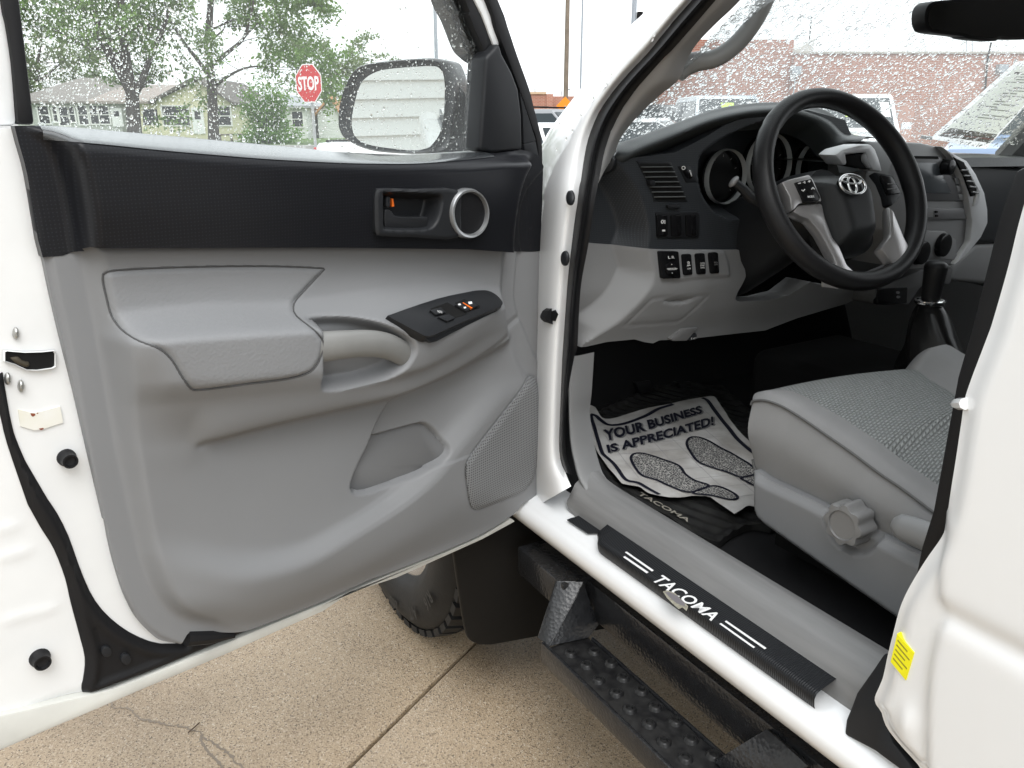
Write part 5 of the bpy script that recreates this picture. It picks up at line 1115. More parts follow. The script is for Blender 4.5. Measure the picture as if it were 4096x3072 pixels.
# a few drops sitting on the pillar paint
_pp = []; _rr = []
for x_, y_ in ((1410,365),(1690,290),(1675,330),(1550,205),(1310,480),(1045,830),(985,915),(905,1030),(1010,1085),(1120,700),(1240,600),(1480,420),(1600,150),(1330,620),(1180,820),(960,1150),(880,1240),(1400,520),(1290,700),(1080,960)):
    _pp.append(side(zp('B7', (x_, y_))[0], -.010)); _rr.append(random.uniform(.0016, .0034))
droplets('pillar_drops', _pp, _rr, (-.92,-.33,.2), WATER, TR, seg=10, hf=1.2)['kind'] = 'stuff'
# ------------------------------------------------------------------ ground
FH = np.array([math.sin(YAW), math.cos(YAW), 0.0])
def BG(D): return Pl(FH*D, RGT, -FH)     # upright plane D metres ahead, square to the view; v = height
CONC = bpy.data.materials.new('exposed_aggregate'); CONC.use_nodes = True; t, b = nodes_of(CONC); b.inputs['Roughness'].default_value = .38
tc = t.nodes.new('ShaderNodeTexCoord'); v1 = t.nodes.new('ShaderNodeTexVoronoi'); v1.inputs['Scale'].default_value = 400; r1 = t.nodes.new('ShaderNodeValToRGB')
els = r1.color_ramp.elements; els[0].position = 0; els[0].color = (.09,.07,.05,1); els[1].position = 1; els[1].color = (.50,.44,.36,1)
for p_, c_ in ((.07,(.15,.11,.075)),(.16,(.305,.236,.158)),(.62,(.355,.278,.19)),(.9,(.405,.33,.235))):
    e = els.new(p_); e.color = c_+(1,)
sx = t.nodes.new('ShaderNodeSeparateColor'); n1 = t.nodes.new('ShaderNodeTexNoise'); n1.inputs['Scale'].default_value = 1.5; n1.inputs['Detail'].default_value = 5
r2 = t.nodes.new('ShaderNodeValToRGB'); r2.color_ramp.elements[0].color = (.66,.63,.60,1); r2.color_ramp.elements[1].color = (1.08,1.06,1.04,1); r2.color_ramp.elements[0].position = .35; r2.color_ramp.elements[1].position = .65
mxn = t.nodes.new('ShaderNodeMix'); mxn.data_type = 'RGBA'; mxn.blend_type = 'MULTIPLY'; mxn.inputs['Factor'].default_value = 1.0
bp = t.nodes.new('ShaderNodeBump'); bp.inputs['Strength'].default_value = .3; bp.inputs['Distance'].default_value = .003
n3 = t.nodes.new('ShaderNodeTexNoise'); n3.inputs['Scale'].default_value = 1.1; r3 = t.nodes.new('ShaderNodeMapRange'); r3.inputs[3].default_value = .25; r3.inputs[4].default_value = .6
L = t.links.new; L(tc.outputs['Object'], v1.inputs['Vector']); L(v1.outputs['Color'], sx.inputs[0]); L(sx.outputs[0], r1.inputs[0]); L(tc.outputs['Object'], n1.inputs['Vector']); L(n1.outputs['Fac'], r2.inputs[0])
L(r1.outputs[0], mxn.inputs['A']); L(r2.outputs[0], mxn.inputs['B']); L(mxn.outputs['Result'], b.inputs['Base Color']); L(v1.outputs['Distance'], bp.inputs['Height']); L(bp.outputs[0], b.inputs['Normal'])
L(tc.outputs['Object'], n3.inputs['Vector']); L(n3.outputs['Fac'], r3.inputs[0]); L(r3.outputs[0], b.inputs['Roughness'])
DIRT = mat('joint_dirt', (.07,.058,.045), .9, bump=.3, bscale=80)
LOT = mat('wet_lot', (.20,.185,.165), .4, bump=.3, bscale=60, mott=.2, mscale=1.5)
tag(ob('ground', [(-900,-900,-.03),(900,-900,-.03),(900,1500,-.03),(-900,1500,-.03)], [(0,1,2,3)], LOT, None, False), kind='structure')
GND = bpy.data.objects['ground']
j0 = atz((1889,2579), 0); j1 = atz((1400,3060), 0); jd = (j1-j0); jd[2] = 0; jd /= np.linalg.norm(jd); jn = np.array([-jd[1], jd[0], 0])
sl_me = None; S = 3.05
for i in range(-4, 5):
    for k in range(-4, 5):
        a0, a1, c0, c1 = i*S+.005, (i+1)*S-.005, k*S+.005, (k+1)*S-.005
        if sl_me is None:
            mb = MB(); mb.box((0,0,-.02), (S-.008,S-.008,.0)); o = mb.build('concrete_slab', CONC, None, bevel=.004, seg=2); sl_me = o.data
        else: o = bpy.data.objects.new('concrete_slab', sl_me); COL.objects.link(o)
        o.parent = GND; q = j0+jd*(i*S+.9)+jn*(k*S+.006); o.location = (q[0], q[1], 0); o.rotation_euler = (0, 0, math.atan2(jd[1], jd[0]))
ob('joint_bed', [tuple(j0+jd*a+jn*c+np.array([0,0,-.0165])) for a, c in ((-12,-12),(15,-12),(15,15),(-12,15))], [(0,1,2,3)], DIRT, GND, False)
# the crack and twig
crk = zp('B1',(690,1250),(705,1285),(800,1290),(830,1330),(880,1355),(930,1365),(1010,1385),(1120,1400),(1200,1430),(1240,1440),(1270,1480),(1330,1510),(1400,1560),(1460,1620),(1500,1659),(1560,1720))
cp = [atz(p, .0012) for p in crk]; V = []; 
cp = resample(cr(cp, 3), 90); 
for i, q in enumerate(cp):
    d_ = cp[min(i+1, 89)]-cp[max(i-1, 0)]; n_ = np.array([-d_[1], d_[0], 0]); n_ /= np.linalg.norm(n_); wd = .0008+.0019*random.random()+.002*(1 if 22 < i < 34 or 60 < i < 75 else 0)*random.random()
    off = n_*random.uniform(-.003, .003); V += [q+off+n_*wd, q+off-n_*wd]
CRK = mat('crack_dirt', (.20,.165,.13), .9, bump=.6, bscale=200)
ob('crack', V, [(2*i, 2*i+1, 2*i+3, 2*i+2) for i in range(89)], CRK, GND, False)
cp2 = resample(cr([atz(p, .0014) for p in zp('B1',(1250,1450),(1245,1490),(1290,1560),(1350,1620),(1380,1659))], 3), 40); V = []
for i, q in enumerate(cp2):
    d_ = cp2[min(i+1, 39)]-cp2[max(i-1, 0)]; n_ = np.array([-d_[1], d_[0], 0]); n_ /= np.linalg.norm(n_); wd = .001+.003*random.random(); V += [q+n_*wd, q-n_*wd]
ob('crack', V, [(2*i, 2*i+1, 2*i+3, 2*i+2) for i in range(39)], CRK, GND, False)
tw = MB().tube([atz(p, .006) for p in zp('B1', (1165,1440),(1200,1410),(1235,1378))], .0016, 6).build('twig', mat('twig_bark', (.09,.06,.04), .8))
tag(tw, 'tiny brown twig lying across the pavement crack', 'twig')
# street, lawn
STREET = mat('wet_asphalt', (.085,.085,.085), .35, bump=.4, bscale=50, mott=.25, mscale=1.0)
def band(name, d0, d1, z_, m, x0=-120, x1=60):
    o = ob(name, [tuple(FH*d0+RGT*x0+np.array([0,0,z_])), tuple(FH*d0+RGT*x1+np.array([0,0,z_])), tuple(FH*d1+RGT*x1+np.array([0,0,z_])), tuple(FH*d1+RGT*x0+np.array([0,0,z_]))], [(0,1,2,3)], m, None, False); return tag(o, kind='structure')
band('street', 20, 38, .004, STREET)
GRASSM = mat('spring_grass', (.10,.17,.035), .8, bump=1.0, bscale=12, mott=.4, mscale=3)
band('lawn', 38.3, 64, .05, GRASSM); 
kb = MB(); kb.box((-120,38.0,-.02), (60,38.3,.13)); ko = kb.build('kerb', mat('kerb_concrete', (.35,.34,.32), .7), None, local=True); ko.rotation_euler = (0,0,-YAW); tag(ko, kind='structure')
band('footpath', 40.5, 42, .075, MATS['kerb_concrete'])

# ------------------------------------------------------------------ houses
SHING = lambda n, c: mat('shingle_'+n, c, .85, bump=.6, bscale=9, mott=.2, mscale=4)
def siding(n, c):
    m = mat('siding_'+n, c, .6); 
    t, b = nodes_of(m)
    if 'Wave Texture' not in t.nodes:
        tc = t.nodes.new('ShaderNodeTexCoord'); wv = t.nodes.new('ShaderNodeTexWave'); wv.wave_type = 'BANDS'; wv.bands_direction = 'Z'; wv.wave_profile = 'SAW'; wv.inputs['Scale'].default_value = 1.6
        bp = t.nodes.new('ShaderNodeBump'); bp.inputs['Distance'].default_value = .03; bp.inputs['Strength'].default_value = .8
        t.links.new(tc.outputs['Object'], wv.inputs['Vector']); t.links.new(wv.outputs['Fac'], bp.inputs['Height']); t.links.new(bp.outputs[0], b.inputs['Normal'])
    return m
WGL = mat('dark_window', (.03,.033,.035), .08); WFR = mat('white_window_frame', (.7,.7,.68), .5); WDOOR = mat('white_house_door', (.75,.76,.76), .4)
def house(name, label, D, k, wall, base_y, eave_y, apex, depth, wm, rm, wins, door=None, hip=False, over=.35, sidewall=None):
    P = BG(D); z0 = .05
    (x0, _), (x1, _) = [P.uv(p) for p in zp(k, (wall[0], base_y), (wall[1], base_y))]; ze = P.uv(zp(k, (wall[0], eave_y))[0])[1]
    xa, za = P.uv(zp(k, apex)[0]); rt = root(name, tuple(P.at((x0+x1)/2, 0, -depth/2).reshape(3)), label, 'house')
    A = lambda u, v, w_: P.at(u, v, w_).reshape(3)
    if hip:
        MB().prism([A(x0,z0,0), A(x1,z0,0), A(x1,ze,0), A(x0,ze,0)], [A(x0,z0,-depth), A(x1,z0,-depth), A(x1,ze,-depth), A(x0,ze,-depth)]).build('wall', wm, rt)
        q = [A(x0-over,ze,over), A(x1+over,ze,over), A(x1+over,ze,-depth-over), A(x0-over,ze,-depth-over)]; c = (x0+x1)/2; r_ = (x1-x0)*.16
        V = q+[A(c-r_,za,-depth/2), A(c+r_,za,-depth/2)]+[x-np.array([0,0,.15]) for x in q]
        MB().add(V, [(0,1,5,4),(2,3,4,5),(1,2,5),(3,0,4),(6,7,1,0),(7,8,2,1),(8,9,3,2),(9,6,0,3),(6,9,8,7)]).build('roof', rm, rt)
    else:
        fr_ = [A(x0,z0,0), A(x1,z0,0), A(x1,ze,0), A(xa,za-.12,0), A(x0,ze,0)]; MB().prism(fr_, [q+P.n*-depth for q in fr_]).build('wall', wm, rt)
        s1 = (za-ze)/(xa-x0); s2 = (za-ze)/(x1-xa)
        for nm, (ua, va), (ub, vb) in (('roof', (x0-over, ze-over*s1), (xa, za)), ('roof', (xa, za), (x1+over, ze-over*s2))):
            MB().prism([A(ua,va,over), A(ub,vb,over), A(ub,vb+.16,over), A(ua,va+.16,over)], [A(ua,va,-depth), A(ub,vb,-depth), A(ub,vb+.16,-depth), A(ua,va+.16,-depth)]).build(nm, rm, rt)
    for (a, b_, c, d_) in wins:
        (u0, v0), (u1, v1) = [P.uv(p, .04) for p in zp(k, (a, d_), (c, b_))]
        f = MB(); 
        for lo, hi in (((u0-.08,v0-.08),(u0,v1+.08)), ((u1,v0-.08),(u1+.08,v1+.08)), ((u0,v1),(u1,v1+.08)), ((u0,v0-.08),(u1,v0)), ((u0,(v0+v1)/2-.025),(u1,(v0+v1)/2+.025))):
            f.prism([A(lo[0],lo[1],.07), A(hi[0],lo[1],.07), A(hi[0],hi[1],.07), A(lo[0],hi[1],.07)], [A(lo[0],lo[1],-.02), A(hi[0],lo[1],-.02), A(hi[0],hi[1],-.02), A(lo[0],hi[1],-.02)])
        fo = f.build('window', WFR, rt); ob('pane', [A(u0,v0,.02), A(u1,v0,.02), A(u1,v1,.02), A(u0,v1,.02)], [(0,1,2,3)], WGL, fo, False)
    if door:
        (u0, v0), (u1, v1) = [P.uv(p, .04) for p in zp(k, (door[0], door[3]), (door[2], door[1]))]
        do = MB().prism([A(u0,v0,.06), A(u1,v0,.06), A(u1,v1,.06), A(u0,v1,.06)], [A(u0,v0,-.02), A(u1,v0,-.02), A(u1,v1,-.02), A(u0,v1,-.02)]).build('door', WDOOR, rt)
        vm = v0*.45+v1*.55; ob('door_light', [A(u0+.18,vm,.066), A(u1-.18,vm,.066), A(u1-.18,v1-.2,.066), A(u0+.18,v1-.2,.066)], [(0,1,2,3)], WGL, do, False)
    return rt
house('bungalow', 'grey sided house with a row of dark windows, beyond the door glass', 57, 'A1', (120,775), 815, 640, (430,470), 9, siding('grey', (.42,.44,.41)), SHING('grey', (.20,.185,.17)),
      [(255,672,300,780),(345,675,362,770),(380,675,425,792),(447,675,463,770),(507,668,555,785),(570,668,612,782),(636,668,680,782)], (716,682,764,800), hip=True)
yh = house('bungalow', 'pale yellow house with a gabled porch roof behind the two street trees', 52, 'A1', (1015,1475), 862, 640, (1240,500), 9, siding('yellow', (.66,.63,.44)), SHING('brown', (.115,.105,.095)),
      [(1038,672,1188,790),(1382,675,1450,790)], (1226,680,1280,845))
P = BG(53); (u0, _), (u1, _) = [P.uv(p) for p in zp('A1', (885,850), (1012,850))]; ze = P.uv(zp('A1', (900,640))[0])[1]
A = lambda u, v, w_: P.at(u, v, w_).reshape(3)
MB().prism([A(u0,.05,0),A(u1,.05,0),A(u1,ze,0),A(u0,ze,0)], [A(u0,.05,-7),A(u1,.05,-7),A(u1,ze,-7),A(u0,ze,-7)]).build('side_wing', MATS['siding_yellow'], yh)
zr = P.uv(zp('A1', (900,520))[0])[1]; MB().prism([A(u0-3,ze,.4),A(u1+.2,ze,.4),A(u1+.2,zr,-3.5),A(u0-2,zr,-3.5)], [A(u0-3,ze-.15,.4),A(u1+.2,ze-.15,.4),A(u1+.2,zr-.15,-3.5),A(u0-2,zr-.15,-3.5)]).build('wing_roof', SHING('pink', (.30,.26,.235)), yh)
ob('wing_pane', [A(*P.uv(p), .03) for p in zp('A1', (905,790),(1005,790),(1005,690),(905,690))], [(0,1,2,3)], WGL, yh, False)
house('cottage', 'white house with pale grey roofs behind the round green bush', 58, 'A1', (1475,1945), 885, 668, (1640,590), 8, siding('white', (.70,.71,.70)), SHING('pale', (.33,.345,.36)), [(1852,706,1910,800)], hip=True)
house('garage', 'small white garage with a brown fascia, past the stop sign', 60, 'A1', (2015,2160), 860, 720, (2088,620), 6, MATS['siding_white'], mat('orange_roof', (.42,.22,.10), .8), [], None)
# porch rail
P = BG(50); pr = root('porch_rail', tuple(P.pt(zp('A1', (1460,880))[0])*np.array([1,1,0])), 'low dark wooden rail in the yard beside the tree trunk', 'fence'); pr.location.z = .05
for x in (1388, 1460, 1528):
    (u, v) = P.uv(zp('A1', (x, 845))[0]); q = P.at(u, 0, 0).reshape(3); MB().box((-.06,-.06,.05), (.06,.06,v), c=(q[0],q[1],0)).build('post', mat('grey_wood', (.13,.11,.09), .8), pr)
a, c = [P.pt(p) for p in zp('A1', (1388,852),(1528,850))]; MB().tube([a, c], .05, 6).build('rail', MATS['grey_wood'], pr)

# ------------------------------------------------------------------ trees and bush
BARK = mat('dark_bark', (.065,.055,.048), .9, bump=1.0, bscale=14, mott=.4, mscale=6)
def leafmat(n, c, c2):
    m = mat('leaf_'+n, c, .55); t, b = nodes_of(m); b.inputs['Transmission Weight'].default_value = 0
    oi = t.nodes.new('ShaderNodeTexCoord'); n_ = t.nodes.new('ShaderNodeTexNoise'); n_.inputs['Scale'].default_value = 1.6; r_ = t.nodes.new('ShaderNodeValToRGB')
    r_.color_ramp.elements[0].position = .35; r_.color_ramp.elements[1].position = .65; r_.color_ramp.elements[0].color = tuple(c2)+(1,); r_.color_ramp.elements[1].color = tuple(c)+(1,)
    t.links.new(oi.outputs['Object'], n_.inputs['Vector']); t.links.new(n_.outputs['Fac'], r_.inputs[0]); t.links.new(r_.outputs[0], b.inputs['Base Color'])
    tl = t.nodes.new('ShaderNodeBsdfTranslucent'); mx = t.nodes.new('ShaderNodeMixShader'); mx.inputs[0].default_value = .4; t.links.new(r_.outputs[0], tl.inputs[0])
    o = t.nodes['Material Output']; t.links.new(b.outputs[0], mx.inputs[1]); t.links.new(tl.outputs[0], mx.inputs[2]); t.links.new(mx.outputs[0], o.inputs[0]); return m
LEAF = leafmat('spring', (.19,.32,.065), (.11,.21,.045)); LEAF2 = leafmat('bush', (.21,.40,.06), (.11,.25,.04)); LEAF3 = leafmat('pale', (.19,.26,.10), (.13,.19,.07))
def leaf_cards(pts, size, rng):
    n = len(pts); V = np.zeros((n*4, 3)); 
    a = rng.normal(size=(n, 3)); a /= np.linalg.norm(a, axis=1)[:, None]; b_ = np.cross(a, rng.normal(size=(n, 3))); b_ /= np.linalg.norm(b_, axis=1)[:, None]
    s_ = size*(.6+.8*rng.random(n))[:, None]; V[0::4] = pts-a*s_; V[1::4] = pts+b_*s_*.5; V[2::4] = pts+a*s_; V[3::4] = pts-b_*s_*.5
    return V, np.arange(n*4).reshape(n, 4)
def tree(name, label, base, limbs, seed, leafn, leafsz, lm, twigl=1.4, cat='tree', spread=.55, group=None, dens=1.0):
    """limbs: list of (path points, start radius, end radius)"""
    rng = np.random.default_rng(seed); rt = root(name, tuple(base), label, cat, group); tb = MB(); tips = []
    def grow(p, d, r_, L_, depth):
        n = 5; path = [p]; d = d/np.linalg.norm(d)
        for i in range(n):
            d = d+rng.normal(size=3)*.16+np.array([0,0,.03 if depth < 2 else -.02]); d /= np.linalg.norm(d); path.append(path[-1]+d*L_/n)
        tb.tube(path, list(np.linspace(r_, r_*.45, n+1)), 5 if depth else 6, cap=False)
        for i in range(1, n+1):
            tips.append((path[i], depth))
        if depth < 3:
            for _ in range(3 if depth < 2 else 2):
                i = rng.integers(2, n+1); dd = d+rng.normal(size=3)*.75; grow(path[i], dd, r_*.5, L_*.68, depth+1)
    for path, r0, r1 in limbs:
        pts = resample(cr(path, 4), 14); tb.tube(pts, list(np.linspace(r0, r1, 14)), 9, cap=False)
        for i in range(13 if (r0 > .28 and r1 > .2) else (8 if r0 > .28 else 5), 14):
            if rng.random() < .85*dens:
                d = (pts[i]-pts[i-1]); d = d/np.linalg.norm(d)*.5+rng.normal(size=3)*np.array([1,1,.45]); grow(pts[i], d, r0*.22, twigl*(1.2+rng.random()), 1)
    tb.build('trunk', BARK, rt, ang=80)
    T_ = [p for p, k in tips if k >= 2]; idx = rng.integers(0, len(T_), leafn); pts = np.array(T_)[idx]+rng.normal(size=(leafn, 3))*(spread*.42)*np.array([1,1,.7])
    V, Fc = leaf_cards(pts, leafsz, rng); c = ob('crown', V, Fc, lm, rt, False); return rt
def tp(D, k, pts, dep=None):
    P = BG(D); return [P.pt(p, 0 if dep is None else dep[i]) for i, p in enumerate(zp(k, *pts))]
b1 = BG(40).pt(zp('A1', (845,835))[0]); b1[2] = .05
tree('shade_tree', 'large street tree with forked dark trunk before the grey house', b1,
     [([b1]+tp(40,'A1',[(842,700),(835,580)]), .36, .30), (tp(40,'A1',[(835,590),(760,450),(660,280),(600,100),(560,-150)]), .26, .13), (tp(40,'A1',[(838,600),(800,420),(785,250),(770,50),(760,-200)]), .29*.95, .14), (tp(40,'A1',[(850,600),(900,500),(960,340),(1040,160),(1100,-80)]), .18, .05), (tp(40,'A1',[(680,320),(520,280),(330,180),(150,60)], [0,1,2,3]), .10, .03), (tp(40,'A1',[(560,200),(420,60),(250,-60),(100,-200)], [0,-1,-1,-2]), .09, .03)],
     11, 16000, .105, LEAF, dens=.75)
b2 = BG(43).pt(zp('A1', (1348,862))[0]); b2[2] = .05
tree('shade_tree', 'street tree with a straight dark trunk before the yellow house', b2,
     [([b2]+tp(43,'A1',[(1345,700),(1338,520),(1315,320),(1325,120),(1345,-150)]), .30, .13), (tp(43,'A1',[(1335,500),(1250,380),(1150,250),(1060,80),(1000,-150)]), .12, .03), (tp(43,'A1',[(1330,420),(1440,330),(1540,240),(1590,80),(1620,-120)]), .12, .04), (tp(43,'A1',[(1345,560),(1460,470),(1600,420),(1760,440)]), .09, .02), (tp(43,'A1',[(1540,240),(1680,90),(1800,0),(1880,-60)]), .06, .02)],
     12, 16000, .105, LEAF, dens=.75)
b3 = BG(75).pt(zp('A1', (2050,700))[0]); b3[2] = .05
tree('shade_tree', 'smaller pale green tree in the distance behind the stop sign', b3, [([b3]+tp(75,'A1',[(2050,600),(2040,480),(2010,380)]), .25, .08), (tp(75,'A1',[(2045,560),(2120,480),(2200,400)]), .12, .03), (tp(75,'A1',[(2045,580),(1960,520),(1900,440)]), .10, .03)], 13, 7000, .14, LEAF3, twigl=1.3, dens=.8)
b4 = BG(70).pt(zp('A1', (250,700))[0]); b4[2] = .05
tree('shade_tree', 'leafy tree rising over the roof of the grey house', b4, [([b4]+tp(70,'A1',[(250,600),(240,420),(260,250)]), .3, .08), (tp(70,'A1',[(245,520),(360,420),(480,330)]), .12, .03), (tp(70,'A1',[(245,520),(140,420),(60,330)]), .12, .03)], 14, 9000, .16, LEAF3, twigl=2.0)
# bush
P = BG(46); bc = P.pt(zp('A1', (1700,775))[0]); rng = np.random.default_rng(5); bb = bc.copy(); bb[2] = .05
rt = root('round_bush', tuple(bb), 'bright green rounded bush between the yellow and white houses', 'bush')
mb = MB()
pts = []
for i in range(46):
    a_ = rng.random()*2*math.pi; e_ = rng.random(); tip = bb+np.array([math.cos(a_)*1.6*(1-.5*e_**2), math.sin(a_)*1.3*(1-.5*e_**2), .3+2.6*e_*(.8+.3*rng.random())])
    mb.tube([bb, (bb+tip)/2+rng.normal(size=3)*.12, tip], [.03,.02,.008], 5, cap=False)
    for q in np.linspace(.25, 1.06, 8): pts += [bb*(1-q)+tip*q+rng.normal(size=3)*.19 for _ in range(20)]
mb.build('stems', BARK, rt); V, Fc = leaf_cards(np.array(pts), .085, rng); ob('foliage', V, Fc, LEAF2, rt, False)

# ------------------------------------------------------------------ stop sign, poles, orange sign
D = 17.0; P0 = BG(D); c = P0.pt(zp('A1', (1950,527))[0]); az = math.atan2(c[0], c[1])
SGN = Pl(c, (math.cos(az+R(46)), -math.sin(az+R(46)), 0), (-math.sin(az+R(46)), -math.cos(az+R(46)), 0))
rt = root('stop_sign', (c[0], c[1], 0), 'red octagonal stop sign on a grey steel post', 'stop sign'); r_ = .395
SRED = mat('sign_red', (.50,.012,.015), .35); SWH = mat('sign_white', (.78,.78,.78), .4); GALV = mat('galvanised', (.36,.38,.39), .4, metal=.6)
oc = lambda q: [(q*math.cos(R(22.5+45*i)), q*math.sin(R(22.5+45*i))) for i in range(8)]
slab('sign_border', SGN, oc(r_), -.004, .0, SWH, rt); slab('sign_face', SGN, oc(r_*.945), -.002, .002, SRED, rt)
text_quad('sign_lettering', 'STOP', [SGN.at(u, v, .003).reshape(3) for u, v in ((-.295,-.135),(.295,-.135),(.295,.135),(-.295,.135))], SWH, rt, off=.001, bold=.03)
q = c-SGN.n*.06; MB().box((-.03,-.03,-.02), (.03,.03,c[2]+.3), c=(q[0],q[1],0), rz=-az).build('post', GALV, rt)
def pole(name, label, D, k, xt, yt, width_px, m, top, cat='pole', group=None):
    P = BG(D); c = P.pt(zp(k, (xt, yt))[0]); r_ = width_px*D/FPX/2; rt = root(name, (c[0],c[1],0), label, cat, group)
    MB().tube([(c[0],c[1],-.02),(c[0],c[1],top*.5),(c[0],c[1],top)], [r_*1.1,r_,r_*.85], 12).build('shaft', m, rt); return rt, c, r_
WOODP = mat('pole_wood', (.22,.175,.135), .85, bump=.8, bscale=20, mott=.3, mscale=3); GREYP = mat('pole_grey', (.30,.33,.36), .45)
rt, c, r_ = pole('light_pole', 'grey steel light pole rising behind the door mirror', 30, 'A2', 1015, 200, 13, GREYP, 9); MB().tube([(c[0],c[1],8.8),(c[0]+.8,c[1]-.3,9.2),(c[0]+1.6,c[1]-.6,9.2)], .05, 8).build('arm', GREYP, rt); MB().box((-.3,-.12,-.06), (.3,.12,.06), c=(c[0]+1.8,c[1]-.7,9.2)).build('lamp_head', GREYP, rt)
rt, c, r_ = pole('sign_pole', 'thin dark pole showing between the mirror and the rain visor', 55, 'A2', 1194, 380, 8, GREYP, 3.6)
MB().box((-.5,-.05,3.3), (.0,.05,3.6), c=(c[0],c[1],0), rz=-YAW).build('sign_panel', GALV, rt)
rt, c, r_ = pole('utility_pole', 'tall brown wooden utility pole in the gap beside the white pillar', 42, 'B7', 968, 400, 17, WOODP, 10)
MB().box((-1.2,-.06,9.2), (1.2,.06,9.35), c=(c[0],c[1],0), rz=.4).build('crossarm', WOODP, rt); MB().box((r_,-.03,2.7), (r_+.12,.03,2.76), c=(c[0],c[1],0), rz=-YAW).build('step_bolt', GALV, rt)
pole('light_pole', 'slim grey pole close beside the wooden utility pole', 36, 'B7', 1093, 300, 7, GREYP, 9)
rt, c, r_ = pole('signal_pole', 'thick grey pole with a dark signal box just over the white pillar', 26, 'B7', 1527, 100, 19, GREYP, 7)
MB().box((r_*1.2,-.10,2.9+.9), (r_*1.2+.16,.10,4.35), c=(c[0],c[1],0), rz=-YAW).build('signal_box', BLACKM, rt)
rt, c, r_ = pole('utility_pole', 'small distant power pole with crossarms, seen beside the mirror housing', 130, 'A2', 1277, 510, 5, WOODP, 4.6)
for zz_ in (4.0, 4.4): MB().box((-1.1,-.08,zz_), (1.1,.08,zz_+.12), c=(c[0],c[1],0), rz=-YAW).build('crossarm', WOODP, rt)
P = BG(28); c = P.pt(zp('B7', (955,878))[0]); rt = root('warning_sign', (c[0],c[1],0), 'orange diamond warning sign by the wooden pole', 'sign')
slab('sign_face', Pl(c, RGT, -FH), [(0,.30),(-.30,0),(0,-.30),(.30,0)], -.003, .0, mat('sign_orange', (.85,.27,.01), .4), rt)
MB().box((-.025,-.06,-.02), (.025,-.01,c[2]), c=(c[0],c[1],0), rz=-YAW).build('post', GALV, rt)

# ------------------------------------------------------------------ brick buildings
def brickmat(n, c1, c2, mo, sc):
    m = mat('brick_'+n, c1, .85); t, b = nodes_of(m); tc = t.nodes.new('ShaderNodeTexCoord'); br = t.nodes.new('ShaderNodeTexBrick'); br.inputs['Scale'].default_value = sc
    br.inputs['Color1'].default_value = c1+(1,); br.inputs['Color2'].default_value = c2+(1,); br.inputs['Mortar'].default_value = mo+(1,); br.inputs['Mortar Size'].default_value = .018; br.inputs['Brick Width'].default_value = .5; br.inputs['Row Height'].default_value = .17
    t.links.new(tc.outputs['UV'], br.inputs['Vector'])
    n_ = t.nodes.new('ShaderNodeTexNoise'); n_.inputs['Scale'].default_value = .5; n_.inputs['Detail'].default_value = 4; r_ = t.nodes.new('ShaderNodeMapRange'); r_.inputs[3].default_value = .65; r_.inputs[4].default_value = 1.25
    mx = t.nodes.new('ShaderNodeMix'); mx.data_type = 'RGBA'; mx.blend_type = 'MULTIPLY'; mx.inputs['Factor'].default_value = 1
    t.links.new(tc.outputs['UV'], n_.inputs['Vector']); t.links.new(n_.outputs['Fac'], r_.inputs[0]); t.links.new(br.outputs['Color'], mx.inputs['A']); t.links.new(r_.outputs[0], mx.inputs['B']); t.links.new(mx.outputs['Result'], b.inputs['Base Color']); return m
BRK = brickmat('red', (.37,.145,.095), (.29,.11,.075), (.42,.35,.30), 2.2)
D = 40; P = BG(D); rt = root('brick_building', tuple(P.at(22, 0, -4).reshape(3)), 'long red brick building seen through the wet windshield', 'building')
w0 = P.uv((2700,215))[0]; zt1 = P.uv((3600,215))[1]; zt0 = P.uv((2700,155))[1]; xm = P.uv(zp('A3', (948,250))[0])[0]; xL = P.uv((2650,215))[0]
slab('wall', P, [(xm,0),(45,0),(45,zt1),(xm,zt1)], -8, .0, BRK, rt); slab('taller_wall', P, [(xL,0),(xm-.004,0),(xm-.004,zt0),(xL,zt0)], -8, -.3, BRK, rt)
slab('coping', P, [(xm,zt1+.003),(45.1,zt1+.003),(45.1,zt1+.10),(xm,zt1+.10)], -8.1, .08, mat('stone_coping', (.40,.37,.33), .8), rt)
(u0, v0), (u1, v1) = [P.uv(p) for p in zp('A3', (952,302),(1095,215))]; slab('roof_box', P, [(u0,zt1+.11),(u1,zt1+.11),(u1,v1+.1),(u0+.4,v1-.35),(u0,v1-.35)], -4, -1, mat('pale_render', (.45,.44,.42), .8), rt)
PINK = mat('faded_pink_paint', (.46,.255,.20), .8, mott=.25, mscale=.8)
for xa_, xb_ in ((185,800),(1385,1612)):
    (u0, v0), (u1, v1) = [P.uv(p) for p in zp('A3', (xa_,760),(xb_,568))]; slab('painted_patch', P, [(u0,.3),(u1,.3),(u1,v1),(u0,v1)], -.01, .012, PINK, rt)
MB().tube([P.pt(p, -2) for p in zp('A3', (1022,225),(1034,90))], .035, 6).build('aerial', BLACKM, rt)
for x_, y_ in ((948,390),(2090,380)): q = P.pt(zp('A3', (x_,y_))[0], .15); MB().box((-.22,-.15,-.18), (.22,.15,.18), c=tuple(q), rz=-YAW).build('wall_lamp', GREYP, rt); MB().tube([q, q+np.array([0,0,-1.6])], .03, 6).build('conduit', GREYP, rt)
for x_ in (1895, 1925): MB().tube([P.pt(p, -3) for p in zp('A3', (x_,300),(x_,225))], .03, 6).build('roof_pipe', GREYP, rt)
MB().tube([P.pt(p, .1) for p in zp('A3', (2030,235),(2010,330),(1995,520))], .05, 6).build('downpipe', BLACKM, rt)
D = 75; P = BG(D); rt = root('brick_building', tuple(P.at(-2, 0, -4).reshape(3)), 'low red brick wall far behind the parked cars, in the gap by the pillar', 'wall')
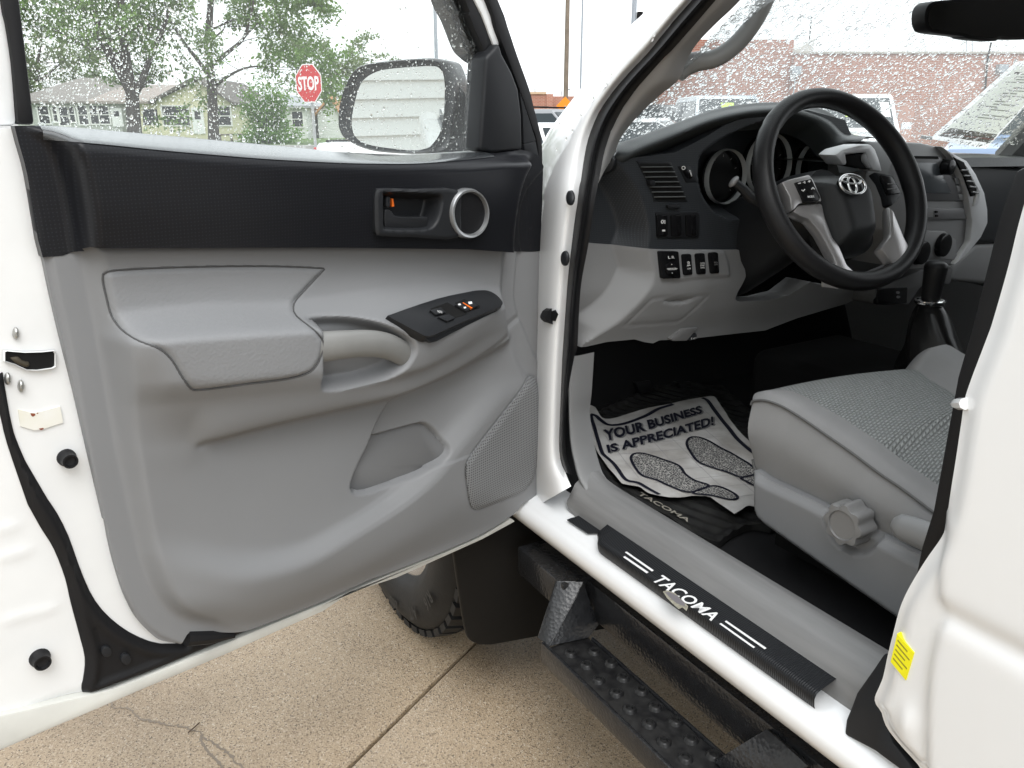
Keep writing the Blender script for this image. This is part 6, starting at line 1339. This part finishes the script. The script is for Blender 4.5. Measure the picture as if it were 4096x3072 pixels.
z1 = P.uv(zp('B7', (750,782))[0])[1]; u0, um, u1 = [P.uv(zp('B7', (x_,850))[0])[0] for x_ in (560,845,1300)]
BRK2 = brickmat('orange', (.42,.17,.11), (.36,.14,.09), (.42,.34,.29), 1.5)
slab('wall', P, [(u0,0),(um-.01,0),(um-.01,z1),(u0,z1)], -5, .0, BRK2, rt); slab('recessed_wall', P, [(um,0),(u1,0),(u1,z1-.15),(um,z1-.15)], -5, -.6, BRK2, rt); slab('pilaster', P, [(um-.5,0),(um+.1,0),(um+.1,z1+.02),(um-.5,z1+.02)], -.1, .15, BRK2, rt)
slab('coping', P, [(u0,z1+.003),(um-.51,z1+.003),(um-.51,z1+.2),(u0,z1+.2)], -5, .1, mat('tan_coping', (.50,.36,.24), .8), rt)
for x_, y0_, y1_ in ((705,782,732),(922,795,755)): MB().tube([P.pt(p, -3) for p in zp('B7', (x_,y0_),(x_,y1_))], .06, 6).build('roof_pipe', GREYP, rt)

# ------------------------------------------------------------------ white boarded building beside the truck (seen in the mirror)
rt = root('boarded_building', (-5.6,-1,0), 'white boarded wall mirrored in the door mirror', 'building')
MB().box((-8,-9,0), (-5.60,3.6,5.2)).build('wall', mat('white_wall', (.8,.81,.8), .6), rt)
WB = mat('white_board', (.80,.82,.81), .55, bump=.2, bscale=6, mott=.05, mscale=1.0); bme = None
for c_ in range(3):
    y0 = -9+c_*4.2
    for i in range(32):
        z_ = .1+i*.16+(.05 if c_ == 1 else 0)
        if bme is None:
            o = MB().add([(0,0,0),(0,4.19,0),(.03,0,.0),(.03,4.19,0),(.004,0,.158),(.004,4.19,.158)], [(0,1,3,2),(2,3,5,4),(0,2,4),(1,5,3),(0,4,5,1)]).build('board', WB, rt, local=True); bme = o.data
        else: o = bpy.data.objects.new('board', bme); COL.objects.link(o); o.parent = rt
        o.location = (-5.595+5.6, y0+1, z_)
# ------------------------------------------------------------------ parked vehicles
CGL = mat('car_window', (.03,.04,.045), .06); HL = mat('headlamp', (.7,.72,.72), .1); TL = mat('tail_lamp', (.4,.02,.02), .2); TYR = mat('car_tyre', (.02,.02,.02), .6)
def car(name, label, loc, heading, paint, L=4.6, W=1.82, H=1.5, kind='sedan', group='vehicles parked around the lot', extra=None):
    """nose along local +y"""
    rt = root(name, (0,0,0), label, 'car' if kind != 'truck' else 'pickup truck', group)
    hl = L/2; bh = .62*H if kind == 'sedan' else .58*H; g = .24
    st = [(-hl,.82,g+.25,bh*.86),(-hl+.12,.94,g+.04,bh*.97),(-hl+.5,.99,g,bh),(-.3*L,1.0,g,bh),(0,1.0,g,bh),(.22*L,1.0,g,bh*.99),(.33*L,.99,g,bh*.95),(hl-.3,.95,g,bh*.86),(hl-.06,.88,g+.05,bh*.78),(hl,.78,g+.18,bh*.66)]
    rings = []
    for y, wf, z0, z1 in st:
        w_ = W/2*wf; rings.append([np.array(p) for p in ((-w_*.9,y,z0),(-w_,y,z0+.12),(-w_*1.01,y,(z0+z1)/2),(-w_*.97,y,z1-.09),(-w_*.86,y,z1),(0,y,z1+.03),(w_*.86,y,z1),(w_*.97,y,z1-.09),(w_*1.01,y,(z0+z1)/2),(w_,y,z0+.12),(w_*.9,y,z0))])
    MB().loft(rings).build('body', paint, rt, local=True, ang=40)
    if kind == 'sedan': cab = (-.36*L, -.22*L, .06*L, .25*L)
    elif kind == 'suv': cab = (-.47*L, -.42*L, .08*L, .23*L)
    else: cab = (-.12*L, -.06*L, .10*L, .22*L)
    yb, yrb, yrf, yf = cab; wb, wt = W/2*.93, W/2*.76
    def cabring(s_): # 0 belt .. 1 roof
        w_ = wb*(1-s_)+wt*s_; z_ = bh*(1-s_)+H*s_ - .0; ya = yb*(1-s_)+yrb*s_; yc = yf*(1-s_)+yrf*s_
        return [np.array(p) for p in ((-w_,ya,z_),(-w_*.5,ya-.03,z_),(w_*.5,ya-.03,z_),(w_,ya,z_),(w_,(ya+yc)/2,z_),(w_,yc,z_),(w_*.5,yc+.06,z_),(-w_*.5,yc+.06,z_),(-w_,yc,z_),(-w_,(ya+yc)/2,z_))]
    r0, r1 = cabring(0), cabring(.92); r2 = [p*np.array([.93,.97,1])+np.array([0,0,.08*(H-bh)]) for p in cabring(.92)]
    MB().loft([[p-np.array([0,0,.05]) for p in r0], r0, r1, r2]).build('cabin', paint, rt, local=True, ang=40)
    def pane(nm, i0, i1, a=.10, m=CGL, inset=.06, push=.012):
        q = [cabring(.10)[i0], cabring(.10)[i1], cabring(.86)[i1], cabring(.86)[i0]]; c = sum(q)/4; n = np.cross(q[1]-q[0], q[3]-q[0]); n /= np.linalg.norm(n)
        if np.dot(n, c-np.array([0,(yb+yf)/2,bh])) < 0: n = -n
        q = [p+(c-p)*inset+n*push for p in q]; ob(nm, q, [(0,1,2,3)], m, rt, False, local=True)
    # windshields span the three end facets
    for (ids, nm) in (((8,7,6,5), 'windshield'), ((3,2,1,0), 'rear_window')):
        lo = [cabring(.08)[i] for i in ids]; hi = [cabring(.88)[i] for i in ids]; s_ = 1 if nm == 'windshield' else -1
        sh = lambda p, c=None: p*np.array([.90,1,1])+np.array([0,s_*.02,.012]); ob(nm, [sh(p) for p in lo+hi], [(0,1,5,4),(1,2,6,5),(2,3,7,6)], CGL, rt, True, local=True)
    for i0, i1 in ((3,4),(4,5),(8,9),(9,0)): pane('side_window', i0, i1)
    for sx in (-1, 1):
        for yy in (-.31*L, .31*L):
            T = np.linspace(0, 2*np.pi, 25)[:-1]; wr_ = .34; xo = sx*W/2*.99
            o = MB().loft([[np.array([xo-sx*x_, yy+r_*math.cos(a_), wr_+r_*math.sin(a_)]) for a_ in T] for x_, r_ in ((.22,wr_*.9),(.20,wr_),(.03,wr_),(.0,wr_*.92),(.01,wr_*.66))], True, True).build('wheel', TYR, rt, local=True, ang=50)
            MB().loft([[np.array([xo-sx*x_, yy+r_*math.cos(a_), wr_+r_*math.sin(a_)]) for a_ in T] for x_, r_ in ((.008,wr_*.64),(.004,wr_*.5),(.02,wr_*.2),(.0,wr_*.02))], True, True).build('rim', mat('car_rim', (.45,.45,.46), .3, metal=.8), o, local=True)
        MB().box((-.22,-.05,-.07), (.22,.05,.07), c=(sx*W*.36, hl-.10, bh*.66)).build('headlight', HL, rt, local=True, bevel=.02)
        MB().box((-.14,-.05,-.13), (.14,.05,.13), c=(sx*W*.38, -hl+.08, bh*.72)).build('taillight', TL, rt, local=True, bevel=.02)
        MB().box((-.10,-.05,-.07), (.10,.05,.07), c=(sx*(W/2+.08), yf-.25, bh+.10)).build('wing_mirror', paint, rt, local=True, bevel=.02)
    MB().box((-.45,-.03,-.10), (.45,.03,.10), c=(0, hl-.02, bh*.58)).build('grille', BLACKM, rt, local=True, bevel=.01)
    if kind == 'truck':
        MB().box((-W/2*.80,-L*.44,bh*.55), (W/2*.80,-L*.15,bh+.035)).build('bed', BLACKM, rt, local=True)
    if extra == 'rails':
        for sx in (-1, 1): MB().tube([(sx*wt*.86,yrb+.2,H+.04),(sx*wt*.86,(yrb+yrf)/2,H+.07),(sx*wt*.86,yrf-.1,H+.04)], .022, 6).build('roof_rail', BLACKM, rt, local=True)
    if extra == 'sticker':
        a = [cabring(.25)[i]*np.array([.9,1,1]) for i in (7,6)]; q0 = a[0]*.95+a[1]*.05; 
        for cc, m_ in ((.0, mat('price_card', (.78,.78,.76), .6)), (.55, mat('green_card', (.40,.55,.08), .6))):
            c0 = cabring(.35)[8]*(1-cc)+cabring(.35)[6]*cc; c1 = cabring(.75)[8]*(1-cc)+cabring(.75)[6]*cc; dx = np.array([.32,0,0])
            ob('price_card', [c0*np.array([.85,1,1])+np.array([0,.04,.02]), c0*np.array([.85,1,1])+dx+np.array([0,.06,.02]), c1*np.array([.85,1,1])+dx+np.array([0,.06,.02]), c1*np.array([.85,1,1])+np.array([0,.04,.02])], [(0,1,2,3)], m_, rt, False, local=True)
    rt.location = loc; rt.rotation_euler = (0, 0, heading); return rt
CW = mat('car_white', (.76,.77,.78), .2, coat=.8); CS = mat('car_steel_blue', (.28,.33,.37), .25, metal=.3, coat=.8); CB = mat('car_blue', (.20,.28,.42), .2, coat=.8); CG = mat('car_grey', (.22,.23,.24), .25, coat=.8); CD = mat('car_dark', (.025,.027,.03), .2, coat=.8); CR = mat('car_red', (.33,.02,.02), .2, coat=.8)
def gp_(px, D): q = BG(D).pt((px, 700)); return (q[0], q[1], 0)
hd = lambda px, D: math.atan2(-gp_(px, D)[0], gp_(px, D)[1])+math.pi     # nose towards us
car('parked_suv', 'steel blue suv with price cards in its windshield, left of the steering wheel', gp_(2866,21), hd(2866,21)+.25, CS, 4.7, 1.95, 1.84, 'suv', extra='sticker')
car('parked_truck', 'white pickup with dark windows framed inside the steering wheel', gp_(3370,19), hd(3370,19)+.1, CW, 5.3, 1.95, 1.80, 'truck', extra='sticker')
car('parked_car', 'blue car behind the paper sheet on the windshield', gp_(4010,17), hd(4010,17)-.1, CB, 4.7, 1.9, 1.62, 'suv')
car('parked_suv', 'dark suv seen low at the left edge of the wet windshield', gp_(2600,26), hd(2600,26)+1.2, CD, 4.7, 1.85, 1.72, 'suv')
car('parked_car', 'white car low behind the wet left corner of the windshield', gp_(2560,15.5), hd(2560,15)+1.35, CW, 5.2, 1.95, 1.30, 'sedan')
car('parked_suv', 'dark grey suv with roof rails in the gap between door and pillar', gp_(2195,21), hd(2195,21)+1.1, CG, 4.7, 1.9, 1.52, 'suv', extra='rails')
car('parked_car', 'white sedan nearest in the gap between door and pillar', gp_(2185,13.5), hd(2185,13)+1.9, CW, 4.6, 1.82, 1.22, 'sedan')
car('parked_car', 'red car half hidden by the pillar beside the grey suv', gp_(2420,23), hd(2420,23)+1.2, CR, 4.5, 1.8, 1.55, 'sedan')
car('parked_truck', 'white pickup nose with orange marker light, left of the mirror housing', gp_(1735,17), hd(1735,17)+1.2, CW, 4.6, 1.95, 1.45, 'truck')

# ------------------------------------------------------------------ mats on the truck floor
FZ = .535
RUB = mat('rubber_mat', (.014,.014,.015), .42, bump=.5, bscale=18, mott=.4, mscale=30, col2=(.028,.028,.026))
RMP = Pl((0,0,FZ-.008), (1,0,0), (0,0,1))
rm_out = RMP.uvs(cr(zp('B5',(150,300),(170,560),(250,800),(330,960),(420,1050),(640,1180),(900,1320),(1150,1470),(1350,1585),(1480,1590),(1600,1500),(1800,1420),(2000,1450)), 3)+zp('B5',(2400,1300),(2300,700),(1500,0),(900,-50)))
rm = relief('rubber_floor_mat', RMP, rm_out, lambda U, V: .006*ss(.02-sd(rm_out, U, V), 0, .012)+.002*np.sin(U*190+V*60), .006, RUB, None, skirt=-.008)
tag(rm, 'black rubber floor mat with raised pale lettering beside the sill', 'floor mat')
text_quad('mat_lettering', 'TACOMA', [atz(p, FZ-.004) for p in zp('B5', (632,1092),(1150,1378),(1192,1358),(680,1072))], mat('mat_letter', (.30,.28,.24), .6), rm, bold=True, off=.001)
PPN = Pl((1.2,1.1,FZ+.004), (1,0,0), (0,.0,1))
po = cr(zp('B5',(150,222),(205,240),(240,285),(285,328),(380,332),(500,300),(640,260),(800,225),(1000,192),(1200,150),(1380,124),(1440,150),(1520,260),(1650,440),(1820,600)), 2)+zp('B5',(1960,760),(2120,1000),(2100,1260),(1925,1370),(1860,1380),(1840,1240),(1750,1245),(1700,1290),(1620,1345),(1500,1240),(1370,1130),(1200,1112),(1070,1128),(950,1132),(850,1118),(740,1090),(660,1020),(560,1000),(480,990),(420,930),(340,840),(270,735),(215,650),(180,560),(160,420))
po = PPN.uvs(po)
pk = rbf([(PPN.uv(p)[0], PPN.uv(p)[1], w_) for p, w_ in zip(zp('B5',(150,222),(285,330),(700,250),(1400,125),(1820,600),(1400,500),(800,600),(300,600),(170,500),(420,930),(560,1000),(740,1090),(1070,1128),(1370,1130),(1000,800),(1500,900),(1750,1245),(1620,1345),(1960,760),(250,420)), (.035,.012,.02,.03,.012,.010,.006,.008,.02,.012,.004,.012,.004,.010,.004,.006,.022,.034,.01,.02))], 1e-6)
def pw(X):
    U = (X-PPN.o)@PPN.u; V = (X-PPN.o)@PPN.v; return X+np.asarray(pk(U, V)+.0012*np.sin(U*60+V*25)+.0010*np.sin(V*95-U*31))[..., None]*PPN.n*.35
PAPER = mat('paper_mat', (.62,.615,.60), .8, mott=.35, mscale=11, col2=(.33,.31,.285), bump=.4, bscale=30)
pm = relief('paper_floor_mat', PPN, po, lambda U, V: .35*(pk(U, V)+.0012*np.sin(U*60+V*25)+.0010*np.sin(V*95-U*31)), .006, PAPER, None)
tag(pm, 'white printed paper floor mat with shoe outlines lying in the footwell', 'paper mat')
INK = mat('navy_ink', (.010,.011,.022), .7); INKG = mat('grid_ink', (.33,.32,.33), .8)
def lay(X, off): return pw(np.asarray(X))+PPN.n*off
def ribbon(name, path, width, m, off=.0012, n=80, closed=False):
    q = resample(path, n); V = []
    for i in range(n):
        d_ = q[min(i+1, n-1)]-q[max(i-1, 0)]; n_ = np.array([-d_[1], d_[0], 0]); n_ /= np.linalg.norm(n_)+1e-9; V += [q[i]+n_*width/2, q[i]-n_*width/2]
    V = lay(np.array(V), off); return ob(name, V, [(2*i, 2*i+1, 2*i+3, 2*i+2) for i in range(n-1)], m, pm, False)
b5 = lambda *p: [PPN.pt(q) for q in zp('B5', *p)]
ribbon('border_line', cr(b5((860,1110),(740,1040),(640,980),(540,962),(480,920),(400,800),(300,710),(272,670),(235,560),(190,420),(160,305)), 4), .009, INK)
ribbon('border_line', cr(b5((160,305),(215,315),(265,355),(330,400),(450,395),(600,355),(740,300),(860,245),(1000,205)), 4), .012, INK)
ribbon('border_line', cr(b5((1295,142),(1350,170),(1420,260),(1560,430),(1700,590),(1830,690),(1980,800)), 4), .011, INK)
def stext(s_, q, off, m, grow=0.0, sh=(0,0)):
    q = [np.asarray(x) for x in q]; V, Fc = text_poly(s_, .038, 0.0, 1.02); x = V[:, :1]; y = V[:, 1:]
    X = q[0]*(1-x)*(1-y)+q[1]*x*(1-y)+q[2]*x*y+q[3]*(1-x)*y; X = X+np.array([sh[0], sh[1], 0]); ob('print_lettering', lay(X, off), Fc, m, pm, False)
for s_, q in (('YOUR BUSINESS', b5((308,575),(1300,290),(1278,222),(282,465))), ('IS APPRECIATED!', b5((340,690),(1415,410),(1408,322),(318,605)))):
    stext(s_, q, .0012, MATS['grey_ink'], sh=(.0032,-.0030)); stext(s_, q, .0022, INK)
SOLE = mat('sole_print', (.05,.05,.055), .8); t, b = nodes_of(SOLE); tc = t.nodes.new('ShaderNodeTexCoord'); vo = t.nodes.new('ShaderNodeTexVoronoi'); vo.inputs['Scale'].default_value = 170; vo.feature = 'DISTANCE_TO_EDGE'; rp = t.nodes.new('ShaderNodeValToRGB'); rp.color_ramp.elements[0].position = .03; rp.color_ramp.elements[1].position = .12; rp.color_ramp.elements[0].color = (.50,.49,.46,1); rp.color_ramp.elements[1].color = (.05,.05,.055,1)
t.links.new(tc.outputs['Object'], vo.inputs['Vector']); t.links.new(vo.outputs['Distance'], rp.inputs[0]); t.links.new(rp.outputs[0], b.inputs['Base Color'])
def fillshape(name, path, m, off):
    q = np.array(path); uv = [((p-PPN.o)@PPN.u, (p-PPN.o)@PPN.v) for p in q]
    return relief(name, PPN, uv, lambda U, V: .35*(pk(U, V)+.0012*np.sin(U*60+V*25)+.0010*np.sin(V*95-U*31))+off, .006, m, pm)
for foot, heel in ((((570,740),(600,692),(680,682),(800,715),(950,765),(1070,820),(1120,890),(1220,960),(1370,1015),(1170,1082),(1000,1030),(850,960),(690,910),(620,840)), ((1200,1090),(1385,1020),(1500,1042),(1600,1090),(1655,1140),(1640,1175),(1560,1175),(1400,1130))),
                   (((1140,590),(1165,535),(1230,522),(1320,545),(1500,640),(1700,750),(1830,850),(1830,905),(1690,935),(1560,880),(1380,825),(1250,765),(1180,680)), ((1695,945),(1840,915),(1960,990),(1960,1080),(1820,1025),(1740,975)))):
    for shp in (foot, heel):
        pa = cr(b5(*shp), 3, True); fillshape('sole_print', pa, SOLE, .0012); ribbon('sole_outline', pa+[pa[0]], .006, INK, .0022, 70)
for i in range(14):
    a0 = b5((330+i*105,420-i*24))[0]; a1 = b5((220+i*115+90,640+i*28+120))[0]
gridu = np.arange(-.35, .5, .045)
pou = po
for gi in range(2):
    for g in np.arange(-.6, .7, .05):
        seg = []
        for s_ in np.linspace(-.6, .6, 80):
            u, v = ((g*.94+s_*.34), (s_*.94-g*.34)) if gi == 0 else ((s_*.94-g*-.34), (g*.94+s_*-.34)) if False else ((s_*.94+g*.34), (g*.94-s_*.34))
            ins = float(sd(pou, np.array(u), np.array(v))) > .03
            if ins: seg.append(PPN.o+PPN.u*u+PPN.v*v)
            elif len(seg) > 4: ribbon('grid_line', seg, .0011, INKG, .0008, max(6, len(seg))); seg = []
            else: seg = []
        if len(seg) > 4: ribbon('grid_line', seg, .0011, INKG, .0008, max(6, len(seg)))

# ------------------------------------------------------------------ paper sheet on the windshield
WSP = Pl((1.95, 1.155+wy(1.95)-.03, 1.185), (1,0,0), (0,-.61,-.79))
if np.dot(WSP.n, CAM-WSP.o) < 0: pass
def translucent(m, f):
    t, b = nodes_of(m); tl = t.nodes.new('ShaderNodeBsdfTranslucent'); tl.inputs[0].default_value = b.inputs['Base Color'].default_value; mx = t.nodes.new('ShaderNodeMixShader'); mx.inputs[0].default_value = f
    t.links.new(b.outputs[0], mx.inputs[1]); t.links.new(tl.outputs[0], mx.inputs[2]); t.links.new(mx.outputs[0], t.nodes['Material Output'].inputs[0])
so_ = WSP.uvs(zp('C5',(1700,292),(2000,262),(2300,300),(1340,1342),(660,1222)))
in_ = WSP.uvs(zp('C5',(1710,345),(2100,320),(2230,345),(1380,1272),(765,1188)))
def flat(name, q, w_, m, parent): q = np.array(q); return ob(name, WSP.at(q[:,0], q[:,1], np.full(len(q), w_)), [tuple(range(len(q)))], m, parent, False)
sh_ = ob('windshield_sheet', np.vstack([WSP.at(np.array(so_)[:,0], np.array(so_)[:,1], np.zeros(5)), WSP.at(np.array(in_)[:,0], np.array(in_)[:,1], np.zeros(5))]), [(i, (i+1) % 5, 5+(i+1) % 5, 5+i) for i in range(5)], mat('sheet_border', (.80,.81,.82), .5), None, False)
tag(sh_, 'white vehicle information sheet stuck inside the windshield, top right', 'paper sheet')
flat('sheet_print', in_, .0, mat('sheet_grey', (.60,.62,.56), .6), sh_)
flat('sheet_footer', WSP.uvs(zp('C5',(915,1092),(1480,1170),(1385,1272),(765,1188)), .0014), .0014, mat('sheet_dark', (.07,.055,.05), .6), sh_)
flat('sheet_stripe', WSP.uvs(zp('C5',(822,1150),(1440,1222),(1425,1240),(805,1165)), .0017), .0017, mat('sheet_red', (.45,.06,.03), .6), sh_)
for q in ([(1195,1140),(1310,1152),(1300,1185),(1185,1172)], [(1345,1168),(1450,1172),(1435,1198),(1330,1186)]): flat('sheet_footer_box', WSP.uvs(zp('C5', *q), .002), .002, mat('sheet_grey', (.4,.4,.4)), sh_)
rng = random.Random(3); SPR = mat('sheet_small_print', (.25,.25,.23), .7)
for i in range(17):
    t_ = .12+i*.042; L0 = np.array(zp('C5', (1710,345))[0])*(1-t_)+np.array(zp('C5', (915,1092))[0])*t_; R0 = np.array(zp('C5', (2230,345))[0])*(1-t_)+np.array(zp('C5', (1480,1170))[0])*t_
    a = .12+.3*rng.random(); b_ = min(.93, a+.25+.4*rng.random()); p0 = L0*(1-a)+R0*a; p1 = L0*(1-b_)+R0*b_; d_ = np.array([-4,4.])
    if i % 5 == 4: continue
    flat('sheet_text_line', WSP.uvs([tuple(p0), tuple(p1), tuple(p1+d_), tuple(p0+d_)], .0016), .0016, SPR, sh_)
flat('sheet_seal', WSP.uvs(zp('C5', *ellipse((1718,432), 40, 18, 16)), .0016), .0016, MATS['sheet_dark'], sh_)
sk = slab('windshield_tag', WSP, WSP.uvs(zp('C5',(560,1180),(690,1192),(690,1240),(545,1215))), -.001, .0006, WHITEINK, None); tag(sk, 'small white tag at the lower corner of the information sheet', 'sticker')
slab('tag_print', WSP, WSP.uvs(zp('C5',(605,1190),(632,1192),(630,1230),(612,1228)), .001), .0002, .0010, BLACKM, sk)
for k in ('sheet_border', 'sheet_grey', 'sheet_dark', 'sheet_red', 'sheet_small_print'): translucent(MATS[k], .65)
